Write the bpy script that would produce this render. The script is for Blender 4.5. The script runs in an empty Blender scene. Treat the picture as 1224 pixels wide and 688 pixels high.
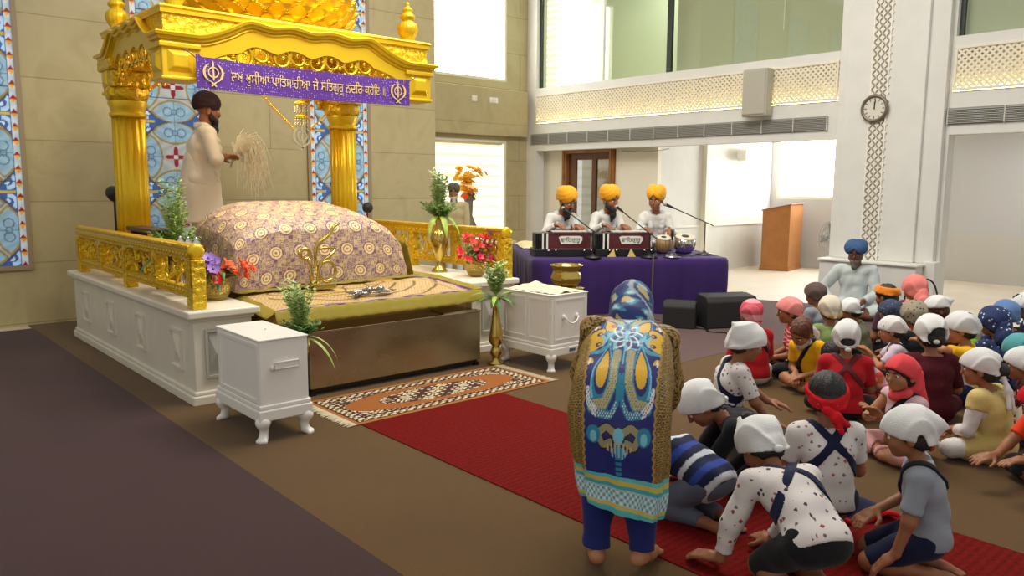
import bpy, bmesh, math, random
import numpy as np
from mathutils import Vector, Matrix, Euler
PI = math.pi
rng = random.Random(7)
scene = bpy.context.scene
COL = scene.collection

# ------------------------------------------------------------------ materials
def _nodes(name):
    m = bpy.data.materials.new(name); m.use_nodes = True
    nt = m.node_tree; b = nt.nodes.get('Principled BSDF')
    return m, nt, b
def N(nt, t, **kw):
    n = nt.nodes.new(t)
    for k, v in kw.items():
        if k.startswith('i_'):
            key = k[2:]
            key = int(key) if key.isdigit() else key.replace('_', ' ')
            n.inputs[key].default_value = v
        else: setattr(n, k, v)
    return n
def L(nt, a, b): nt.links.new(a, b)
def rgba(c): return (c[0], c[1], c[2], 1)
def hexc(r, g, b):   # sRGB 0-255 -> linear
    return tuple(((v/255+.055)/1.055)**2.4 if v > 10 else v/255/12.92 for v in (r, g, b))
def mixc(nt, fac, a, b):
    n = N(nt, 'ShaderNodeMix', data_type='RGBA')
    for s, v in ((6, a), (7, b)):
        if isinstance(v, tuple): n.inputs[s].default_value = rgba(v)
        else: L(nt, v, n.inputs[s])
    if isinstance(fac, (int, float)): n.inputs[0].default_value = fac
    else: L(nt, fac, n.inputs[0])
    return n.outputs[2]
def coords(nt, kind='Object', scale=(1, 1, 1), rot=(0, 0, 0)):
    tc = N(nt, 'ShaderNodeTexCoord'); mp = N(nt, 'ShaderNodeMapping')
    mp.inputs['Scale'].default_value = scale; mp.inputs['Rotation'].default_value = rot
    L(nt, tc.outputs[kind], mp.inputs[0]); return mp.outputs[0]
def ramp(nt, src, stops):
    r = N(nt, 'ShaderNodeValToRGB'); e = r.color_ramp.elements
    while len(e) < len(stops): e.new(.5)
    for i, (p, c) in enumerate(stops):
        e[i].position = p; e[i].color = rgba(c) if len(c) == 3 else c
    L(nt, src, r.inputs[0]); return r.outputs[0]
def math_n(nt, op, a, b=None):
    n = N(nt, 'ShaderNodeMath', operation=op)
    for i, v in enumerate((a, b)):
        if v is None: continue
        if isinstance(v, (int, float)): n.inputs[i].default_value = v
        else: L(nt, v, n.inputs[i])
    return n.outputs[0]
MATS = {}
def mat(name, col, rough=.6, metal=0, bump=0, bscale=40, var=0, vscale=4, spec=.5, coat=0, sheen=0, trans=0):
    """principled surface with optional noise bump and gentle colour variation"""
    if name in MATS: return MATS[name]
    m, nt, b = _nodes(name)
    b.inputs['Base Color'].default_value = rgba(col)
    b.inputs['Roughness'].default_value = rough; b.inputs['Metallic'].default_value = metal
    b.inputs['Specular IOR Level'].default_value = spec; b.inputs['Coat Weight'].default_value = coat
    b.inputs['Sheen Weight'].default_value = sheen; b.inputs['Transmission Weight'].default_value = trans
    if var:
        t = N(nt, 'ShaderNodeTexNoise', i_Scale=vscale, i_Detail=6.0); L(nt, coords(nt), t.inputs['Vector'])
        lo = tuple(c*(1-var) for c in col); hi = tuple(min(1, c*(1+var)) for c in col)
        L(nt, ramp(nt, t.outputs[0], [(.3, lo), (.7, hi)]), b.inputs['Base Color'])
    if bump:
        t = N(nt, 'ShaderNodeTexNoise', i_Scale=bscale, i_Detail=4.0); L(nt, coords(nt), t.inputs['Vector'])
        bp = N(nt, 'ShaderNodeBump', i_Strength=bump, i_Distance=.01); L(nt, t.outputs[0], bp.inputs['Height'])
        L(nt, bp.outputs[0], b.inputs['Normal'])
    MATS[name] = m; return m
def emis(name, col, strength):
    if name in MATS: return MATS[name]
    m, nt, b = _nodes(name)
    b.inputs['Base Color'].default_value = rgba(col)
    b.inputs['Emission Color'].default_value = rgba(col); b.inputs['Emission Strength'].default_value = strength
    MATS[name] = m; return m
def attr_mat(name, rough=.6, emit=0, bump=0, bscale=60, attr='Col', spec=.4, metal=0):
    """colour from the per-point pattern attribute computed on the mesh"""
    if name in MATS: return MATS[name]
    m, nt, b = _nodes(name)
    a = N(nt, 'ShaderNodeAttribute', attribute_name=attr)
    L(nt, a.outputs['Color'], b.inputs['Base Color']); b.inputs['Roughness'].default_value = rough
    b.inputs['Specular IOR Level'].default_value = spec; b.inputs['Metallic'].default_value = metal
    if emit:
        L(nt, a.outputs['Color'], b.inputs['Emission Color']); b.inputs['Emission Strength'].default_value = emit
    if bump:
        t = N(nt, 'ShaderNodeTexNoise', i_Scale=bscale, i_Detail=4.0); L(nt, coords(nt), t.inputs['Vector'])
        bp = N(nt, 'ShaderNodeBump', i_Strength=bump, i_Distance=.01); L(nt, t.outputs[0], bp.inputs['Height'])
        L(nt, bp.outputs[0], b.inputs['Normal'])
    MATS[name] = m; return m

# ------------------------------------------------------------------ mesh builder
class MB:
    def __init__(s): s.V = []; s.F = []; s.n = 0
    def add(s, v, f):
        v = np.asarray(v, float).reshape(-1, 3); s.V.append(v)
        o = s.n; s.F.extend([tuple(int(i)+o for i in q) for q in f]); s.n += len(v); return s
    def box(s, x0, x1, y0, y1, z0, z1):
        v = [(x, y, z) for z in (z0, z1) for y in (y0, y1) for x in (x0, x1)]
        return s.add(v, [(0, 2, 3, 1), (4, 5, 7, 6), (0, 1, 5, 4), (2, 6, 7, 3), (0, 4, 6, 2), (1, 3, 7, 5)])
    def obox(s, c, half, rz=0, tilt=None):
        M = Matrix.Rotation(rz, 3, 'Z') if tilt is None else (Matrix.Rotation(rz, 3, 'Z') @ tilt)
        v = [tuple(Vector(c)+M @ Vector((x*half[0], y*half[1], z*half[2]))) for z in (-1, 1) for y in (-1, 1) for x in (-1, 1)]
        return s.add(v, [(0, 2, 3, 1), (4, 5, 7, 6), (0, 1, 5, 4), (2, 6, 7, 3), (0, 4, 6, 2), (1, 3, 7, 5)])
    def prism(s, poly, o, u, v, n, d):
        """extrude a 2D outline: points o + a*u + b*v, thickness d along n (from 0 to d)"""
        o, u, v, n = map(lambda q: np.array(q, float), (o, u, v, n)); k = len(poly)
        a = np.array([o+p[0]*u+p[1]*v for p in poly]); b = a+n*d
        f = [tuple(range(k))[::-1], tuple(range(k, 2*k))]
        f += [(i, (i+1) % k, (i+1) % k+k, i+k) for i in range(k)]
        return s.add(np.vstack([a, b]), f)
    def lathe(s, prof, c=(0, 0, 0), seg=24, fn=None, axis=None, cap=True):
        """prof: (r,z); fn(theta, z, r)->r; axis: 3x3 matrix"""
        V = []
        for r, z in prof:
            for i in range(seg):
                t = 2*PI*i/seg; q = fn(t, z, r) if fn else r
                V.append((q*math.cos(t), q*math.sin(t), z))
        V = np.array(V)
        if axis is not None: V = V @ np.array(axis).T
        V = V+np.array(c); F = []
        for j in range(len(prof)-1):
            for i in range(seg):
                a = j*seg+i; b = j*seg+(i+1) % seg
                F.append((a, b, b+seg, a+seg))
        if cap:
            F.append(tuple(range(seg))[::-1]); F.append(tuple(range((len(prof)-1)*seg, len(prof)*seg)))
        return s.add(V, F)
    def tube(s, pts, r, seg=8, closed=False, flat=None):
        P = [Vector(p) for p in pts]; n = len(P)
        R = r if isinstance(r, (list, tuple)) else [r]*n
        V = []; prev = None
        for i in range(n):
            a = P[i-1] if (i > 0 or closed) else P[i]; b = P[(i+1) % n] if (i < n-1 or closed) else P[i]
            t = (b-a)
            t = t.normalized() if t.length > 1e-9 else Vector((0, 0, 1))
            if prev is None:
                x = t.orthogonal().normalized() if flat is None else (Vector(flat)-t*t.dot(Vector(flat))).normalized()
            else:
                x = prev-t*prev.dot(t); x = x.normalized() if x.length > 1e-6 else t.orthogonal().normalized()
            prev = x; y = t.cross(x)
            fl = 1 if flat is None else .35
            for k in range(seg):
                q = 2*PI*k/seg; V.append(tuple(P[i]+x*(R[i]*math.cos(q)*fl)+y*(R[i]*math.sin(q))))
        F = []
        for i in range(n if closed else n-1):
            for k in range(seg):
                a = i*seg+k; b = i*seg+(k+1) % seg; c = ((i+1) % n)*seg
                F.append((a, b, c+(k+1) % seg, c+k))
        if not closed:
            F.append(tuple(range(seg))[::-1]); F.append(tuple(range((n-1)*seg, n*seg)))
        return s.add(V, F)
    def ball(s, c, r, seg=12, rings=8, M=None):
        r = (r, r, r) if isinstance(r, (int, float)) else r
        V = []
        for j in range(rings+1):
            p = PI*j/rings
            for i in range(seg):
                t = 2*PI*i/seg; V.append((r[0]*math.sin(p)*math.cos(t), r[1]*math.sin(p)*math.sin(t), r[2]*math.cos(p)))
        V = np.array(V)
        if M is not None: V = V @ np.array(M).T
        V = V+np.array(c); F = []
        for j in range(rings):
            for i in range(seg):
                a = j*seg+i; b = j*seg+(i+1) % seg; F.append((a, a+seg, b+seg, b))
        return s.add(V, F)
    def grid(s, fn, nu, nv, u0=0., u1=1., v0=0., v1=1.):
        V = [fn(u0+(u1-u0)*i/nu, v0+(v1-v0)*j/nv) for j in range(nv+1) for i in range(nu+1)]
        F = [(j*(nu+1)+i, j*(nu+1)+i+1, (j+1)*(nu+1)+i+1, (j+1)*(nu+1)+i) for j in range(nv) for i in range(nu)]
        return s.add(V, F)
    def leaf(s, base, d, length, width, droop=.3, n=5, nrm=(0, 0, 1)):
        """thin curved blade, a closed sliver with a raised mid rib"""
        d = Vector(d).normalized(); up = Vector((0, 0, 1)); side = d.cross(up)
        side = side.normalized() if side.length > 1e-3 else Vector((1, 0, 0))
        p = Vector(base); V = []; cur = d.copy(); st = length/n
        for i in range(n+1):
            t = i/n; w = width*math.sin(PI*min(1, .12+.88*t))*.5+.0004
            rib = side.cross(cur).normalized()*(w*.35)
            V += [tuple(p-side*w), tuple(p+rib), tuple(p+side*w)]
            cur = (cur+Vector((0, 0, -droop/n*2))).normalized(); p = p+cur*st
        F = []
        for i in range(n):
            a = 3*i; F += [(a, a+1, a+4, a+3), (a+1, a+2, a+5, a+4), (a+2, a, a+3, a+5)]
        return s.add(V, F)
    def build(s, name, m=None, parent=None, smooth=False, bevel=0, col=None, loc=None, fix=True):
        me = bpy.data.meshes.new(name)
        V = np.vstack(s.V) if s.V else np.zeros((0, 3))
        me.from_pydata([tuple(v) for v in V], [], s.F); me.validate()
        if fix:
            bm = bmesh.new(); bm.from_mesh(me); bmesh.ops.recalc_face_normals(bm, faces=bm.faces); bm.to_mesh(me); bm.free()
        o = bpy.data.objects.new(name, me); COL.objects.link(o)
        if m is not None: me.materials.append(m)
        if smooth is True: me.polygons.foreach_set('use_smooth', [True]*len(me.polygons))
        elif smooth: 
            me.polygons.foreach_set('use_smooth', [True]*len(me.polygons)); me.set_sharp_from_angle(angle=math.radians(smooth))
        if bevel:
            md = o.modifiers.new('bevel', 'BEVEL'); md.width = bevel; md.segments = 2; md.limit_method = 'ANGLE'
        if col is not None:
            at = me.color_attributes.new('Col', 'FLOAT_COLOR', 'POINT')
            c = np.ones((len(V), 4)); c[:, :3] = col; at.data.foreach_set('color', c.ravel())
        if parent is not None: o.parent = parent
        if loc is not None: o.location = loc
        return o
def thing(name, label, cat, loc=(0, 0, 0), rz=0, group=None):
    o = bpy.data.objects.new(name, None); COL.objects.link(o); o.empty_display_size = .1
    o.location = loc; o.rotation_euler = (0, 0, rz); tag(o, label, cat, group); return o
def tag(o, label, cat, group=None):
    o['label'] = label; o['category'] = cat
    if group: o['group'] = group
    return o
def struct(o): o['kind'] = 'structure'; return o
def clone(o, parent=None):
    c = o.copy(); COL.objects.link(c)
    if parent is not None: c.parent = parent
    for ch in list(o.children): clone(ch, c)
    return c
def text_mesh(s, size, depth=.002, align='CENTER'):
    """writing as plain geometry in the xy plane: returns verts, faces, width"""
    cu = bpy.data.curves.new('lettering', 'FONT'); cu.body = s; cu.size = size; cu.extrude = depth
    cu.align_x = align; cu.align_y = 'CENTER'; cu.resolution_u = 3
    o = bpy.data.objects.new('lettering', cu); COL.objects.link(o)
    bpy.context.view_layer.update()
    me = o.to_mesh()
    V = np.array([v.co[:] for v in me.vertices]).reshape(-1, 3); F = [tuple(p.vertices) for p in me.polygons]
    o.to_mesh_clear(); bpy.data.objects.remove(o); bpy.data.curves.remove(cu)
    return V, F
def sstep(a, b, x):
    t = np.clip((x-a)/(b-a), 0, 1); return t*t*(3-2*t)

# ------------------------------------------------------------------ solid modelling on a lattice (bodies, cloth)
def _h(u): return u
def f_cone(a, b, ra, rb):
    a = np.array(a, float); b = np.array(b, float)
    def f(P):
        ba = b-a; l2 = max(ba@ba, 1e-9); t = np.clip(((P-a)@ba)/l2, 0, 1)
        return np.sqrt(((P-a-t[..., None]*ba)**2).sum(-1))-(ra+(rb-ra)*t)
    m = max(ra, rb); return f, np.minimum(a, b)-m, np.maximum(a, b)+m
def f_ell(c, r, M=None):
    c = np.array(c, float); r = np.array(r, float); Mi = np.eye(3) if M is None else np.array(M)
    def f(P):
        q = ((P-c) @ Mi)/r; k0 = np.sqrt((q*q).sum(-1)); k1 = np.sqrt(((q/r)**2).sum(-1))+1e-9
        return k0*(k0-1)/k1
    ext = np.sqrt(((Mi*r)**2).sum(1)); return f, c-ext, c+ext
def f_box(c, hb, M=None, rd=.01):
    c = np.array(c, float); hb = np.array(hb, float); Mi = np.eye(3) if M is None else np.array(M)
    def f(P):
        q = np.abs((P-c) @ Mi)-(hb-rd)
        return np.sqrt((np.maximum(q, 0)**2).sum(-1))+np.minimum(q.max(-1), 0)-rd
    ext = (np.abs(Mi)*hb).sum(1); return f, c-ext, c+ext
class Solid:
    """prims blended in order; each (fn, lo, hi, k, inflate, sign)"""
    def __init__(s): s.p = []; s.cuts = []
    def cone(s, a, b, ra, rb=None, k=.02): s.p.append((*f_cone(a, b, ra, ra if rb is None else rb), k, 1)); return s
    def chain(s, pts, rad, k=.02):
        for i in range(len(pts)-1): s.cone(pts[i], pts[i+1], rad[i], rad[i+1], k)
        return s
    def ell(s, c, r, M=None, k=.02, sign=1): s.p.append((*f_ell(c, r, M), k, sign)); return s
    def bx(s, c, hb, M=None, rd=.01, k=.01, sign=1): s.p.append((*f_box(c, hb, M, rd), k, sign)); return s
    def cut(s, fn): s.cuts.append(fn); return s      # keep where fn(P) <= 0
    def field(s, P, lo, h, shape, inflate=0):
        D = np.full(shape, .08)
        for fn, a, b, k, sign in s.p:
            mg = k*1.2+2.2*h+max(0, inflate)
            i0 = np.maximum(0, np.floor((a-mg-lo)/h).astype(int)); i1 = np.minimum(shape, np.ceil((b+mg-lo)/h).astype(int)+1)
            if (i1 <= i0).any(): continue
            sl = tuple(slice(i0[j], i1[j]) for j in range(3)); d = fn(P[sl])-inflate; e = D[sl]
            if sign > 0:
                hh = np.clip(.5+.5*(e-d)/k, 0, 1); D[sl] = e*(1-hh)+d*hh-k*hh*(1-hh)
            else:
                hh = np.clip(.5-.5*(e+d)/k, 0, 1); D[sl] = e*(1-hh)-d*hh+k*hh*(1-hh)
        return D
    def bounds(s, pad):
        pp = [q for q in s.p if q[4] > 0]
        return np.min([q[1] for q in pp], 0)-pad, np.max([q[2] for q in pp], 0)+pad
    def mesh(s, h, inflate=0, disp=None, cuts=()):
        lo, hi = s.bounds(inflate+2.5*h); shape = tuple(np.ceil((hi-lo)/h).astype(int)+1)
        ax = [lo[i]+h*np.arange(shape[i]) for i in range(3)]
        P = np.stack(np.meshgrid(*ax, indexing='ij'), -1)
        D = s.field(P, lo, h, shape, inflate)
        if disp is not None: D = D+disp(P)
        for c in list(s.cuts)+list(cuts): D = np.maximum(D, c(P))
        return nets(D, lo, h)
def nets(D, lo, h):
    D = np.pad(D, 1, constant_values=.05); lo = lo-h
    I = D < 0; sh = np.array(D.shape)-1
    cs = sum(I[i:sh[0]+i, j:sh[1]+j, k:sh[2]+k].astype(np.int8) for i in (0, 1) for j in (0, 1) for k in (0, 1))
    act = (cs > 0) & (cs < 8); idx = np.full(tuple(sh), -1); cells = np.argwhere(act); n = len(cells)
    if n == 0: return np.zeros((0, 3)), []
    idx[act] = np.arange(n); acc = np.zeros((n, 3)); cnt = np.zeros(n)
    corner = [(i, j, k) for i in (0, 1) for j in (0, 1) for k in (0, 1)]
    val = {c: D[cells[:, 0]+c[0], cells[:, 1]+c[1], cells[:, 2]+c[2]] for c in corner}
    for c in corner:
        for ax in range(3):
            if c[ax]: continue
            e = list(c); e[ax] = 1; e = tuple(e); a, b = val[c], val[e]; m = (a < 0) != (b < 0)
            t = np.where(m, a/np.where(m, a-b, 1), 0); p = np.tile(np.array(c, float), (n, 1)); p[:, ax] = t
            acc[m] += p[m]; cnt[m] += 1
    V = lo+h*(cells+acc/cnt[:, None]); F = []
    for ax in range(3):
        s0 = [slice(None)]*3; s1 = [slice(None)]*3; s0[ax] = slice(0, -1); s1[ax] = slice(1, None)
        a, b = I[tuple(s0)], I[tuple(s1)]; e = np.argwhere(a != b); o1, o2 = (ax+1) % 3, (ax+2) % 3
        ok = (e[:, o1] > 0) & (e[:, o2] > 0) & (e[:, o1] < sh[o1]) & (e[:, o2] < sh[o2]) & (e[:, ax] < sh[ax]); e = e[ok]
        def q(d1, d2):
            t = e.copy(); t[:, o1] -= d1; t[:, o2] -= d2; return idx[t[:, 0], t[:, 1], t[:, 2]]
        Q = np.stack([q(1, 1), q(0, 1), q(0, 0), q(1, 0)], 1); ins = a[e[:, 0], e[:, 1], e[:, 2]]
        Q[~ins] = Q[~ins][:, ::-1]; F.append(Q)
    return V, np.vstack(F)
def fast_obj(name, V, F, m, parent=None, col=None, smooth=True):
    me = bpy.data.meshes.new(name); F = np.asarray(F, dtype=np.int32); V = np.asarray(V, dtype=np.float32)
    me.vertices.add(len(V)); me.vertices.foreach_set('co', V.ravel())
    me.loops.add(F.size); me.loops.foreach_set('vertex_index', F.ravel())
    me.polygons.add(len(F)); me.polygons.foreach_set('loop_start', np.arange(0, F.size, F.shape[1], dtype=np.int32))
    me.update(calc_edges=True); me.validate()
    if smooth: me.polygons.foreach_set('use_smooth', np.ones(len(me.polygons), bool))
    me.materials.append(m)
    if col is not None:
        at = me.color_attributes.new('Col', 'FLOAT_COLOR', 'POINT')
        c = np.ones((len(V), 4), np.float32); c[:, :3] = col; at.data.foreach_set('color', c.ravel())
    o = bpy.data.objects.new(name, me); COL.objects.link(o)
    if parent is not None: o.parent = parent
    return o
# ------------------------------------------------------------------ camera
cam_d = bpy.data.cameras.new('camera'); cam = bpy.data.objects.new('camera', cam_d); COL.objects.link(cam)
def _cam():
    yaw, pit, roll = map(math.radians, (41.669, 7.5647, -.3558))
    fw = np.array([math.sin(yaw)*math.cos(pit), math.cos(yaw)*math.cos(pit), -math.sin(pit)])
    r = np.array([math.cos(yaw), -math.sin(yaw), 0]); d = np.cross(fw, r)
    r2 = r*math.cos(roll)+d*math.sin(roll); d2 = d*math.cos(roll)-r*math.sin(roll)
    M = Matrix(((r2[0], -d2[0], -fw[0], 0), (r2[1], -d2[1], -fw[1], 0), (r2[2], -d2[2], -fw[2], 1.6), (0, 0, 0, 1)))
    cam.matrix_world = M
    cam_d.sensor_width = 36; cam_d.sensor_fit = 'HORIZONTAL'; cam_d.lens = 935.06/1224*36; cam_d.clip_start = .05
_cam(); scene.camera = cam

# ------------------------------------------------------------------ room materials
def marble_mat():
    m, nt, b = _nodes('beige marble slabs')
    v = coords(nt, 'Object', (1, 1, 1)); sp = N(nt, 'ShaderNodeSeparateXYZ'); L(nt, v, sp.inputs[0])
    cb = N(nt, 'ShaderNodeCombineXYZ'); L(nt, math_n(nt, 'ADD', sp.outputs[0], sp.outputs[1]), cb.inputs[0]); L(nt, math_n(nt, 'ADD', sp.outputs[2], -.03), cb.inputs[1])
    br = N(nt, 'ShaderNodeTexBrick', offset=.5); br.inputs['Scale'].default_value = 1
    br.inputs['Brick Width'].default_value = 7.3; br.inputs['Row Height'].default_value = .672; br.inputs['Mortar Size'].default_value = .006
    br.inputs['Color1'].default_value = rgba(hexc(180, 167, 126)); br.inputs['Color2'].default_value = rgba(hexc(173, 160, 120)); br.inputs['Mortar'].default_value = rgba(hexc(126, 114, 82))
    L(nt, cb.outputs[0], br.inputs['Vector'])
    t = N(nt, 'ShaderNodeTexNoise', i_Scale=2.2, i_Detail=8.0, i_Distortion=1.2); L(nt, v, t.inputs['Vector'])
    c = mixc(nt, .35, br.outputs[0], ramp(nt, t.outputs[0], [(.3, hexc(160, 147, 106)), (.55, hexc(192, 180, 140)), (.75, hexc(172, 158, 116))]))
    L(nt, c, b.inputs['Base Color']); b.inputs['Roughness'].default_value = .3; b.inputs['Specular IOR Level'].default_value = .4
    return m
M_marble = marble_mat()
M_white = mat('white painted plaster', hexc(219, 218, 211), .7, var=.03)
M_white2 = mat('cream paint', hexc(232, 226, 208), .65)
M_trimw = mat('white gloss paint', hexc(236, 232, 222), .4)
M_steelgrey = mat('brushed grey metal', hexc(170, 169, 162), .5, .2)
M_dark = mat('dark rubber', hexc(28, 27, 28), .6)
M_black = mat('black plastic', hexc(18, 18, 19), .45)
def carpet(name, c1, c2, scale=220):
    m, nt, b = _nodes(name); v = coords(nt)
    t = N(nt, 'ShaderNodeTexNoise', i_Scale=scale, i_Detail=3.0); L(nt, v, t.inputs['Vector'])
    t2 = N(nt, 'ShaderNodeTexNoise', i_Scale=1.6, i_Detail=5.0); L(nt, v, t2.inputs['Vector'])
    c = ramp(nt, t.outputs[0], [(.35, c1), (.65, c2)])
    c = mixc(nt, math_n(nt, 'MULTIPLY', t2.outputs[0], .6), c, tuple(x*.72 for x in c1)); L(nt, c, b.inputs['Base Color'])
    b.inputs['Roughness'].default_value = .95; b.inputs['Specular IOR Level'].default_value = .15; b.inputs['Sheen Weight'].default_value = .15
    bp = N(nt, 'ShaderNodeBump', i_Strength=.5, i_Distance=.006); L(nt, t.outputs[0], bp.inputs['Height']); L(nt, bp.outputs[0], b.inputs['Normal'])
    return m
M_brown = carpet('brown carpet pile', hexc(82, 57, 20), hexc(104, 75, 30))
M_purple = carpet('purple brown carpet pile', hexc(54, 29, 30), hexc(70, 39, 40))
M_mauve = carpet('mauve carpet pile', hexc(86, 64, 62), hexc(104, 80, 77))
M_floorlight = mat('pale stone floor', hexc(202, 190, 172), .55, var=.08, vscale=1.5)

# ------------------------------------------------------------------ floor
def slab(name, x0, x1, y0, y1, z0, z1, m, bevel=0): return MB().box(x0, x1, y0, y1, z0, z1).build(name, m, bevel=bevel)
struct(slab('floor', -6, 16, -3, 12, -.1, 0, M_floorlight))
struct(slab('floor_brown_carpet', 1.682, 7.2, -2.5, 10.0, 0, .008, M_brown))
struct(slab('floor_purple_carpet', -4, 1.68, -2.5, 9.75, 0, .009, M_purple))
def mauve():
    m = MB(); m.prism([(7.2, -2), (10.2, -2), (10.2, 4.9), (9.6, 6.6), (8.6, 10), (7.2, 10), (7.2, 4.2)], (0, 0, 0), (1, 0, 0), (0, 1, 0), (0, 0, 1), .007)
    m.prism([(5.45, 4.55), (5.75, 4.15), (7.3, 4.15), (7.3, 6.2), (5.45, 6.2)], (0, 0, .0), (1, 0, 0), (0, 1, 0), (0, 0, 1), .0095)
    return m.build('floor_mauve_carpet', M_mauve)
struct(mauve())

# ------------------------------------------------------------------ walls
struct(slab('wall_back', -4, 7.29, 10.0, 10.3, 0, 6.2, M_marble))
w = MB(); w.box(7.12, 7.3, 10.3, 11.75, 0, 6.2).build('wall_recess', M_marble).__setitem__('kind', 'structure')
def window_wall():
    m = MB(); x0, x1 = 8.3, 10.07
    m.box(7.3, x0, 11.5, 11.75, 0, 6.2); m.box(x1, 10.62, 11.5, 11.75, 0, 6.2)
    m.box(x0, x1, 11.5, 11.75, 0, .52); m.box(x0, x1, 11.5, 11.75, 2.42, 3.52); m.box(x0, x1, 11.5, 11.75, 5.4, 6.2)
    return m.build('wall_window_side', M_marble)
struct(window_wall())
struct(slab('trim_1', 7.3, 10.5, 11.36, 11.5, 2.5, 3.36, M_marble, .01))
M_zebra = None
def zebra_mat():
    m, nt, b = _nodes('sunlit zebra blind'); v = coords(nt); sp = N(nt, 'ShaderNodeSeparateXYZ'); L(nt, v, sp.inputs[0])
    wv = math_n(nt, 'FRACT', math_n(nt, 'MULTIPLY', sp.outputs[2], 5.2))
    c = ramp(nt, wv, [(0, (1, .98, .9)), (.62, (1, .98, .9)), (.68, (.86, .74, .42)), (.94, (.86, .74, .42)), (1, (1, .98, .9))])
    L(nt, c, b.inputs['Base Color']); L(nt, c, b.inputs['Emission Color']); b.inputs['Emission Strength'].default_value = 1.15
    return m
M_zebra = zebra_mat()
M_daylight = emis('bright daylight pane', (1, .99, .95), 9.0)
M_frame = mat('ivory window frame', hexc(226, 220, 196), .5)
def window(name, x0, x1, z0, z1, pane):
    fr = MB(); t = .05
    fr.box(x0, x0+t, 11.5, 11.62, z0, z1); fr.box(x1-t, x1, 11.5, 11.62, z0, z1); fr.box(x0+t, x1-t, 11.5, 11.62, z0, z0+t); fr.box(x0+t, x1-t, 11.5, 11.62, z1-t, z1)
    o = struct(fr.build(name, M_frame, bevel=.006))
    MB().box(x0+t, x1-t, 11.6, 11.615, z0+t, z1-t).build('pane', pane, o); return o
window('window_1', 8.3, 10.07, 3.52, 5.4, M_daylight)
wl = window('window_2', 8.3, 10.07, .52, 2.42, emis('hazy daylight pane', (1, .98, .92), 6.0))
# blind with translucent stripes, hanging in the reveal
bl = thing('window_blind', 'translucent striped blind glowing in the lower bright window beyond the gold railing', 'blind', (9.18, 11.57, 2.36))
MB().lathe([(.03, -.82), (.03, .82)], (0, -.01, 0), 12, axis=((0, 0, 1), (1, 0, 0), (0, 1, 0))).build('roller', M_frame, bl, True)
MB().box(-.82, .82, -.012, -.008, -1.75, -.02).build('fabric', M_zebra, bl); MB().box(-.82, .82, -.02, 0, -1.78, -1.75).build('bottom_rail', M_frame, bl)
struct(slab('trim_2', 8.25, 10.12, 11.25, 11.5, .46, .52, M_frame, .008))
for i, (x, w_) in enumerate(((9.16, .06), (9.62, .1))):
    t = thing('wall_plate', ('narrow' if i == 0 else 'wide')+' white switch plate on the beige band between the two bright windows', 'switch plate', (x, 11.36, 3.14))
    MB().box(-w_, w_, -.015, 0, -.05, .05).build('plate', M_trimw, t, bevel=.004)
    m = MB(); [m.box(-w_*.75+k*w_*.52, -w_*.75+k*w_*.52+w_*.4, -.022, -.014, -.03, .03) for k in range(3)]; m.build('rocker', M_white2, t, bevel=.003)

# facade: everything above the openings, x = 10.6
def facade():
    m = MB(); x0, x1 = 10.6, 10.82
    for a, b_ in ((1.2, 3.78), (5.22, 11.24)):
        m.box(x0, x1, a, b_, 2.24, 2.76)                       # beam over the opening
        m.box(x0, x1, a, b_, 3.30, 3.42)                       # sill under the gallery glass
        m.box(x0, x1, a, b_, 5.4, 6.2)
    m.box(x0, x1, 11.24, 11.5, 0, 6.2)                         # jamb by the corner
    m.box(x0, x1, 3.78, 5.22, 0, 6.2)                          # pier behind the pillar
    
    return m.build('wall_right', M_white)
struct(facade())
def soffit():
    m = MB(); m.box(10.82, 14.9, 1.2, 11.5, 2.62, 2.72); m.box(10.82, 13.0, 1.2, 11.5, 3.2, 3.3)
    return m.build('ceiling', M_white2)
struct(soffit())
struct(slab('wall_gallery_end', 10.62, 12.7, 11.9, 12.0, 2.6, 6.2, M_white2))
struct(slab('wall_gallery', 12.6, 12.7, 1.2, 12, 3.3, 6.2, mat('pale green gallery wall', hexc(206, 214, 190), .7)))
struct(slab('wall_door_side', 10.9, 11.0, 10.78, 11.5, 0, 2.62, M_white2))
m = MB(); m.box(10.9, 11.0, 8.5, 9.45, 0, 2.62); m.box(10.9, 11.0, 9.45, 10.78, 2.3, 2.62); struct(m.build('wall_door_front', M_white2))
def side_wall():
    m = MB(); m.box(11.0, 14.7, 8.5, 8.6, 0, 2.62); m.box(11.0, 14.6, 8.485, 8.5, .0, .84); return m.build('wall_side_room', M_white)
struct(side_wall())
struct(slab('trim_3', 11.0, 14.6, 8.47, 8.5, .84, .87, M_trimw))
def outer():
    m = MB(); x0, x1 = 14.6, 14.8
    m.box(x0, x1, 1.2, 5.9, 0, 2.62); m.box(x0, x1, 5.9, 8.38, 0, 1.34); m.box(x0, x1, 5.9, 8.38, 2.55, 2.62); m.box(x0, x1, 8.38, 8.55, 0, 2.62)
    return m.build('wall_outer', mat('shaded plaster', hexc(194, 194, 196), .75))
struct(outer())
struct(MB().box(14.575, 14.6, 1.2, 5.9, 0, .82).build('trim_6', mat('grey white wainscot', hexc(196, 194, 188), .5)))
o = struct(MB().box(14.6, 14.66, 5.9, 8.38, 1.34, 1.4).box(14.6, 14.66, 5.9, 8.38, 2.49, 2.55).box(14.6, 14.66, 8.32, 8.38, 1.4, 2.49).box(14.6, 14.66, 6.97, 7.03, 1.4, 2.49).build('window_3', M_frame))
MB().box(14.66, 14.67, 5.9, 8.38, 1.34, 2.55).build('pane', emis('corridor daylight pane', (.94, .98, 1), 16.0), o)

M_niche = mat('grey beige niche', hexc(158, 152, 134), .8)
struct(MB().box(10.72, 10.82, 5.22, 11.24, 2.76, 3.30).build('wall_niche', M_niche)); struct(MB().box(10.72, 10.82, 1.2, 3.78, 2.76, 3.30).build('wall_niche', M_niche))
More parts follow.
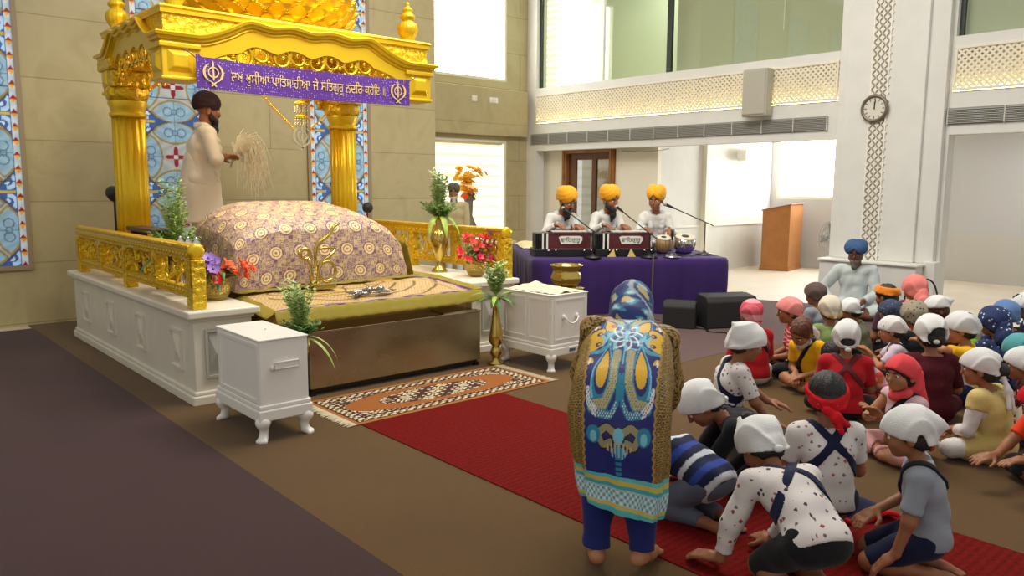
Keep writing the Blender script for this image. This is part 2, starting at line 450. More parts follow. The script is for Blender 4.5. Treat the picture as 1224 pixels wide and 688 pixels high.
# lattice screens in the niche, with a lamp strip behind each
M_lat = mat('white lattice', hexc(228, 222, 204), .6)
M_cove = emis('warm lamp strip', (1, .8, .34), 14.0)
def lattice(name, y0, y1, z0, z1, label):
    t = thing(name, label, 'lattice screen', (10.6, (y0+y1)/2, z0)); W = (y1-y0)/2; H = z1-z0
    fr = MB(); fr.box(-.03, .0, -W, W, 0, .035); fr.box(-.03, .0, -W, W, H-.035, H); fr.box(-.03, 0, -W, -W+.03, .035, H-.035); fr.box(-.03, 0, W-.03, W, .035, H-.035)
    fr.build('frame', M_lat, t, bevel=.004)
    g = MB(); p = .075; n = int((2*W+H)/p)+1; hw = .0125
    for k in range(-1, n+1):
        for sg in (1, -1):
            a = -W+k*p-(H if sg > 0 else 0)
            # strip from (a,0) to (a+sg*H,H) clipped to +-W
            y_0, y_1 = (a, a+H) if sg > 0 else (a, a-H); z_0, z_1 = 0., H
            pts = []
            for yy, zz in ((y_0, z_0), (y_1, z_1)):
                c = min(W, max(-W, yy)); zz2 = (c-y_0)/(y_1-y_0)*H; pts.append((c, zz2))
            if abs(pts[0][1]-pts[1][1]) < .02 or not (-.01 <= pts[0][1] <= H+.01): continue
            (ya, za), (yb, zb) = pts; x = -.02 if sg > 0 else -.012
            g.add([(x, ya-hw*1.4, za), (x, ya+hw*1.4, za), (x, yb+hw*1.4, zb), (x, yb-hw*1.4, zb), (x+.01, ya-hw*1.4, za), (x+.01, ya+hw*1.4, za), (x+.01, yb+hw*1.4, zb), (x+.01, yb-hw*1.4, zb)],
                  [(0, 1, 2, 3), (7, 6, 5, 4), (0, 4, 5, 1), (1, 5, 6, 2), (2, 6, 7, 3), (3, 7, 4, 0)])
    g.build('mesh', M_lat, t)
    MB().box(.05, .1, -W+.02, W-.02, .0, .045).build('lamp_strip', M_cove, t)
    return t
lattice('lattice_screen', 5.23, 11.23, 2.765, 3.295, 'long white diamond lattice screen lit from behind over the door and the musicians')
lattice('lattice_screen', 1.3, 3.77, 2.765, 3.295, 'shorter lit diamond lattice screen right of the clock pillar')
# air vents
def vent(y0, y1, n, label):
    t = thing('air_vent', label, 'air vent', (10.6, (y0+y1)/2, 2.36)); W = (y1-y0)/2
    MB().box(-.012, 0, -W, W, 0, .2).build('backing', mat('vent shadow grey', hexc(140, 139, 132), .6), t)
    m = MB(); [m.box(-.035, -.012, -W, W, .012+k*.02, .021+k*.02) for k in range(9)]; m.build('slat_bank', M_steelgrey, t)
    m = MB(); [m.box(-.04, -.01, -W+2*W*k/n-.008, -W+2*W*k/n+.008, 0, .2) for k in range(n+1)]; m.build('divider', mat('pale vent frame', hexc(190, 188, 178), .5), t)
vent(5.35, 11.36, 12, 'long grey slatted air vent strip above the wooden door')
vent(1.3, 3.8, 4, 'shorter grey slatted air vent strip right of the pillar')
# gallery glass
def glass_mat():
    m = bpy.data.materials.new('green tinted glass'); m.use_nodes = True; nt = m.node_tree; nt.nodes.remove(nt.nodes['Principled BSDF'])
    a = N(nt, 'ShaderNodeBsdfTransparent'); a.inputs[0].default_value = (.93, .95, .9, 1); g = N(nt, 'ShaderNodeBsdfGlossy', i_Roughness=.03)
    mx = N(nt, 'ShaderNodeMixShader'); mx.inputs[0].default_value = .07; L(nt, a.outputs[0], mx.inputs[1]); L(nt, g.outputs[0], mx.inputs[2])
    L(nt, mx.outputs[0], nt.nodes['Material Output'].inputs[0]); return m
M_glass = glass_mat()
M_mull = mat('dark green metal', hexc(48, 56, 50), .4, .3)
for i, (y0, y1, m0, m1) in enumerate(((9.66, 11.24, M_trimw, M_mull), (8.18, 9.66, M_mull, M_trimw), (5.22, 8.18, M_trimw, M_mull), (1.2, 3.78, M_trimw, M_mull))):
    o = struct(MB().box(10.68, 10.74, y1-.05, y1, 3.42, 5.4).build('window_%d' % (i+4), m1))
    MB().box(10.68, 10.74, y0, y0+.04, 3.42, 5.4).build('frame', m0, o); MB().box(10.705, 10.712, y0+.04, y1-.05, 3.42, 5.4).build('pane', M_glass, o)
o = MB().box(10.8, 10.815, 9.72, 11.18, 3.43, 5.35).build('window_blind', emis('blind in daylight', (.8, .85, .6), .5)); tag(o, 'sunlit slatted blind behind the leftmost upper gallery glass', 'blind')
m = MB(); r_ = random.Random(9)
for k in range(16): z = 3.5+k*.115; h_ = r_.uniform(.03, .07); m.box(10.785, 10.797, 9.74, 11.16, z, z+h_)
m.build('slat_bank', emis('bright slat', (1, 1, .9), .8), o)
M_gb = mat('grey green roller blind', hexc(186, 190, 168), .8)
o = MB().box(10.8, 10.81, 5.25, 8.1, 3.45, 5.3).build('roller_blind', M_gb); tag(o, 'wide plain grey-green roller blind behind the upper gallery glass left of the clock pillar', 'blind')
MB().tube([(10.79, 6.2, 3.85+.05*k) for k in range(29)], .008, 6).build('bead_chain', M_trimw, o)
o = MB().box(10.8, 10.81, 1.4, 3.74, 3.45, 5.3).build('roller_blind', M_gb); tag(o, 'plain grey-green roller blind behind the glass at the upper right corner', 'blind')

# pillar with pierced strip, low plinth
def pillar():
    m = MB(); m.box(10.5, 10.6, 3.82, 5.18, .63, 6.2); m.box(10.44, 10.5, 4.04, 5.06, .63, 6.2); return m.build('trim_4', M_white, bevel=.01)
struct(pillar())
def plinth():
    m = MB(); m.box(10.2, 10.6, 3.9, 5.16, 0, .6); m.box(10.17, 10.6, 3.87, 5.18, .6, .63); m.box(10.42, 10.6, 3.76, 3.9, 0, .66); return m.build('trim_5', M_white, bevel=.008)
struct(plinth())
def strip():
    t = thing('pierced_strip', 'tall narrow white pierced ornament strip running down the pillar behind the clock', 'ornament strip', (10.44, 4.6, .64)); H = 5.3
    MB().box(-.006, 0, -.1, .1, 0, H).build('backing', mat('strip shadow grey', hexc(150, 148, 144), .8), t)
    g = MB(); p = .1
    for k in range(int(H/p)):
        z = k*p
        for c in ((-.05, z), (.05, z), (0, z+p/2), (-.1, z+p/2), (.1, z+p/2)):
            w_ = .034; g.prism([(c[0]-w_, c[1]), (c[0], c[1]-w_), (c[0]+w_, c[1]), (c[0], c[1]+w_)], (-.02, 0, 0), (0, 1, 0), (0, 0, 1), (1, 0, 0), .014)
        for c in ((0, z), (-.05, z+p/2), (.05, z+p/2)):     # thin bars tie the stars together
            g.prism([(c[0]-.016, c[1]-.05), (c[0]-.010, c[1]-.05), (c[0]+.016, c[1]+.05), (c[0]+.010, c[1]+.05)], (-.016, 0, 0), (0, 1, 0), (0, 0, 1), (1, 0, 0), .01)
            g.prism([(c[0]+.016, c[1]-.05), (c[0]+.010, c[1]-.05), (c[0]-.016, c[1]+.05), (c[0]-.010, c[1]+.05)], (-.016, 0, 0), (0, 1, 0), (0, 0, 1), (1, 0, 0), .01)
    g.build('ornament', M_lat, t)
    MB().box(-.024, 0, -.115, -.1, 0, H).box(-.024, 0, .1, .115, 0, H).build('edge', M_trimw, t)
strip()
# clock
AX_X = ((0, 0, -1), (0, 1, 0), (1, 0, 0))      # lathe axis along -x ... z of profile -> -x
def clock():
    t = thing('wall_clock', 'round wall clock with grey-brown rim hanging on the pillar strip', 'clock', (10.415, 4.63, 2.6))
    ax = ((0, 0, -1), (1, 0, 0), (0, 1, 0))
    MB().lathe([(.13, 0), (.175, 0), (.182, .02), (.17, .042), (.15, .045), (.138, .03)], seg=40, axis=ax, cap=False).build('rim', mat('grey brown rim', hexc(120, 108, 92), .35, .4), t, True)
    MB().lathe([(.142, .0), (.142, .022)], seg=40, axis=ax).build('dial', mat('clock dial', hexc(214, 210, 196), .5), t)
    mk = MB()
    for k in range(12):
        a = k*PI/6; c = (-.024, .115*math.sin(a), .115*math.cos(a)); mk.obox(c, (.002, .004, .014), tilt=Matrix.Rotation(-a, 3, 'X'))
    mk.build('hour_mark', M_dark, t)
    h = MB(); h.obox((-.028, .0, .04), (.002, .006, .045), tilt=Matrix.Rotation(.0, 3, 'X')); h.build('hour_hand', M_black, t)
    h = MB(); h.obox((-.031, -.005, .055), (.002, .004, .062), tilt=Matrix.Rotation(.1, 3, 'X')); h.build('minute_hand', M_black, t)
    MB().ball((-.03, 0, 0), .01).build('hub', M_black, t, True)
clock()
# loudspeakers
M_spk = mat('pale grey grille', hexc(176, 172, 156), .65, bump=.4, bscale=300)
t = thing('wall_loudspeaker', 'tall pale grey loudspeaker hanging over the lit lattice screen', 'loudspeaker', (10.57, 6.38, 2.6))
MB().box(-.2, -.02, -.2, .2, 0, .68).build('cabinet', M_spk, t, bevel=.02); MB().box(-.215, -.2, -.18, .18, .03, .65).build('grille', M_spk, t, bevel=.006); MB().box(-.02, 0, -.06, .06, .2, .5).build('bracket', M_dark, t)
t = thing('wall_loudspeaker', 'small white loudspeaker high on the side room wall beyond the musicians', 'loudspeaker', (13.45, 8.5, 2.05))
MB().prism([(-.24, 0), (.24, 0), (.26, .05), (.26, .2), (.2, .24), (-.2, .24), (-.26, .2), (-.26, .05)], (0, -.28, 0), (1, 0, 0), (0, 0, 1), (0, 1, 0), .2).build('cabinet', M_trimw, t, bevel=.012)
MB().box(-.22, .22, -.29, -.28, .03, .2).build('grille', mat('white speaker cloth', hexc(214, 214, 210), .7), t); MB().box(-.05, .05, -.09, 0, .07, .17).build('bracket', M_steelgrey, t)
# door
M_teak = mat('teak brown wood', hexc(150, 100, 52), .45, var=.25, vscale=6)
M_teak2 = mat('dark teak', hexc(96, 58, 28), .45, var=.2, vscale=6)
M_clear = None
def clear_glass():
    m = bpy.data.materials.new('clear glass'); m.use_nodes = True; nt = m.node_tree; nt.nodes.remove(nt.nodes['Principled BSDF'])
    a = N(nt, 'ShaderNodeBsdfTransparent'); a.inputs[0].default_value = (.9, .92, .9, 1); g = N(nt, 'ShaderNodeBsdfGlossy', i_Roughness=.02)
    mx = N(nt, 'ShaderNodeMixShader'); mx.inputs[0].default_value = .07; L(nt, a.outputs[0], mx.inputs[1]); L(nt, g.outputs[0], mx.inputs[2])
    L(nt, mx.outputs[0], nt.nodes['Material Output'].inputs[0]); return m
M_clear = clear_glass()
def door():
    fr = MB(); y0, y1, zt = 9.47, 10.76, 2.28
    fr.box(10.84, 11.0, y0, y0+.1, 0, zt); fr.box(10.84, 11.0, y1-.1, y1, 0, zt); fr.box(10.84, 11.0, y0+.1, y1-.1, zt-.1, zt)
    fr.box(10.82, 10.85, y0+.03, y0+.07, 0, zt); fr.box(10.82, 10.85, y1-.07, y1-.03, 0, zt)
    d = struct(fr.build('door_1', M_teak, bevel=.006))
    lf = MB(); a, b_ = y0+.1, y1-.1; x0, x1 = 10.93, 10.97
    lf.box(x0, x1, a, a+.06, .02, zt-.1); lf.box(x0, x1, b_-.2, b_, .02, zt-.1); lf.box(x0, x1, a+.06, b_-.2, zt-.22, zt-.1); lf.box(x0, x1, a+.06, b_-.2, .02, .7); lf.box(x0-.01, x1+.01, 9.95, 10.05, .7, zt-.2)
    leafo = lf.build('leaf', M_teak2, d, bevel=.004)
    MB().box(10.945, 10.955, a+.06, 9.95, .7, zt-.22).box(10.945, 10.955, 10.05, b_-.2, .7, zt-.22).build('pane', M_clear, leafo)
    MB().tube([(10.92, b_-.1, 1.0), (10.87, b_-.1, 1.0), (10.87, b_-.2, 1.0)], .012).build('handle', M_steelgrey, leafo, True)
door()
struct(slab('wall_beyond_door', 12.2, 12.3, 8.4, 11.5, 0, 2.62, M_white2))
# lectern
def podium():
    M_ply = mat('orange brown veneer', hexc(176, 116, 62), .4, var=.12, vscale=5)
    t = thing('lectern', 'tall orange-brown wooden lectern standing alone in the bright side room', 'lectern', (13.62, 7.5, 0), math.radians(12))
    MB().prism([(0, .1), (.52, .1), (.52, 1.13), (0, 1.24)], (0, 0, 0), (0, 1, 0), (0, 0, 1), (1, 0, 0), .78).build('body', M_ply, t, bevel=.006)
    MB().box(-.02, .8, -.02, .54, 0, .05).box(-.012, .79, -.012, .53, .05, .1).build('base', M_ply, t, bevel=.006)
    MB().prism([(-.02, 1.245), (.54, 1.125), (.54, 1.145), (-.02, 1.265)], (-.02, 0, 0), (0, 1, 0), (0, 0, 1), (1, 0, 0), .82).build('top', mat('worn ply edge', hexc(150, 92, 48), .45), t, bevel=.003)
podium()
# pedestal fan
def fan():
    t = thing('pedestal_fan', 'grey pedestal fan half hidden behind the white pillar', 'fan', (12.75, 6.22, 0))
    ry = Matrix.Rotation(math.radians(-25), 3, 'Z') @ Matrix.Rotation(math.radians(90), 3, 'Y') @ Matrix.Rotation(math.radians(180), 3, 'X')
    A = np.array(ry); c = np.array((0, 0, .72)); M_f = mat('fan guard wire', hexc(150, 150, 150), .4, .7)
    g = MB()
    for r, z in ((.3, 0), (.3, .05), (.2, .09), (.1, .11)):
        g.tube([c+A @ np.array((r*math.cos(q*PI/18), r*math.sin(q*PI/18), z)) for q in range(36)], .004, 5, True)
    for k in range(28):
        q = k*PI/14; g.tube([c+A @ np.array((r*math.cos(q), r*math.sin(q), z)) for r, z in ((.02, .115), (.1, .11), (.2, .09), (.3, .05), (.3, 0), (.2, -.05), (.06, -.06))], .0022, 4)
    g.build('guard', M_f, t, True)
    b = MB()
    for k in range(4):
        q0 = k*PI/2; V = []
        for i in range(7):
            r = .05+.22*i/6
            for j in (-1, 1): V.append(c+A @ np.array((r*math.cos(q0+j*.38*(1-.3*i/6)), r*math.sin(q0+j*.38*(1-.3*i/6)), .03+.03*j)))
        V = np.array(V); V2 = V+(A @ np.array((0, 0, .004))); n = len(V); F = []
        for i in range(6): a = 2*i; F += [(a, a+1, a+3, a+2), (a+n+2, a+n+3, a+n+1, a+n)]
        for a in range(0, n-2, 2): F += [(a, a+2, a+n+2, a+n), (a+1, a+n+1, a+n+3, a+3)]
        b.add(np.vstack([V, V2]), F)
    b.build('blade', mat('smoky blade', hexc(160, 158, 154), .35), t, True)
    MB().lathe([(.03, .06), (.05, .04), (.05, .0), (.08, -.04), (.08, -.16), (.04, -.2)], c, 20, axis=A).build('motor', mat('grey motor', hexc(110, 112, 114), .4), t, True)
    MB().lathe([(.2, 0), (.2, .02), (.05, .05), (.018, .06), (.018, .62), (.03, .64)], seg=24).build('stand', M_dark, t, True)
fan()

# ------------------------------------------------------------------ stained glass windows in the back wall
def stained(idx, cx, x0=None):
    W = .9; z0, z1 = .68, 5.6; nu, nv = 120, 520
    u = np.linspace(-W/2, W/2, nu+1); z = np.linspace(z0, z1, nv+1); U, Z = np.meshgrid(u, z)
    C = np.zeros(U.shape+(3,)); C[:] = hexc(50, 92, 165)
    def put(mask, c): C[mask] = c
    per = .83; zc = 1.9+per*np.round((Z-1.9)/per); dz = Z-zc; du = U
    zz2 = 1.9+per*(np.floor((Z-1.9)/per)+.5); dz2 = Z-zz2
    # swirls beside the discs
    for sx in (-1, 1):
        for sz in (-1, 1):
            a, b = du-sx*.3, dz2-sz*.1; r = np.hypot(a, b); th = np.arctan2(b*sz, a*sx)
            put((np.abs(r-.075-.012*th) < .022) & (th > -1.6), hexc(170, 205, 235)); put(r < .026, hexc(190, 215, 240))
    put((np.abs(np.abs(du)-.33) < .1) & (np.abs(dz2) < .016), hexc(200, 170, 40))
    R = .415; rr = np.hypot(du, dz)
    put(rr < R, hexc(168, 176, 176)); put(np.abs(rr-R) < .014, hexc(70, 80, 110))
    for ax in range(4):
        px, pz = [(0, .29), (0, -.29), (.29, 0), (-.29, 0)][ax]
        a, b = (du-px, dz-pz) if ax < 2 else (dz-pz, du-px)
        s = np.maximum(np.hypot(a, b-.19), np.hypot(a, b+.19)); ves = s < .32
        put(ves & (rr < R), hexc(140, 176, 198)); put((np.abs(s-.32) < .011) & (rr < R), hexc(150, 130, 70))
        q = np.hypot(np.abs(a)-.075, b); put((np.abs(q-.05) < .007) & ves, hexc(90, 120, 150)); q2 = np.hypot(a, b); put((np.abs(q2-.03) < .008) & ves, hexc(90, 120, 150)); put((np.abs(a) < .005) & ves, hexc(95, 125, 150))
    th = np.arctan2(dz, du); fl = .042+.085*np.abs(np.cos(2*th))**4
    put(rr < fl*1.02, hexc(140, 20, 40)); put((np.maximum(np.abs(du), np.abs(dz)) < .026), hexc(190, 196, 200)); put((np.abs(np.abs(du)-np.abs(dz)) < .005) & (rr < fl*.8) & (rr > .04), hexc(90, 12, 28))
    # border
    bd = np.abs(U) > .385; put(bd, hexc(190, 205, 215)); dp = .15; dd = (Z/dp) % 1-.5; e = (np.abs(U)-.418)/.034
    dm = (np.abs(e)+np.abs(dd)*3.2 < 1) & bd; put(dm & (dd >= 0), hexc(150, 25, 30)); put(dm & (dd < 0), hexc(225, 160, 40)); put(np.abs(np.abs(U)-.383) < .007, hexc(60, 80, 130))
    put((np.abs(((Z-.1)/1.0) % 1-.5) < .006) & ~bd, hexc(50, 60, 90))
    C *= (.92+.1*np.sin(U*31+4*np.sin(Z*17)))[..., None]
    V = np.stack([U, np.zeros_like(U), Z], -1).reshape(-1, 3); F = [(j*(nu+1)+i, j*(nu+1)+i+1, (j+1)*(nu+1)+i+1, (j+1)*(nu+1)+i) for j in range(nv) for i in range(nu)]
    fr = MB(); t = .05
    fr.box(-W/2-t, -W/2, -.03, .02, z0-t, z1); fr.box(W/2, W/2+t, -.03, .02, z0-t, z1); fr.box(-W/2, W/2, -.03, .02, z0-t, z0)
    o = struct(fr.build('window_%d' % idx, mat('sandstone reveal', hexc(150, 134, 104), .6), loc=(cx, 9.995, 0)))
    g = fast_obj('stained_pane', V, F, attr_mat('stained glass', .25, .3, spec=.6), o, C.reshape(-1, 3), False); g.location = (0, -.012, 0)
stained(8, 1.28); stained(9, 3.37); stained(10, 5.62)

q = MB(); q.tube([(10.88, 9.3-.075*k, 2.2-.035*math.sin(k/14*PI)+.01*k/14) for k in range(15)], .006, 5); o = q.build('wall_wire', M_steelgrey, None, True); tag(o, 'thin loose wire sagging along the wall right of the wooden door', 'wire')
# ------------------------------------------------------------------ altar materials
def gold_mat(name, col, rough=.3, bump=.0, bscale=60, metal=.75, vor=0):
    if name in MATS: return MATS[name]
    m, nt, b = _nodes(name); b.inputs['Base Color'].default_value = rgba(col); b.inputs['Metallic'].default_value = metal
    b.inputs['Roughness'].default_value = rough; v = coords(nt)
    if bump:
        t = N(nt, 'ShaderNodeTexNoise', i_Scale=bscale, i_Detail=3.0, i_Distortion=1.5); L(nt, v, t.inputs['Vector']); h = t.outputs[0]
        if vor:
            vo = N(nt, 'ShaderNodeTexVoronoi', feature='SMOOTH_F1', i_Scale=vor); L(nt, v, vo.inputs['Vector']); h = math_n(nt, 'ADD', math_n(nt, 'MULTIPLY', vo.outputs[0], 1.6), h)
        bp = N(nt, 'ShaderNodeBump', i_Strength=bump, i_Distance=.02); L(nt, h, bp.inputs['Height']); L(nt, bp.outputs[0], b.inputs['Normal'])
    MATS[name] = m; return m
G_smooth = gold_mat('gilded smooth', hexc(228, 188, 30), .36, metal=.5)
G_relief = gold_mat('gilded carved relief', hexc(226, 186, 30), .32, .8, 26, vor=22, metal=.5)
G_fine = gold_mat('gilded fine relief', hexc(222, 180, 34), .36, .7, 60, vor=48, metal=.5)
G_brass = gold_mat('polished brass', hexc(196, 172, 92), .2, metal=.9)
G_brass_h = gold_mat('hammered brass', hexc(192, 166, 88), .2, .8, 90, metal=1, vor=70)
M_plinth = mat('white marble plinth', hexc(226, 220, 204), .35, var=.05, vscale=3)
M_groove = mat('grey marble inlay', hexc(176, 174, 166), .5)
M_boxw = mat('white lacquered wood', hexc(236, 234, 226), .35)
# ------------------------------------------------------------------ marble plinths
def niche(mb, o, u, n, s=.15, h=.17):
    """sunken-look square frame with a folded four sided face, on a wall through o along u, outward n"""
    v = np.array((0, 0, 1.)); o, u, n = map(lambda q: np.array(q, float), (o, u, n))
    for a, b, c, d in ((-s, s, h-.02, h), (-s, s, -h, -h+.02), (-s, -s+.02, -h+.02, h-.02), (s-.02, s, -h+.02, h-.02)):
        mb.prism([(a, c), (b, c), (b, d), (a, d)], o, u, v, n, .018)
    c = [o+u*a+v*b for a, b in ((-s+.02, -h+.02), (s-.02, -h+.02), (s-.02, h-.02), (-s+.02, h-.02))]
    mb.add(c+[o-u*(s*.55)+n*.03], [(0, 1, 4), (1, 2, 4), (2, 3, 4), (3, 0, 4)])
def marble_plinth(x0, x1, y0, y1, label, sides):
    t = thing('marble_plinth', label, 'plinth', ((x0+x1)/2, (y0+y1)/2, 0)); a, b = (x1-x0)/2, (y1-y0)/2
    MB().box(-a, a, -b, b, .07, .63).build('body', M_plinth, t, bevel=.006)
    MB().box(-a-.03, a+.03, -b-.03, b+.03, 0, .07).box(-a-.015, a+.015, -b-.015, b+.015, .07, .1).build('base_moulding', M_plinth, t, bevel=.01)
    MB().box(-a-.02, a+.02, -b-.02, b+.02, .61, .635).box(-a-.05, a+.05, -b-.05, b+.05, .635, .69).build('top_slab', M_plinth, t, bevel=.012)
    for sx in sides:
        for k in range(4): m = MB(); niche(m, (sx*a, -b+.36+k*.86, .37), (0, -sx, 0), (sx, 0, 0), .12, .15); m.build('side_panel', M_plinth, t)
    m = MB(); niche(m, (.02, -b, .37), (1, 0, 0), (0, -1, 0), .16, .18); m.build('front_panel', M_groove, t)
marble_plinth(1.95, 2.38, 5.6, 9.0, 'long white marble plinth under the left gold railing, four carved panels along its side', (-1,))
marble_plinth(4.55, 5.06, 5.68, 9.0, 'white marble plinth under the right gold railing, mostly hidden behind the altar and panelled chest', (1,))

# ------------------------------------------------------------------ gilded railings
def scroll(mb, o, u, v, w, h, r, seed, n=7):
    rg = random.Random(seed); o, u, v = map(lambda q: np.array(q, float), (o, u, v)); nn = np.cross(u, v)
    for k in range(n):
        cx, cz = (rg.uniform(.12, .88))*w, (k+.5)/n*h; R = rg.uniform(.28, .42)*min(w, h*.8); s = rg.choice((-1, 1)); p0 = rg.uniform(0, 6.28); pts = []
        for i in range(22):
            q = i/21; a = p0+s*q*7.2; rad = R*(1-q)**.8+.006; px = min(w, max(0, cx+rad*math.cos(a))); pz = min(h, max(0, cz+rad*math.sin(a)))
            pts.append(o+u*px+v*pz+nn*(rg.uniform(-.002, .002)+.01*math.sin(q*9)))
        mb.tube(pts, [r*(.6+.8*math.sin(PI*i/21)) for i in range(22)], 6)
        for i in range(6, 22, 5):                # small leaves along the stem
            p = pts[i]; d = np.array((rg.uniform(-1, 1), 0, 0)); M = None
            mb.ball(p+u*rg.uniform(-.015, .015)+v*rg.uniform(-.015, .015), (r*1.9, r*1.9, r*1.9), 6, 4)
    for k in range(3):
        x = (k+.5)/3*w; mb.tube([o+u*(x+.02*math.sin(i*1.1+k*2))+v*(h*i/10) for i in range(11)], r*1.1, 6)
def railing(x, y0, y1, zt, label, side):
    t = thing('gilded_railing', label, 'railing', (x, (y0+y1)/2, .69)); b = (y1-y0)/2; H = zt-.69
    r = MB(); r.box(-.045, .045, -b, b, H-.11, H-.02); r.box(-.06, .06, -b-.02, b, H-.03, H); r.build('top_rail', G_fine, t, bevel=.008)
    MB().lathe([(.03, -b-.05), (.055, -b-.045), (.062, -b-.02), (.05, -b), (.05, b), (.055, b+.02)], (0, 0, H-.045), 20, axis=((0, 1, 0), (0, 0, 1), (1, 0, 0))).build('rail_roll', G_smooth, t, True)
    MB().box(-.035, .035, -b, b, .08, .15).box(-.042, .042, -b, b, .075, .09).build('bottom_rail', G_fine, t, bevel=.006)
    m = MB()
    for k in range(int(2*b/.07)): m.ball((-.036*1, -b+.035+k*.07, .118), (.008, .022, .014), 8, 4); m.ball((.036, -b+.035+k*.07, .118), (.008, .022, .014), 8, 4); m.ball((-.047, -b+.035+k*.07, H-.07), (.006, .02, .014), 8, 4); m.ball((.047, -b+.035+k*.07, H-.07), (.006, .02, .014), 8, 4)
    m.build('bead_moulding', G_smooth, t, True)
    ys = [-b+2*b*k/4 for k in range(5)]
    for k, y in enumerate(ys):
        wd = .06 if k in (0, 4) else .045; q = MB(); q.box(-.05, .05, y-wd, y+wd, .0 if k in (0, 2, 4) else .08, H-.1)
        if k in (0, 2, 4): q.lathe([(.045, 0), (.05, .02), (.04, .06), (.045, .08)], (0, y, 0), 16)
        po = q.build('post', G_relief, t, bevel=.006)
        MB().box(-.058, -.05, y-wd*.7, y+wd*.7, .16, H-.13).build('carved_face', G_fine, po, bevel=.004); MB().box(.05, .058, y-wd*.7, y+wd*.7, .16, H-.13).build('carved_face', G_fine, po, bevel=.004)
    for k in range(4):
        y = ys[k]+.05; w = ys[k+1]-ys[k]-.1; q = MB(); scroll(q, (0, y, .15), (0, 1, 0), (0, 0, 1), w, H-.26, .009, int(k+x*10), 9)
        q.build('filigree_panel', G_smooth, t, True)
railing(2.02, 5.7, 8.85, 1.15, 'carved gold openwork railing along the left marble plinth, flowers at its near end', -1)
railing(5.02, 5.75, 8.85, 1.17, 'carved gold openwork railing on the right marble plinth, before the bright lower window', 1)

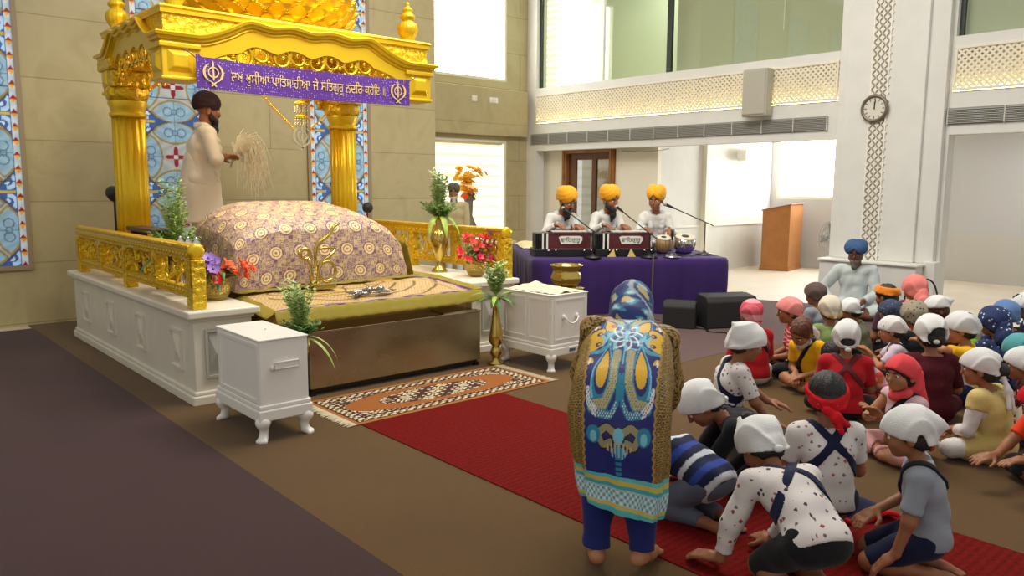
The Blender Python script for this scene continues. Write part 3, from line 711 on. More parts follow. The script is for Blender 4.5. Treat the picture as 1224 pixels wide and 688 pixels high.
# ------------------------------------------------------------------ canopy
def canopy():
    t = thing('gilded_canopy', 'large ornate gold canopy with two fluted columns and a scale-patterned dome over the altar', 'canopy', (3.45, 7.4, 0)); ox, oy = 3.45, 7.4
    for cx in (2.31-ox, 4.6-ox):
        cy = 8.1-oy
        flute = lambda th, z, r: r*(1-.075*abs(math.sin(th*9))**.7)
        c = MB().lathe([(.15, .84), (.148, 1.5), (.146, 2.22)], (cx, cy, 0), 144, flute).build('column', G_smooth, t, True)
        MB().lathe([(.2, .69), (.2, .74), (.18, .76), (.19, .79), (.165, .82), (.155, .85)], (cx, cy, 0), 36).build('column_base', G_smooth, c, 40)
        k = MB(); k.lathe([(.15, 2.2), (.165, 2.215), (.165, 2.24), (.15, 2.25), (.155, 2.28), (.175, 2.33), (.17, 2.35)], (cx, cy, 0), 36); k.build('collar', G_smooth, c, 40)
        k = MB(); k.lathe([(.165, 2.345), (.19, 2.4), (.185, 2.46), (.165, 2.475)], (cx, cy, 0), 48, lambda th, z, r: r*(1+.04*math.sin(th*8))); k.build('leaf_ring', G_relief, c, True)
        k = MB(); k.box(cx-.17, cx+.17, cy-.17, cy+.17, 2.47, 2.62); k.box(cx-.2, cx+.2, cy-.2, cy+.2, 2.62, 2.72); k.build('capital', G_relief, c, bevel=.02)
    X0, X1, Y0, Y1 = 2.16-ox, 4.75-ox, 6.6-oy, 8.28-oy
    def prof(s):      # raised middle of the cornice, s in 0..1 along a side
        a = sstep(.12, .3, s)*sstep(.12, .3, 1-s); return .16*a+.012*a*math.cos(s*2*PI*7)
    def side_run(p0, p1, nout, steps, fn):
        p0, p1, nout = map(lambda q: np.array(q, float), (p0, p1, nout)); V = []; F = []; k = None; LL = np.linalg.norm(p1-p0); uu = (p1-p0)/LL
        for i in range(steps+1):
            s = i/steps; ring = fn(s); k = len(ring)
            for d, z in ring: V.append(p0-uu*d+(uu*(LL+2*d))*s+nout*d+np.array((0, 0, z)))
        for i in range(steps):
            for j in range(k): F.append((i*k+j, i*k+(j+1) % k, (i+1)*k+(j+1) % k, (i+1)*k+j))
        F.append(tuple(range(k))); F.append(tuple(range(steps*k, steps*k+k))[::-1]); return V, F
    sides = [((X0, Y0, 0), (X1, Y0, 0), (0, -1, 0)), ((X0, Y1, 0), (X0, Y0, 0), (-1, 0, 0)), ((X1, Y0, 0), (X1, Y1, 0), (1, 0, 0)), ((X1, Y1, 0), (X0, Y1, 0), (0, 1, 0))]
    for p0, p1, n in sides:
        def corn(s): b = 2.69+prof(s); return [(-.08, b), (.0, b), (.015, b+.012), (.012, b+.028), (.035, b+.032), (.04, b+.052), (.06, b+.056), (.068, b+.078), (.06, b+.088), (-.08, b+.088)]
        m = MB(); m.add(*side_run(p0, p1, n, 72, corn)); c = m.build('cornice', G_smooth, t, 35)
        def fas(s):
            sc = abs(math.sin(s*PI*8)); a = prof(s); return [(-.06, 2.6+a*.85-.03*(1-sc)*sstep(.08, .14, s)*sstep(.08, .14, 1-s)), (-.0, 2.6+a*.85-.03*(1-sc)*sstep(.08, .14, s)*sstep(.08, .14, 1-s)), (-.0, 2.7+a), (-.06, 2.7+a)]
        m = MB(); m.add(*side_run(p0, p1, n, 96, fas)); m.build('scalloped_fascia', G_smooth, t, 35)
        def fr(s): b = 2.77+prof(s)*.98; return [(-.09, b), (-.02, b), (-.02, 2.965), (-.09, 2.965)]
        m = MB(); m.add(*side_run(p0, p1, n, 48, fr)); m.build('carved_frieze', G_relief, t, 35)
        m = MB(); m.add(*side_run(p0, p1, n, 2, lambda s: [(-.09, 2.96), (.0, 2.96), (.012, 2.975), (.0, 2.992), (-.09, 2.992)])); m.build('top_bead', G_smooth, t, 35)
        # leaf scrolls on the frieze ends and the hanging openwork
        d = np.array(p1)-np.array(p0); Ln = np.linalg.norm(d); u = d/Ln; nn = np.array(n, float)
        m = MB()
        for k in range(int(Ln/.17)):
            s0 = .28+k*.17
            if s0 > Ln-.3: break
            a = prof(s0/Ln)*.85; sg = 1 if k % 2 else -1; ce = np.array(p0)+u*(s0+.05)+nn*-.04+np.array((0, 0, 2.55+a)); pts = []
            for i in range(26):
                q = i/25; th = sg*(q*8.5)+1.2; rad = .085*(1-q)**.7+.008; pts.append(ce+u*rad*math.cos(th)+np.array((0, 0, 1))*rad*math.sin(th)+nn*.02*q)
            m.tube(pts, [.02*(1-.55*i/25) for i in range(26)], 8)
            for j in range(5):
                th = j*1.256+k; p = ce+u*.088*math.cos(th)+np.array((0, 0, .088*math.sin(th))); m.ball(p, (.026, .018, .02), 8, 5)
        m.build('leaf_openwork', gold_mat('gilded bright relief', hexc(235, 192, 40), .2, metal=.75), t, True)
    cp = MB(); cp.prism([(X0, Y0), (X1, Y0), (X1, Y1), (X0, Y1)], (0, 0, 2.93), (1, 0, 0), (0, 1, 0), (0, 0, 1), .05); cp.build('ceiling_panel', G_smooth, t)
    for sx, sy in ((-1, -1), (1, -1), (-1, 1), (1, 1)):
        x = (X0 if sx < 0 else X1); y = (Y0 if sy < 0 else Y1); x_in = x-sx*.27; y_in = y-sy*.24
        m = MB(); m.box(min(x, x_in)-.005, max(x, x_in)+.005, min(y, y_in)-.005, max(y, y_in)+.005, 2.44, 2.69)
        m.box(min(x, x_in)-.03, max(x, x_in)+.03, min(y, y_in)-.03, max(y, y_in)+.03, 2.66, 2.7); m.box(min(x, x_in)-.02, max(x, x_in)+.02, min(y, y_in)-.02, max(y, y_in)+.02, 2.41, 2.44)
        cxm = (x+x_in)/2; hw = .085                                    # raised bevelled lozenge on the faces
        yy = y+sy*.005
        m.add([(cxm-.1, yy, 2.47), (cxm+.1, yy, 2.47), (cxm+.1, yy, 2.65), (cxm-.1, yy, 2.65), (cxm-.06, yy+sy*.03, 2.51), (cxm+.06, yy+sy*.03, 2.51), (cxm+.06, yy+sy*.03, 2.61), (cxm-.06, yy+sy*.03, 2.61)], [(4, 5, 6, 7), (0, 1, 5, 4), (1, 2, 6, 5), (2, 3, 7, 6), (3, 0, 4, 7)])
        xx = x+sx*.005; cym = (y+y_in)/2
        m.add([(xx, cym-.09, 2.47), (xx, cym+.09, 2.47), (xx, cym+.09, 2.65), (xx, cym-.09, 2.65), (xx+sx*.03, cym-.05, 2.51), (xx+sx*.03, cym+.05, 2.51), (xx+sx*.03, cym+.05, 2.61), (xx+sx*.03, cym-.05, 2.61)], [(4, 5, 6, 7), (0, 1, 5, 4), (1, 2, 6, 5), (2, 3, 7, 6), (3, 0, 4, 7)])
        cb = m.build('corner_block', G_smooth, t, bevel=.008)
        q = MB(); scroll(q, (x_in-sx*.0, y-sy*.04, 2.44), (-sx, 0, 0), (0, 0, 1), .14, .2, .014, 5, 4); q.build('leaf_bracket', G_relief, cb, True)
        # finial
        fx, fy = x-sx*.16, y-sy*.15
        if sy > 0: fx, fy = x-sx*.12, y-sy*.12
        rib = lambda th, z, r: r*(1+.06*abs(math.sin(th*8)))
        MB().lathe([(.06, 2.98), (.075, 3.0), (.06, 3.03), (.085, 3.07), (.1, 3.12), (.09, 3.17), (.055, 3.2), (.05, 3.21), (.07, 3.225), (.075, 3.25), (.045, 3.28), (.04, 3.29), (.05, 3.305), (.045, 3.325), (.02, 3.34), (.018, 3.355), (.024, 3.365), (.004, 3.39)], (fx, fy, 0), 48, rib).build('finial', G_smooth, t, True)
    # dome: overlapping petal scales
    def dome(th, v):
        z = v; return z
    m = MB(); nv, nu = 130, 312; V = []
    for j in range(nv+1):
        v = j/nv; zz = 2.98+.95*v; base = .78*math.sqrt(max(0, 1-((max(0, v-.28))/.74)**2)) if v > .28 else .66+.12*math.sin(v/.28*PI/2)
        for i in range(nu):
            th = 2*PI*i/nu; row = v*11; rr = math.floor(row); fr_ = row-rr; col = th/(2*PI)*26+(.5 if int(rr) % 2 else 0); fc = (col % 1)-.5
            q_ = 1-abs(fc*2)**2*.8; sc = .055*max(0, fr_/q_)**1.3 if fr_ < q_ else .0; sc = sc*(1-.5*abs(fc*2)**2)
            V.append(((base+sc)*math.cos(th), (base+sc)*math.sin(th), zz))
    F = [(j*nu+i, j*nu+(i+1) % nu, (j+1)*nu+(i+1) % nu, (j+1)*nu+i) for j in range(nv) for i in range(nu)]
    m.add(V, F); m.build('scaled_dome', gold_mat('gilded dome', hexc(226, 184, 40), .28, metal=.65), t, 50)
    MB().lathe([(.72, 2.97), (.75, 2.985), (.75, 3.0), (.7, 3.01)], seg=64).build('dome_base', G_smooth, t, True)
    # small hidden bulbs under the beam
    for x in (X0+.42, X1-.42): 
        MB().ball((x, Y0+.16, 2.56), .022).build('bulb', emis('warm bulb', (1, .85, .5), 18), t, True)
    return t
canopy()
def emblem(mb, c, s, n=(0, -1, 0), d=.004, u=(1, 0, 0)):
    """double-edged blade, ring and two curved swords; half height s"""
    c = np.array(c, float); u = np.array(u, float); v = np.array((0, 0, 1.)); n = np.array(n, float); P = lambda q, o=0: mb.prism(q, c+n*o, u, v, n, d)
    P([(0, s), (.07*s, .8*s), (.05*s, .4*s), (.075*s, -.35*s), (0, -.55*s), (-.075*s, -.35*s), (-.05*s, .4*s), (-.07*s, .8*s)])
    R = .42*s; k = 28; ring = [(R*math.cos(2*PI*i/k), .1*s+R*math.sin(2*PI*i/k)) for i in range(k)]; rin = [(.78*a, .1*s+.78*(b-.1*s)) for a, b in ring]
    for i in range(k): P([ring[i], ring[(i+1) % k], rin[(i+1) % k], rin[i]], .001)
    for sx in (-1, 1):
        out = []; inn = []
        for i in range(17):
            a = math.radians(-72+i*8.6); ro = .8*s; ri = .8*s-(.17*s*math.sin(PI*(i+.5)/17.5)**.7+.01*s); cy = .08*s
            out.append((sx*ro*math.cos(a), cy+ro*math.sin(a)*.92)); inn.append((sx*ri*math.cos(a), cy+ri*math.sin(a)*.92))
        for i in range(16): P([out[i], out[i+1], inn[i+1], inn[i]] if sx > 0 else [inn[i], inn[i+1], out[i+1], out[i]], .002)
        P([(sx*.26*s, -.62*s), (sx*.1*s, -.78*s), (-sx*.16*s, -1.0*s), (-sx*.22*s, -.95*s), (0, -.7*s), (sx*.2*s, -.56*s)], .003)
M_goldthread = gold_mat('gold thread', hexc(206, 178, 110), .45, .4, 300, metal=.35)
def banner():
    m, nt, b = _nodes('purple sequined cloth'); v = coords(nt, 'Object', (52, 1, 52)); vo = N(nt, 'ShaderNodeTexVoronoi', i_Scale=1.0, i_Randomness=.35); L(nt, v, vo.inputs['Vector'])
    c = ramp(nt, vo.outputs[0], [(0, hexc(236, 226, 240)), (.13, hexc(220, 205, 230)), (.17, hexc(84, 34, 142)), (.5, hexc(74, 26, 128))]); L(nt, c, b.inputs['Base Color']); b.inputs['Roughness'].default_value = .45; b.inputs['Sheen Weight'].default_value = .2
    t = thing('cloth_banner', 'purple sequined cloth banner with gold lettering and two emblems hanging across the canopy front', 'banner', (3.42, 6.52, 2.35))
    W = 1.03
    def f(u, w): return (u, -.012*math.sin(u*5+w*2)-.008*math.sin(u*13), w-.014*math.sin((u+W)/(2*W)*PI)+(.02*(w/.25) if u < -W+.03 else 0))
    q = MB(); q.grid(f, 90, 12, -W, W, 0, .25); q2 = MB(); q2.grid(lambda u, w: tuple(np.array(f(u, w))+(0, .004, 0)), 90, 12, -W, W, 0, .25); q2.F = [x[::-1] for x in q2.F]
    q.add(q2.V[0], q2.F); q.build('cloth', m, t, True)
    V, F = text_mesh('ਲਖ ਖੁਸੀਆ ਪਾਿਤਸਾਹੀਆ ਜੇ ਸਿਤਗੁਰੁ ਨਦਿਰ ਕਰੇਇ ॥', .1, .0015)
    w = V[:, 0].max()-V[:, 0].min(); V[:, 0] = (V[:, 0]-(V[:, 0].max()+V[:, 0].min())/2)*(1.5/w); hgt = V[:, 1].max()-V[:, 1].min(); V[:, 1] = (V[:, 1]-(V[:, 1].max()+V[:, 1].min())/2)*(.125/hgt)
    P = np.array([np.array(f(a+.0, b2+.125))+(0, -.006-c2, 0) for a, b2, c2 in V]); q = MB(); q.add(P, F); q.build('lettering', M_goldthread, t)
    for x in (-.9, .9):
        q = MB(); emblem(q, (0, 0, 0), .105); P = np.vstack(q.V); q.V = [np.array([np.array(f(a+x, c2+.125))+(0, -.006+b2, 0) for a, b2, c2 in P])]; q.build('emblem', M_goldthread, t)
    for s in (-1, 1): MB().tube([(s*W, 0, .24), (s*(W+.05), -.02, .27), (s*(W+.09), .03, .3)], .004).build('tie', mat('purple cord', hexc(80, 30, 130), .6), t)
banner()
def hanging_emblem():
    M_cr = mat('crystal silver', hexc(214, 206, 178), .15, .7); t = thing('hanging_ornament', 'silver emblem ornament hanging on two gold chains beneath the canopy', 'ornament', (3.74, 7.4, 2.05))
    q = MB(); emblem(q, (0, .0, .0), .13, d=.012); q.build('emblem', M_cr, t)
    for p in ((-.44, 0, .42), (.42, 0, .38)):
        q = MB(); n = 24; a = np.array((math.copysign(.06, p[0]), 0, .06))
        for i in range(n): c = a+(np.array(p)-a)*(i+.5)/n; q.ball(c, (.012, .008, .012), 8, 5)
        q.build('chain', G_smooth, t, True)
    for z, r in ((.34, .065), (.21, .06)):
        q = MB()
        for i in range(14):
            th = 2*PI*i/14
            for j in range(5): q.ball((r*math.cos(th), r*math.sin(th), z-.02-j*.017), .008, 6, 4)
        d = q.build('crystal_tier', M_cr, t, True); MB().lathe([(r, z-.02), (r+.004, z), (r*.7, z+.02), (.01, z+.03)], seg=20).build('tier_ring', G_smooth, d, True)
    MB().tube([(0, 0, .1), (0, 0, .85)], .005).build('wire', G_smooth, t)
hanging_emblem()

# ------------------------------------------------------------------ throne, cloths
M_bed = mat('dark gilt board', hexc(196, 156, 80), .5)
def throne():
    t = thing('throne_platform', 'low gilt throne platform under the patterned cloths between the plinths', 'platform', (3.46, 7.2, 0))
    MB().box(-.93, .93, -1.64, 1.7, .12, .6).build('body', M_bed, t, bevel=.01)
    for x in (-.85, .85):
        for y in (-1.4, 1.6): MB().lathe([(.05, 0), (.06, .04), (.045, .08), (.06, .13)], (x, y, 0), 16).build('leg', M_bed, t, True)
    MB().box(-.95, .95, -1.7, 1.72, .6, .62).build('top', M_bed, t, bevel=.005)
throne()
def rumala_color(U, V, dens=1.0, seed=1):
    """gold and purple brocade with ringed medallions in a staggered grid"""
    r = np.random.RandomState(seed); C = np.zeros(U.shape+(3,)); C[:] = hexc(188, 162, 128)
    s = (np.sin(U*210+3*np.sin(V*90))*np.sin(V*210+3*np.sin(U*85))); C[s > .1] = hexc(112, 80, 110); C[s < -.6] = hexc(206, 182, 130)
    p = .215; row = np.floor(V/p); a = (U+(row % 2)*p/2) % p-p/2; b = V % p-p/2; d = np.hypot(a, b)
    C[d < .062] = hexc(190, 158, 116)
    for q, w, c in ((.06, .005, (112, 76, 106)), (.046, .008, (222, 196, 138)), (.034, .004, (104, 70, 98)), (.022, .007, (228, 204, 146)), (0, .007, (104, 66, 96))): C[np.abs(d-q) < w] = hexc(*c)
    return C
def grid_obj(name, fn, nu, nv, m, parent, colfn=None, th=.004):
    u = np.linspace(0, 1, nu+1); v = np.linspace(0, 1, nv+1); U, Vv = np.meshgrid(u, v); P = fn(U, Vv)
    F = [(j*(nu+1)+i, j*(nu+1)+i+1, (j+1)*(nu+1)+i+1, (j+1)*(nu+1)+i) for j in range(nv) for i in range(nu)]
    o = fast_obj(name, P.reshape(-1, 3), F, m, parent, None if colfn is None else colfn(U, Vv, P).reshape(-1, 3))
    md = o.modifiers.new('cloth thickness', 'SOLIDIFY'); md.thickness = th; md.offset = -1; return o
def lump():
    t = thing('brocade_cover', 'large gold and purple brocade cloth draped over the raised mound on the altar', 'cloth', (3.28, 6.9, .715), math.radians(4))
    MT = attr_mat('brocade', .5, bump=.25, bscale=180); xs = [(-.93, 0.0), (-.92, .4), (-.89, .68), (-.8, .83), (-.6, .95), (-.45, .99), (0, 1), (.45, .99), (.6, .95), (.8, .82), (.9, .62), (.93, .35), (.94, .0)]
    ys = [(-.72, .0), (-.71, .35), (-.68, .68), (-.6, .81), (-.4, .9), (-.1, .985), (0, 1), (.2, 1), (.42, .85), (.5, .5), (.52, .0)]
    def arc(pts, s, hscale):
        P = np.array(pts, float); d = np.hypot(np.diff(P[:, 0]), np.diff(P[:, 1])*hscale); c = np.r_[0, np.cumsum(d)]; c /= c[-1]
        k = np.linspace(0, 1, 200); a = np.interp(k, c, P[:, 0]); b = np.interp(k, c, P[:, 1]); ker = np.ones(7)/7
        b2 = np.convolve(np.pad(b, 3, 'edge'), ker, 'valid'); return np.interp(s, k, a), np.interp(s, k, b2)
    def fn(U, V):
        x, hx = arc(xs, U, .8); y, hy = arc(ys, V, .8); x = x*.93*(1-.16*np.clip((y+.7)/1.2, 0, 1)); z = .004+.71*hx*hy
        z = z+.006*np.sin(x*23+y*7)*(1-hx*hy)+.004*np.sin(y*31+x*5); x = x*(1-.06*np.maximum(0, -.2-y)*0); side = (1-hx*hy)
        return np.stack([x+.012*side*np.sin(y*14), y+.014*side*np.sin(x*12), z], -1)
    def cf(U, V, P): return rumala_color(U*2.6, V*2.3)
    grid_obj('cloth', fn, 380, 340, MT, t, cf)
    # gold tinsel edging along the front and right hem
    M_tin = gold_mat('gold tinsel fringe', hexc(190, 172, 70), .42, .9, 240, metal=.45)
    def hem(U, V): x = -.88+1.8*U; return np.stack([x, -.715-.1*V+0*x, .012-.004*V+.003*np.sin(x*40)], -1)
    grid_obj('front_fringe', hem, 120, 4, M_tin, t)
    def hem2(U, V): y = -.72+1.1*U; return np.stack([(.875+.08*V-.02*(1-V))*(1-.16*np.clip((y+.7)/1.2, 0, 1)), y, .01+.34*(1-V)**.8+.004*np.sin(y*60)], -1)
    grid_obj('side_fringe', hem2, 60, 6, M_tin, t)
lump()
def front_cloth():
    t = thing('brocade_sheet', 'flat gold brocade sheet with gold fringed edge spread before the mound, rings drawn on it', 'cloth', (3.45, 5.9, .62))
    MT = attr_mat('brocade flat', .5, bump=.25, bscale=180)
    def fn(U, V): x = -.94+1.88*U; y = -.45+.68*V; return np.stack([x, y, .03+.06*V+.004*np.sin(x*17+y*9)+.003*np.sin(y*26)], -1)
    def cf(U, V, P):
        x, y = P[..., 0], P[..., 1]; C = np.zeros(U.shape+(3,)); C[:] = hexc(184, 156, 104); s = np.sin(x*190+2*np.sin(y*70))*np.sin(y*190); C[s > .35] = hexc(146, 112, 84); C[s < -.5] = hexc(206, 182, 124)
        def ring(cx, cy, rx, ry, w, c):
            d = np.abs(np.hypot((x-cx)/rx, (y-cy)/ry)-1)*min(rx, ry); C[d < w] = hexc(*c)
        dk = (112, 84, 52)
        ring(-.28, .06, .16, .09, .012, (190, 160, 60)); ring(-.28, .06, .2, .12, .006, dk); ring(.3, .2, .1, .06, .007, dk); ring(.05, .1, .12, .07, .006, dk); ring(-.6, .1, .16, .08, .006, dk)
        for R in (.34, .46, .6, .76):
            a = np.abs(np.hypot((x+.1)/1.35, (y-.3))-R); C[(a < .011) & (y < .12) & (x > -.8)] = hexc(*dk)
        C[y < -.42] = hexc(90, 50, 140); C[(x > .9)] = hexc(90, 50, 140); C[(x > .8) & (x < .83)] = hexc(150, 130, 90); return C
    grid_obj('sheet', fn, 260, 130, MT, t, cf)
    M_tin = MATS['gold tinsel fringe']
    def h1(U, V): x = -.97+1.98*U; return np.stack([x, -.46-.05*np.sin(V*1.4), .032-.1*V**1.3+.004*np.sin(x*50)], -1)
    grid_obj('front_fringe', h1, 160, 6, M_tin, t)
    def h2(U, V): y = -.46+1.3*U; return np.stack([.94+.1*V-.02*U, y, .032+.06*np.minimum(1, U*1.9)+.008*V], -1)
    grid_obj('side_fringe', h2, 80, 4, M_tin, t)
    def h3(U, V): y = -.46+.65*U; return np.stack([-.94-.09*V, y, .032+.06*U-.05*V], -1)
    grid_obj('left_fringe', h3, 60, 4, M_tin, t)
front_cloth()
def ek_onkar():
    t = thing('brass_symbol', 'upright brass sacred numeral-and-letter symbol standing on the brocade sheet', 'ornament', (3.17, 5.97, .712)); k = .00178
    P = lambda a, b: ((a-190)*k*1.05, 0, (395-b)*k)
    MB().box(-.105, .105, -.05, .05, 0, .05).build('base', G_brass, t, bevel=.008)
    m = MB(); m.tube([P(108+24*math.cos(q*PI/10), 225-24*math.sin(q*PI/10)) for q in range(20)], .016, 10, True)
    m.tube([P(85, 232), P(76, 222), P(80, 208)], .012, 8); m.tube([P(120, 248), P(134, 275), P(136, 320), P(138, 378)], .017, 10); m.build('numeral_stroke', G_brass, t, True)
    m = MB(); pts = [(158, 300), (156, 240), (160, 200), (170, 178), (190, 165), (215, 150), (238, 128), (246, 108), (262, 96), (282, 88)]; m.tube([P(*q) for q in pts], [.012, .015, .017, .018, .018, .017, .016, .014, .012, .008], 10)
    m.tube([P(*q) for q in [(162, 205), (205, 202), (258, 203), (255, 214), (225, 245), (190, 262), (176, 285), (168, 330), (160, 378)]], .014, 10)
    m.tube([P(214+42*math.cos(q*PI/12), 312-46*math.sin(q*PI/12)) for q in range(24)], .015, 10, True)
    m.tube([P(*q) for q in [(196, 268), (215, 262), (235, 270)]], .013, 8); m.build('letter_stroke', G_brass, t, True)
ek_onkar()
def silver_tray():
    M_si = mat('old silver', hexc(150, 150, 152), .22, 1); r = random.Random(4)
    t = thing('silver_ornament', 'heap of small dark silver ceremonial blades lying on the brocade sheet', 'ornament', (3.44, 5.62, .672))
    m = MB()
    for k in range(16):
        a = r.uniform(0, 6.28); c = (r.uniform(-.2, .2), r.uniform(-.08, .08), .02+r.uniform(0, .02)); d = (math.cos(a), math.sin(a)); pts = [(c[0]+d[0]*q*.09-d[1]*.03*q*q, c[1]+d[1]*q*.06+d[0]*.03*q*q, c[2]) for q in (-1, -.5, 0, .5, 1)]
        m.tube(pts, [.003, .011, .013, .01, .002], 6)
    m.build('blade_heap', M_si, t, True)
    m = MB(); [m.ball((x, y, .045), (.035, .03, .028), 12, 8) for x, y in ((-.02, .02), (.08, .0))]; m.tube([(.14+.05*math.cos(q), .01+.035*math.sin(q), .03) for q in np.linspace(0, 6.2, 20)], .008, 6, True); m.build('boss', M_si, t, True)
silver_tray()
def steel_chest():
    m, nt, b = _nodes('stained stainless steel'); v = coords(nt, 'Object', (1.2, 1, 2.2)); t1 = N(nt, 'ShaderNodeTexNoise', i_Scale=2.0, i_Detail=2.0); L(nt, v, t1.inputs['Vector'])
    L(nt, ramp(nt, t1.outputs[0], [(.3, hexc(148, 138, 110)), (.7, hexc(162, 152, 126))]), b.inputs['Base Color']); b.inputs['Metallic'].default_value = .9
    L(nt, ramp(nt, t1.outputs[0], [(.3, (.22, .22, .22)), (.7, (.36, .36, .36))]), b.inputs['Roughness'])
    M2 = mat('polished steel', hexc(176, 164, 138), .12, 1)
    t = thing('steel_offering_chest', 'long low stainless steel offering chest in front of the altar, brownish reflections', 'chest', (3.5, 5.43, 0))
    MB().box(-.83, .81, -.17, .1, .06, .49).build('body', m, t, bevel=.006)
    MB().box(-.84, .82, -.18, .11, .49, .5).build('lid', M2, t, bevel=.003)
    MB().prism([(.42, -.16), (.78, -.16), (.74, .09), (.46, .09)], (0, 0, .5), (1, 0, 0), (0, 1, 0), (0, 0, 1), .012).build('slot_plate', M2, t)
    MB().box(-.81, .79, -.15, .09, .03, .06).build('plinth', M_black, t)
    for x in (-.8, .78):
        for y in (-.14, .07): MB().box(x-.02, x+.02, y-.02, y+.02, .0, .04).build('foot', M_black, t)
steel_chest()

# ------------------------------------------------------------------ white chests on claw feet
def claw_chest(loc, w, d, h, label, extra, rz=0):
    t = thing('donation_chest', label, 'chest', loc, rz); zt = h
    b = MB(); b.box(0, w, 0, d, .24, zt-.012); bo = b.build('body', M_boxw, t, bevel=.006)
    MB().box(-.006, w+.006, -.006, d+.006, zt-.012, zt).build('lid', M_boxw, t, bevel=.004)
    m = MB(); m.box(-.02, w+.02, -.02, d+.02, .14, .21); m.box(-.012, w+.012, -.012, d+.012, .21, .24); m.build('plinth', M_boxw, t, bevel=.008)
    fr = MB(); e = .006; n_ = 2
    for k in range(n_):                    # raised frames on the long side facing left
        y0 = .03+k*(d-.03)/n_; y1 = y0+(d-.03)/n_-.03
        for a, b_, c, d2 in ((y0, y1, .27, .285), (y0, y1, zt-.055, zt-.04), (y0, y0+.015, .285, zt-.055), (y1-.015, y1, .285, zt-.055)): fr.box(-e, 0, a, b_, c, d2)
    for a, b_, c, d2 in ((.03, w-.03, .27, .283), (.03, w-.03, zt-.055, zt-.042), (.03, .043, .283, zt-.055), (w-.043, w-.03, .283, zt-.055)): fr.box(a, b_, -e, 0, c, d2)
    if extra != 'plain': fr.build('panel_moulding', M_boxw, t)
    else:
        fr2 = MB(); fr2.box(-e, 0, .02, .045, .25, zt-.03); fr2.box(-e, 0, d-.045, d-.02, .25, zt-.03); fr2.box(-e, 0, .045, d-.045, .25, .27); fr2.box(-e, 0, .045, d-.045, zt-.05, zt-.03); fr2.build('panel_moulding', M_boxw, t)
    cx = w/2; hm = MB()
    if extra == 'plain':
        hm.tube([(cx-.07, -.012, zt-.19), (cx-.07, -.012, zt-.15), (cx+.09, -.012, zt-.15), (cx+.09, -.012, zt-.19), (cx-.07, -.012, zt-.19)], .006, 6); hm.box(cx-.09, cx-.06, -.012, 0, zt-.2, zt-.17)
        MB().lathe([(.006, 0), (.006, .002)], (w*.6, d*.5, zt), 10).build('coin_hole', M_black, t)
    else:
        hm.tube([(cx-.08+.16*i/12, -.03-.012*math.sin(PI*i/12), zt-.2-.055*math.sin(PI*i/12)**.6) for i in range(13)], .007, 8)
        for s in (-.08, .08): hm.ball((cx+s, -.008, zt-.2), (.02, .014, .024), 10, 6)
        MB().box(cx-.02, cx+.05, -.026, -.019, .165, .19).build('nameplate', mat('blue grey plate', hexc(86, 92, 120), .4), t)
    hm.build('handle', M_boxw, t, True)
    for x, sx in ((.04, -1), (w-.04, 1)):
        for y, sy in ((.04, -1), (d-.04, 1)):
            q = Solid(); f = np.array((sx*.7, sy*.7, 0)); c = np.array((x, y, 0)); q.cone(c+(0, 0, .15), c+f*.035+(0, 0, .13), .05, .042, .02); q.cone(c+f*.035+(0, 0, .13), c+f*.02+(0, 0, .07), .042, .022, .02); q.cone(c+f*.02+(0, 0, .07), c+f*.03+(0, 0, .035), .022, .03, .02)
            for a in (-.6, 0, .6):
                g = np.array((f[0]*math.cos(a)-f[1]*math.sin(a), f[0]*math.sin(a)+f[1]*math.cos(a), 0)); q.cone(c+f*.03+(0, 0, .035), c+f*.03+g*.04+(0, 0, .016), .022, .016, .006)
            q.cut(lambda P: -P[..., 2]); V, F = q.mesh(.008); fast_obj('claw_foot', V, F, M_boxw, t)
    return t
claw_chest((1.95, 4.5, 0), .32, .66, .65, 'plain white chest on claw feet at the left front corner of the altar', 'plain')
claw_chest((4.6, 4.66, 0), .44, .62, .67, 'white panelled claw-footed chest with drop handle and a lace cloth on top, right of altar', 'panel')
def doily():
    o = thing('lace_cloth', 'crumpled cream lace cloth lying on the white panelled chest', 'cloth', (4.82, 4.97, .671)); M_l = mat('cream lace', hexc(222, 212, 178), .8, bump=.7, bscale=90)
    def fn(U, V): x = -.2+.4*U; y = -.29+.58*V; return np.stack([x, y, .006+.006*np.sin(x*40+y*30)*np.sin(y*36)+.045*np.exp(-((x-.08)**2+(y-.2)**2)/.004)+.02*np.exp(-((x+.02)**2)/.002)*np.abs(np.sin(y*30))], -1)
    grid_obj('cloth', fn, 60, 80, M_l, o)
doily()

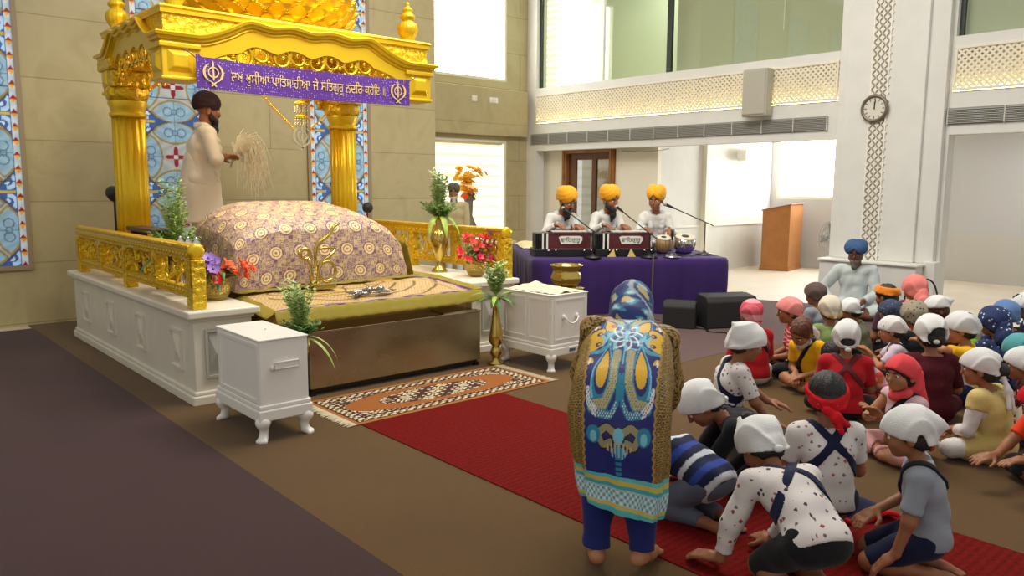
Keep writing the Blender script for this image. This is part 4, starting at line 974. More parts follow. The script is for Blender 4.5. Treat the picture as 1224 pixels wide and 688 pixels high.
# ------------------------------------------------------------------ rug and runner
def rug():
    t = thing('prayer_rug', 'brown and cream fringed rug lying before the steel chest', 'rug', (3.47, 4.78, .009)); W, H = .9, .36
    def fn(U, V): return np.stack([-W+2*W*U, -H+2*H*V, .006+0*U], -1)
    def cf(U, V, P):
        x, y = P[..., 0], P[..., 1]; C = np.zeros(U.shape+(3,)); C[:] = hexc(150, 92, 48); r = np.random.RandomState(2)
        ex, ey = W-np.abs(x), H-np.abs(y); e = np.minimum(ex, ey); n = np.sin(x*70+2*np.sin(y*50))*np.sin(y*80+2*np.sin(x*45)); n2 = np.sin(x*120)*np.sin(y*110+x*30)
        med = np.hypot(x/.62, y/.2); inner = e > .14
        pat = inner & ((med > 1.25) | (med < .8)); C[pat] = hexc(78, 52, 44); C[pat & (n > .15)] = hexc(214, 196, 160); C[pat & (n2 > .6)] = hexc(50, 40, 52)
        b = (e > .035) & (e <= .14); C[b] = hexc(70, 44, 36); C[b & (n2 > .05)] = hexc(216, 200, 166); C[(np.abs(e-.125) < .008)] = hexc(60, 36, 30); C[(np.abs(e-.04) < .006)] = hexc(60, 30, 26)
        C[e <= .034] = hexc(160, 104, 58); return C
    grid_obj('pile', fn, 240, 110, attr_mat('woven rug', .95, bump=.3, bscale=300, spec=.1), t, cf)
    for s in (-1, 1):
        m = MB(); r = random.Random(5+s)
        for k in range(60):
            y = -H+2*H*(k+.5)/60; m.tube([(s*W, y, .005), (s*(W+.04), y+r.uniform(-.006, .006), .006), (s*(W+.07+r.uniform(0, .02)), y+r.uniform(-.012, .012), .003)], [.004, .005, .002], 5)
        m.build('fringe', mat('cream yarn', hexc(196, 184, 154), .9), t)
rug()
def runner():
    m, nt, b = _nodes('red ribbed runner'); v = coords(nt); sp = N(nt, 'ShaderNodeSeparateXYZ'); L(nt, v, sp.inputs[0]); w = math_n(nt, 'FRACT', math_n(nt, 'MULTIPLY', sp.outputs[1], 26)); t = N(nt, 'ShaderNodeTexNoise', i_Scale=60.0, i_Detail=4.0); L(nt, v, t.inputs['Vector'])
    c = mixc(nt, .5, ramp(nt, w, [(0, hexc(88, 12, 11)), (.5, hexc(120, 20, 15)), (1, hexc(88, 12, 11))]), ramp(nt, t.outputs[0], [(.35, hexc(82, 13, 11)), (.65, hexc(122, 22, 17))])); L(nt, c, b.inputs['Base Color']); b.inputs['Roughness'].default_value = .95; b.inputs['Specular IOR Level'].default_value = .1
    bp = N(nt, 'ShaderNodeBump', i_Strength=.6, i_Distance=.01); L(nt, w, bp.inputs['Height']); L(nt, bp.outputs[0], b.inputs['Normal'])
    o = MB().box(2.6, 3.83, -2, 4.41, .0085, .014).build('carpet_runner', m); tag(o, 'long red ribbed carpet runner from the rug towards the bowing woman', 'carpet runner')
runner()

# ------------------------------------------------------------------ plants, vases, flowers
M_leafd = mat('deep green leaf', hexc(76, 116, 44), .5, var=.25, vscale=20)
M_leafl = mat('pale green leaf', hexc(172, 196, 120), .5, var=.2, vscale=20)
M_leafv = mat('variegated leaf', hexc(150, 176, 76), .45, var=.35, vscale=14)
def fern(t, base, h, spread, n, seed, m=None, name='foliage', thick=.006, ll=.05):
    r = random.Random(seed); q = MB()
    for k in range(n):
        a = r.uniform(0, 6.28); s = spread*math.sqrt(r.random()); hh = h*r.uniform(.55, 1); d = np.array((math.cos(a)*s, math.sin(a)*s, hh)); pts = [np.array(base)+np.array((d[0]*q_**1.5, d[1]*q_**1.5, d[2]*q_)) for q_ in (0, .25, .5, .75, 1)]
        q.tube(pts, [.003, .003, .0025, .002, .001], 4)
        for i in range(14):
            f = .25+.75*i/13; p = pts[0]+np.array((d[0]*f**1.5, d[1]*f**1.5, d[2]*f)); b = r.uniform(0, 6.28); q.leaf(p, (math.cos(b), math.sin(b), .9), ll*r.uniform(.6, 1.2)*(1.2-.6*f), thick*2, .3, 3)
    return q.build(name, m or M_leafl, t)
def blades(t, base, n, length, width, seed, m=None, up=.5, name='leaf_blade'):
    r = random.Random(seed); q = MB()
    for k in range(n): a = k*2*PI/n+r.uniform(-.3, .3); q.leaf(base, (math.cos(a), math.sin(a), up*r.uniform(.7, 1.3)), length*r.uniform(.8, 1.15), width, r.uniform(.7, 1.1), 10)
    return q.build(name, m or M_leafv, t)
def flower(mb, c, r, d, np_=5):
    d = Vector(d).normalized(); x = d.orthogonal().normalized(); y = d.cross(x); c = Vector(c)
    for k in range(np_):
        a = 2*PI*k/np_; u = x*math.cos(a)+y*math.sin(a); w = d.cross(u); V = []; F = []
        for i in range(4):
            f = i/3; wd = r*.42*math.sin(PI*(.2+.75*f)); p = c+u*(r*f)+d*(r*.35*f*f)
            V += [tuple(p-w*wd), tuple(p+d*(-r*.08)), tuple(p+w*wd)]
        for i in range(3): b = 3*i; F += [(b, b+1, b+4, b+3), (b+1, b+2, b+5, b+4), (b+2, b, b+3, b+5)]
        mb.add(V, F)
    mb.ball(c+d*r*.12, r*.2, 6, 4)
def bouquet(t, base, spread, h, groups, seed):
    r = random.Random(seed); lf = MB()
    for k in range(60): a = r.uniform(0, 6.28); lf.leaf((base[0]+r.uniform(-.04, .04), base[1]+r.uniform(-.04, .04), base[2]+r.uniform(0, h*.5)), (math.cos(a), math.sin(a), r.uniform(0, 1)), spread*r.uniform(.5, .9), .03, .6, 4)
    lf.build('leaves', M_leafd, t)
    for nm, m, n, cfn, fr in groups:
        q = MB()
        for k in range(n): p = cfn(r); flower(q, (base[0]+p[0], base[1]+p[1], base[2]+p[2]), fr*r.uniform(.8, 1.2), (p[0]+r.uniform(-.05, .05), p[1]-.08, .1+p[2]*.4), 5 if fr < .05 else 9); q.tube([base, (base[0]+p[0]*.6, base[1]+p[1]*.6, base[2]+p[2]*.7), (base[0]+p[0], base[1]+p[1], base[2]+p[2])], .002, 4)
        q.build(nm, m, t)
M_redf = mat('red petals', hexc(216, 24, 40), .5); M_orf = mat('orange petals', hexc(236, 84, 30), .5); M_pinkf = mat('crimson petals', hexc(214, 24, 74), .5); M_vio = mat('violet petals', hexc(146, 112, 196), .5); M_yelf = mat('yellow petals', hexc(244, 190, 40), .5)
def blob(sx, sy, sz, z0): return lambda r: (r.gauss(0, sx), r.gauss(0, sy), z0+abs(r.gauss(0, sz)))
t = thing('potted_flowers', 'brass pot of orange, red and violet flowers at the near end of the left railing', 'flower pot', (2.3, 6.05, .69))
MB().lathe([(.06, 0), (.07, .01), (.095, .05), (.105, .1), (.1, .135), (.088, .15), (.1, .17), (.106, .175), (.09, .17)], seg=28, cap=False).build('pot', G_brass_h, t, True)
bouquet(t, (0, 0, .15), .2, .2, (('orange_flowers', M_orf, 16, lambda r: (.1+r.uniform(-.05, .17), r.uniform(-.1, .06), .02+r.uniform(0, .14)), .045), ('red_flowers', M_redf, 8, lambda r: (r.uniform(-.1, .08), r.uniform(-.13, 0), .0+r.uniform(0, .12)), .045), ('violet_flowers', M_vio, 5, lambda r: (-.06+r.uniform(-.05, .05), -.06+r.uniform(-.06, .02), .06+r.uniform(0, .14)), .05)), 11)
t = thing('potted_fern', 'tall feathery green plant in a jar standing behind the left gold railing', 'potted plant', (2.24, 6.75, .69))
MB().lathe([(.06, 0), (.08, .05), (.09, .12), (.07, .2), (.05, .24), (.06, .26)], seg=24).build('vase', G_brass, t, True)
fern(t, (0, 0, .26), .68, .11, 44, 3, mat('feathery green', hexc(152, 176, 92), .6, var=.25, vscale=18), 'upright_sprays', .009, .075); fern(t, (0, 0, .2), .32, .22, 70, 4, mat('bushy green', hexc(108, 142, 60), .6, var=.25, vscale=18), 'low_sprays', .008, .085)
q = MB(); q.leaf((-.02, -.05, .3), (-.8, -.5, .5), .5, .045, .75, 12); q.leaf((.02, -.05, .3), (.5, -.8, .55), .5, .05, .8, 12); q.leaf((-.02, 0, .35), (-1, .2, .35), .42, .02, .25, 10); q.build('long_leaves', M_leafd, t)
# two silver jars beside it
for k in range(3):
    j = thing('silver_jar', 'small shiny silver jar behind the left railing next to the feathery plant', 'jar', (2.24-.02*k, 6.28+.12*k, .69), 0, 'silver jars behind the left railing'); M_sil = mat('bright silver', hexc(210, 210, 214), .1, 1)
    MB().lathe([(.03, 0), (.04, .02), (.04, .38), (.03, .41), (.012, .42)], seg=18).build('body', M_sil, j, True); MB().lathe([(.032, .41), (.036, .43), (.012, .455), (.012, .47), (.004, .48)], seg=18).build('lid', M_sil, j, True)
t = thing('potted_plant', 'pale leafy plant behind the plain white chest, trailing a strap leaf over the steel chest', 'potted plant', (2.5, 5.06, .0))
MB().lathe([(.07, 0), (.075, .02), (.03, .06), (.03, .3), (.06, .42), (.07, .5), (.05, .5)], seg=20).build('vase', G_brass, t, True)
fern(t, (0, 0, .5), .42, .12, 46, 8, M_leafl, 'sprays', .012, .07); fern(t, (0, 0, .5), .12, .18, 36, 9, M_leafd, 'low_sprays', .01, .08)
q = MB(); q.leaf((.0, -.02, .52), (.55, -.8, .2), .36, .035, 1.0, 10); q.leaf((.05, 0, .52), (.9, -.5, .1), .3, .03, .9, 10); q.build('strap_leaves', M_leafv, t)
t = thing('brass_vase', 'tall trumpet shaped brass vase with green sprays on the carpet beside the steel chest', 'vase', (4.44, 5.2, .009))
MB().lathe([(.07, 0), (.075, .015), (.03, .04), (.035, .07), (.055, .1), (.04, .14), (.03, .16), (.062, .2), (.06, .26), (.04, .38), (.03, .48), (.034, .56), (.05, .6), (.042, .6)], seg=28).build('body', G_brass, t, True)
fern(t, (0, 0, .58), .34, .1, 44, 14, M_leafl, 'sprays', .012, .07); blades(t, (0, 0, .58), 9, .22, .05, 15, M_leafd, .6, 'leaves'); blades(t, (.0, 0, .58), 3, .26, .045, 17, M_leafv, .9, 'strap_leaves')
t = thing('brass_vase', 'brass baluster vase with tall reeds on the right marble plinth', 'vase', (4.82, 6.55, .69))
MB().lathe([(.085, 0), (.088, .012), (.06, .04), (.028, .08), (.026, .12), (.05, .17), (.085, .28), (.095, .36), (.075, .41), (.04, .45), (.036, .5), (.05, .58), (.046, .58)], seg=28).build('body', G_brass, t, True)
fern(t, (0, 0, .56), .5, .1, 46, 21, mat('grey green reed', hexc(176, 196, 140), .6, var=.2, vscale=18), 'reed_sprays', .013, .09); fern(t, (0, 0, .52), .2, .2, 40, 22, mat('bushy green', (0, 0, 0)), 'low_sprays', .008, .1)
q = MB(); [q.leaf((0, 0, .56), (math.cos(a)*.5, math.sin(a)*.5, .35), .36, .06, 1.5, 12) for a in (3.6, 4.4, 5.2, 6.0)]; q.build('strap_leaves', M_leafv, t)
t = thing('potted_flowers', 'round brass pot of red and crimson flowers at the near end of the right plinth', 'flower pot', (4.86, 6.0, .69))
MB().lathe([(.05, 0), (.075, .02), (.11, .08), (.11, .13), (.085, .18), (.07, .19), (.08, .205), (.07, .2)], seg=28).build('pot', G_brass_h, t, True)
bouquet(t, (0, 0, .19), .17, .2, (('red_flowers', M_redf, 26, lambda r: (r.uniform(-.24, .22), r.uniform(-.12, .05), r.uniform(-.02, .22)), .036), ('crimson_flowers', M_pinkf, 18, lambda r: (r.uniform(-.05, .26), r.uniform(-.14, .02), r.uniform(-.1, .18)), .036), ('violet_flower', M_vio, 1, lambda r: (.1, -.08, .24), .06)), 31)
t = thing('sill_vase', 'grey vase of yellow and orange flowers on the sill of the bright lower window', 'vase', (9.03, 11.36, .52))
MB().lathe([(.1, 0), (.14, .12), (.16, .3), (.1, .42), (.07, .5), (.08, .75), (.11, .85), (.1, .85)], seg=24).build('body', mat('grey ceramic', hexc(120, 116, 104), .4), t, True)
bouquet(t, (0, 0, .85), .25, .2, (('yellow_flowers', M_yelf, 46, lambda r: (r.gauss(0, .13), r.gauss(0, .05), .1+r.uniform(0, .42)), .07), ('orange_flowers', M_orf, 10, lambda r: (r.gauss(.03, .1), r.gauss(.0, .04), r.uniform(-.04, .14)), .07)), 41)
# microphone with a round foam ball, black floodlight on a stand, book rest
t = thing('foam_microphone', 'microphone with round black foam ball rising behind the brocade mound near the right column', 'microphone', (4.62, 7.62, .69))
MB().tube([(0, 0, 0), (0, 0, .35), (-.03, -.05, .6)], .008).build('stem', M_black, t); MB().ball((-.03, -.05, .64), .06, 16, 12).build('foam', M_dark, t, True)
t = thing('floodlight', 'small black floodlight on a short stand behind the left gold column', 'lamp', (2.37, 8.95, .69))
MB().tube([(0, 0, 0), (0, 0, .72)], .012).build('pole', M_black, t); MB().lathe([(.05, 0), (.07, .03), (.07, .12), (.05, .17), (.03, .2)], (0, -.05, .76), 20, axis=((1, 0, 0), (0, .3, 1), (0, -1, .3))).build('lamp_head', M_black, t, True); MB().tube([(0, 0, .12), (.08, .08, 0)], .008).tube([(0, 0, .12), (-.1, .05, 0)], .008).tube([(0, 0, .12), (.03, -.1, 0)], .008).build('tripod', M_black, t)
o = MB().box(2.12, 2.3, 6.9, 7.7, 1.16, 1.2).box(2.14, 2.28, 6.95, 7.0, .69, 1.16).box(2.14, 2.28, 7.6, 7.65, .69, 1.16).build('wooden_stand', mat('dark brown wood', hexc(66, 38, 24), .5), bevel=.01); tag(o, 'dark brown wooden bench behind the left gold railing', 'bench')
# ------------------------------------------------------------------ figures
def rotm(ax, deg): return np.array(Matrix.Rotation(math.radians(deg), 3, ax))
def unit(v): v = np.array(v, float); return v/max(1e-9, np.linalg.norm(v))
def ik(a, b, l1, l2, pole):
    a, b = np.array(a, float), np.array(b, float); d = b-a; L_ = np.linalg.norm(d); L2 = min(L_, (l1+l2)*.995); u = d/max(L_, 1e-9); b = a+u*L2
    x = (l1*l1-l2*l2+L2*L2)/(2*L2); h = math.sqrt(max(0, l1*l1-x*x)); p = np.array(pole, float); p = p-u*(p@u); return a+u*x+unit(p)*h, b
SKIN = {}
def skin(tone): 
    c = {'brown': (150, 98, 68), 'tan': (172, 118, 84), 'fair': (190, 138, 106), 'dark': (112, 70, 50)}[tone]
    return mat('skin '+tone, hexc(*c), .5, var=.06, vscale=8, spec=.35)
M_hair = mat('black hair', hexc(24, 20, 19), .5, bump=.6, bscale=120)
M_hairb = mat('red brown hair', hexc(92, 46, 24), .5, bump=.6, bscale=120)
M_beard = mat('black beard', hexc(28, 24, 23), .7, bump=.8, bscale=110)
M_eye = mat('dark eye', hexc(26, 18, 16), .2); M_eyew = mat('eye white', hexc(222, 214, 206), .3); M_lip = mat('lip', hexc(150, 84, 74), .5); M_brow = mat('brow', hexc(30, 24, 22), .8)
class Fig:
    """one seated, kneeling or standing figure in its own axes: faces +y, z up"""
    def __init__(s, H, child=True, pose='cross', lean=8, curl=8, twist=0, side=0, head_pitch=10, head_yaw=0, head_roll=0, pelvis=None, arms=('lap', 'lap'), legs=None, fat=1.0, hs=1.0):
        s.H = H; s.child = child; k = H; s.fat = fat
        s.hh = (.188 if child else .135)*H*hs; s.sh = (.112 if child else .118)*H; tl = (.275 if child else .29)*H
        zp = {'cross': .085, 'kneel': .17, 'stand': .49, 'up': .3, 'chair': .3}.get(pose, .1)*H
        s.pel = np.array(pelvis if pelvis is not None else (0, 0, zp), float)
        A = rotm('Z', twist)
        def dirn(a): return A @ rotm('Y', side) @ np.array((0, math.sin(math.radians(a)), math.cos(math.radians(a))))
        s.w1 = s.pel+dirn(lean)*tl*.38; s.w2 = s.w1+dirn(lean+curl)*tl*.34; s.nb = s.w2+dirn(lean+curl*1.8)*tl*.33
        s.up = dirn(lean+curl*1.4); s.back = unit(np.cross(unit(A @ rotm('Y', side) @ np.array((1., 0, 0))), s.up))*-1
        s.rt = unit(A @ rotm('Y', side) @ np.array((1., 0, 0))); s.dir0 = dirn(lean); s.fw = np.cross(s.up, s.rt)
        s.hr = rotm('Z', head_yaw) @ rotm('X', -head_pitch) @ rotm('Y', head_roll)        # head axes
        nd = unit(.55*s.up+.45*(s.hr @ np.array((0, -.15, 1)))); s.nk = s.nb+nd*(.03 if child else .045)*H
        s.hc = s.nk+s.hr @ np.array((0, .06*s.hh, .46*s.hh))+nd*.03*H*.4
        s.shl = {sd: s.nb-s.up*.025*H+s.rt*sd*s.sh for sd in (-1, 1)}
        s.ua = (.168 if child else .178)*H; s.fa = (.14 if child else .152)*H; s.th = (.225 if child else .24)*H; s.sk = (.21 if child else .235)*H
        s.hip = {sd: s.pel+s.rt*sd*.052*H for sd in (-1, 1)}
        s.kn = {}; s.an = {}; s.toe = {}
        Rz = A; P = s.pel
        for sd in (-1, 1):
            if legs and legs.get(sd): s.kn[sd], s.an[sd], s.toe[sd] = [np.array(q, float)*H for q in legs[sd]]; continue
            if pose == 'cross': kn = (sd*.165, .15, .075 if sd > 0 else .07); an = (-sd*.05, .19 if sd > 0 else .14, .04); to = (-sd*.13, .17 if sd > 0 else .1, .03)
            elif pose == 'kneel': kn = (sd*.075, .2, .05); an = (sd*.06, -.02, .035); to = (sd*.04, -.11, .02)
            elif pose == 'up': kn = (sd*.065, .06, .045); an = (sd*.06, -.14, .035); to = (sd*.05, -.22, .02)
            elif pose == 'chair': kn = (sd*.08, .22, s.pel[2]/H); an = (sd*.08, .22, .05); to = (sd*.09, .32, .02)
            else: kn = (sd*.055, .01, .27); an = (sd*.055, -.01, .04); to = (sd*.07, .09, .02)
            s.kn[sd], s.an[sd], s.toe[sd] = [np.array((P[0], P[1], 0))+Rz @ (np.array(q)*H) for q in (kn, an, to)]
        s.el = {}; s.wr = {}; s.hd = {}
        for i, sd in enumerate((-1, 1)):
            a = arms[i]; S = s.shl[sd]; f, u, r = s.fw, s.up, s.rt; pole = np.array(r*sd*.7-u*.6-f*.3); hd = None
            if isinstance(a, tuple): t = np.array(a[0], float)*H; hd = np.array(a[1], float); pole = np.array(a[2], float) if len(a) > 2 else pole
            elif a == 'lap': t = s.pel+np.array((0, 0, .06*H))+(Rz @ np.array((sd*.055, .17, 0)))*H; hd = Rz @ np.array((-sd*.6, .7, -.3))
            elif a == 'knee': t = s.kn[sd]+np.array((0, 0, .06*H))-(Rz @ np.array((0, .03, 0)))*H; hd = Rz @ np.array((sd*.2, .8, -.5))
            elif a == 'fold': t = s.w2+f*.17*H+r*sd*.02*H+u*.01*H; hd = unit(f*.5+u*.8); pole = r*sd-u*.5
            elif a == 'floor': t = np.array((s.nb[0], s.nb[1], .03*H))+(Rz @ np.array((sd*.12, .1, 0)))*H; hd = Rz @ np.array((0, 1, -.15)); pole = r*sd*.5-f
            elif a == 'down': t = S-np.array((0, 0, s.ua+s.fa*.97))+r*sd*.03*H+f*.02*H; hd = np.array((0, 0, -1.)); pole = -f
            else: t = S-u*.2*H
            s.el[sd], s.wr[sd] = ik(S, t, s.ua, s.fa, pole); s.hd[sd] = unit(hd if hd is not None else s.wr[sd]-s.el[sd])
    # ---- solids
    def torso(s, q, k=.03):
        H = s.H*s.fat; c = s.child; x = s.rt; M = np.stack([s.rt, s.fw, s.up], 1)
        w = .072 if c else .078
        q.cone(s.pel-x*.03*H, s.pel+x*.03*H, .07*H, .07*H, k)
        for sd in (-1, 1): q.cone(s.pel+x*sd*.03*H, s.w1+x*sd*.022*H, w*H, .062*H, k); q.cone(s.w1+x*sd*.022*H, s.w2+x*sd*.034*H, .062*H, .064*H, k); q.cone(s.w2+x*sd*.034*H, s.nb+x*sd*.045*H-s.up*.035*H, .064*H, .045*H, k)
        q.cone(s.shl[-1]+s.rt*.01*H, s.shl[1]-s.rt*.01*H, .036*H, .036*H, k)
        return q
    def arm(s, q, sd, t=1.0, k=.02, fore=0.0):
        H = s.H; r = (.034, .027, .025, .019) if s.child else (.034, .027, .026, .019)
        e = s.shl[sd]+(s.el[sd]-s.shl[sd])*min(1, t); q.cone(s.shl[sd], e, r[0]*H, (r[0]+(r[1]-r[0])*min(1, t))*H, k)
        if fore > 0: q.cone(s.el[sd], s.el[sd]+(s.wr[sd]-s.el[sd])*fore, r[2]*H, (r[2]+(r[3]-r[2])*fore)*H, k)
        return q
    def leg(s, q, sd, t=1.0, k=.025):
        """t: 0..1 thigh, 1..2 shin"""
        H = s.H; e = s.hip[sd]+(s.kn[sd]-s.hip[sd])*min(1, t); q.cone(s.hip[sd], e, .062*H, (.062-.022*min(1, t))*H, k)
        if t > 1: e = s.kn[sd]+(s.an[sd]-s.kn[sd])*(t-1); q.cone(s.kn[sd], s.kn[sd]+(s.an[sd]-s.kn[sd])*.3*(t-1), .039*H, .038*H, k); q.cone(s.kn[sd]+(s.an[sd]-s.kn[sd])*.3*(t-1), e, .038*H, (.036-.013*(t-1))*H, k)
        return q
    def hand(s, q, sd, curl=.45):
        w = s.wr[sd]; d = s.hd[sd]; hs = s.hh*.8; side = unit(np.cross(d, unit(s.el[sd]-w+np.array((0, 0, -.4))+np.array((.01, .003, 0))))); n = unit(np.cross(side, d))
        if n[2] > 0: n = -n                       # palm side points down
        side = np.cross(n, d); inw = side if (side @ s.rt)*sd < 0 else -side
        palm = w+d*hs*.28; M = np.stack([side, d, n], 1); q.cone(w, palm, .017*s.H, .022*s.H, .01); q.ell(palm+d*hs*.06, (hs*.21, hs*.27, hs*.1), M, .008)
        for i, (o, ln) in enumerate(((-.155, .4), (-.052, .46), (.052, .43), (.155, .34))):
            b = palm+d*hs*.26-inw*hs*o*-1*1.0; b = palm+d*hs*.24+inw*(-o)*hs; r = hs*.055; sp = unit(d+inw*(-o)*.5)
            m1 = b+unit(sp+n*curl*.5)*hs*ln*.5; m2 = m1+unit(sp+n*curl*1.3)*hs*ln*.5; q.cone(b-d*hs*.1, m1, r*1.1, r, .003); q.cone(m1, m2, r, r*.8, .003)
        tb = palm-d*hs*.1+inw*hs*.17; t1 = tb+unit(inw*.7+d*.7+n*.3)*hs*.24; q.cone(tb-inw*hs*.06, t1, hs*.075, hs*.06, .004); q.cone(t1, t1+unit(inw*.2+d+n*.4)*hs*.2, hs*.06, hs*.048, .003)
    def foot(s, q, sd):
        a, t = s.an[sd], s.toe[sd]; d = unit(t-a); H = s.H; q.cone(a, a-d*.025*H-np.array((0, 0, .006*H)), .023*H, .024*H, .012); q.cone(a, a+d*.06*H, .024*H, .024*H, .012); q.cone(a+d*.05*H, a+d*.105*H, .024*H, .017*H, .01)
        sd_ = unit(np.cross(d, np.array((0, 0, 1.))+.01)); 
        for i in range(5): q.cone(a+d*.1*H+sd_*(i-2)*.0085*H, a+d*(.128-.004*abs(i-1))*H+sd_*(i-2)*.0095*H, .0085*H, .007*H, .003)
    def head(s, q):
        h = s.hh; T = lambda p: s.hc+s.hr @ (np.array(p)*h); E = lambda p, r, k=.03, sign=1, M=None: q.ell(T(p), np.array(r)*h, s.hr if M is None else s.hr @ M, k*h*3 if sign > 0 else k*h, sign)
        q.cone(s.nb-s.up*.01*s.H, T((0, -.08, -.3)), .04*s.H*(.85 if s.child else 1), .036*s.H*(.85 if s.child else 1), .02)
        E((0, -.02, .12), (.355, .44, .385)); E((0, .14, -.2), (.265, .28, .27)); E((0, .28, -.36), (.13, .12, .1)); 
        for sx in (-1, 1): E((sx*.17, .25, -.12), (.13, .14, .13)); E((sx*.355, -.03, -.07), (.035, .09, .13), .012)
        for sx in (-1, 1): E((sx*.15, .42, .02), (.09, .07, .055), .03, -1)
        q.cone(T((0, .4, .05)), T((0, .475, -.11)), .035*h, .058*h, .02*h*2); E((0, .37, -.235), (.1, .05, .028), .02)
    def face(s, root, detail=True):
        h = s.hh; T = lambda p: s.hc+s.hr @ (np.array(p)*h)
        for sx in (-1, 1):
            m = MB(); m.ball(T((sx*.15, .362, .01)), (.062*h, .045*h, .042*h), 12, 8, s.hr); e = m.build('eye', M_eyew, root, True)
            m = MB(); m.ball(T((sx*.15, .396, .01)), (.03*h, .018*h, .032*h), 10, 6, s.hr); m.build('iris', M_eye, e, True)
            m = MB(); m.tube([T((sx*(.06+.06*i), .425-.02*i*i*.6, .105+.018*math.sin(i*1.1))) for i in range(4)], [.012*h, .02*h, .018*h, .008*h], 6); m.build('eyebrow', M_brow, root, True)
        m = MB(); m.tube([T((x, .415-abs(x)*.25, -.24-.12*x*x)) for x in (-.1, -.05, 0, .05, .1)], [.008*h, .024*h, .022*h, .024*h, .008*h], 6); m.build('mouth', M_lip, root, True)
    def cranium(s, grow):
        h = s.hh; q = Solid(); T = lambda p: s.hc+s.hr @ (np.array(p)*h)
        q.ell(T((0, -.02, .12)), np.array((.36, .445, .39))*h+grow*h, s.hr, .01); q.ell(T((0, -.12, -.12)), np.array((.3, .33, .3))*h+grow*h, s.hr, .03*h); return q
    def loc(s, P): return ((P-s.hc) @ s.hr)/s.hh           # world -> head units
def wrinkle(amp, f, seed=0):
    r = np.random.RandomState(seed); A = r.uniform(-1, 1, (4, 3))*f; ph = r.uniform(0, 6.28, 4)
    def d(P): return amp*sum(np.sin(P @ A[i]+ph[i]+1.5*np.sin(P @ A[(i+1) % 4])) for i in range(4))/2
    return d
def part(name, q, h, m, root, inflate=0, disp=None, cuts=(), colfn=None):
    V, F = q.mesh(h, inflate, disp, cuts)
    if len(V) == 0: return None
    return fast_obj(name, V, F, m, root, None if colfn is None else colfn(V))
def body(f, root, tone, h, hands=(1, 1), feet=True, legs=True, arms=True):
    q = Solid(); f.torso(q)
    if arms:
        for sd in (-1, 1): f.arm(q, sd, 1, .02, 1)
    if legs:
        for sd in (-1, 1):
            f.leg(q, sd, 2)
            if feet: f.foot(q, sd)
    f.head(q)
    for i, sd in enumerate((-1, 1)):
        if hands[i]: f.hand(q, sd)
    q.cut(lambda P: -P[..., 2]+.0)
    return part('body', q, h, skin(tone), root)
def shirt(f, root, m, h, sleeve=.75, infl=.012, hem=None, name='shirt', seed=0, colfn=None, thigh=0, fore=0, amp=.003, collar=True, armskip=()):
    q = Solid(); f.torso(q)
    for sd in (-1, 1):
        if sd in armskip: continue
        f.arm(q, sd, sleeve if sleeve < 1 else 1, .02, fore)
    if thigh:
        for sd in (-1, 1): f.leg(q, sd, thigh)
    hemp = f.pel-f.dir0*(.03 if hem is None else hem)*f.H; d0 = f.dir0; cuts = [lambda P: -P[..., 2]+.002]
    if not thigh: cuts.append(lambda P: -((P-hemp) @ d0))
    nk = f.nb+f.up*.012*f.H; up = unit(f.up*.9-f.fw*.35); 
    if collar: cuts.append(lambda P: np.where(np.abs((P-f.nb) @ f.rt) < .06*f.H, ((P-nk) @ up), -1))
    for sd in (-1, 1):
        if sleeve >= 1 and fore <= 0: continue
        a, b = (f.shl[sd], f.el[sd]) if fore <= 0 else (f.el[sd], f.wr[sd]); t = sleeve if fore <= 0 else fore; p = a+(b-a)*t; d = unit(b-a); r_ = .06*f.H
        cuts.append(lambda P, p=p, d=d, r_=r_: np.where((np.linalg.norm(P-p, axis=-1) < r_), (P-p) @ d, -1))
    return part(name, q, h, m, root, infl, wrinkle(amp, 34, seed) if amp else None, cuts, colfn), q
def trousers(f, root, m, h, t=2.0, infl=.01, name='trousers', seed=1, colfn=None, amp=.003, hipup=.05):
    q = Solid(); q.cone(f.pel-f.rt*.03*f.H, f.pel+f.rt*.03*f.H, .068*f.H, .068*f.H, .03); q.cone(f.pel, f.pel+f.dir0*hipup*f.H, .07*f.H, .066*f.H, .03)
    for sd in (-1, 1): f.leg(q, sd, t)
    cuts = [lambda P: -P[..., 2]+.002]
    for sd in (-1, 1):
        a, b, tt = (f.hip[sd], f.kn[sd], t) if t <= 1 else (f.kn[sd], f.an[sd], t-1); p = a+(b-a)*tt; d = unit(b-a); r_ = .075*f.H
        cuts.append(lambda P, p=p, d=d, r_=r_: np.where(np.linalg.norm(P-p, axis=-1) < r_, (P-p) @ d, -1))
    return part(name, q, h, m, root, infl, wrinkle(amp, 30, seed) if amp else None, cuts, colfn)
def straps(f, root, m, h, infl=.017, cross=True, waist=False, name='sash', single=False):
    """navy cross strap around the torso"""
    q = Solid(); f.torso(q); w = .017*f.H; c = (f.w2*.6+f.nb*.4); M = np.stack([f.rt, f.fw, f.up], 1)
    def band(P):
        L_ = (P-c) @ M/f.H; x, y, z = L_[..., 0], L_[..., 1], L_[..., 2]; d = np.full(x.shape, 9.)
        d = np.minimum(d, np.abs(x*.75+z*.66))
        if not single: d = np.minimum(d, np.abs(x*.75-z*.66))
        d = np.where(z > .16, 9, d)
        if waist: d = np.minimum(d, np.abs(z+.17))
        return d*f.H-w
    V, F = q.mesh(h, infl, None, [band]); 
    if len(V): fast_obj(name, V, F, m, root)
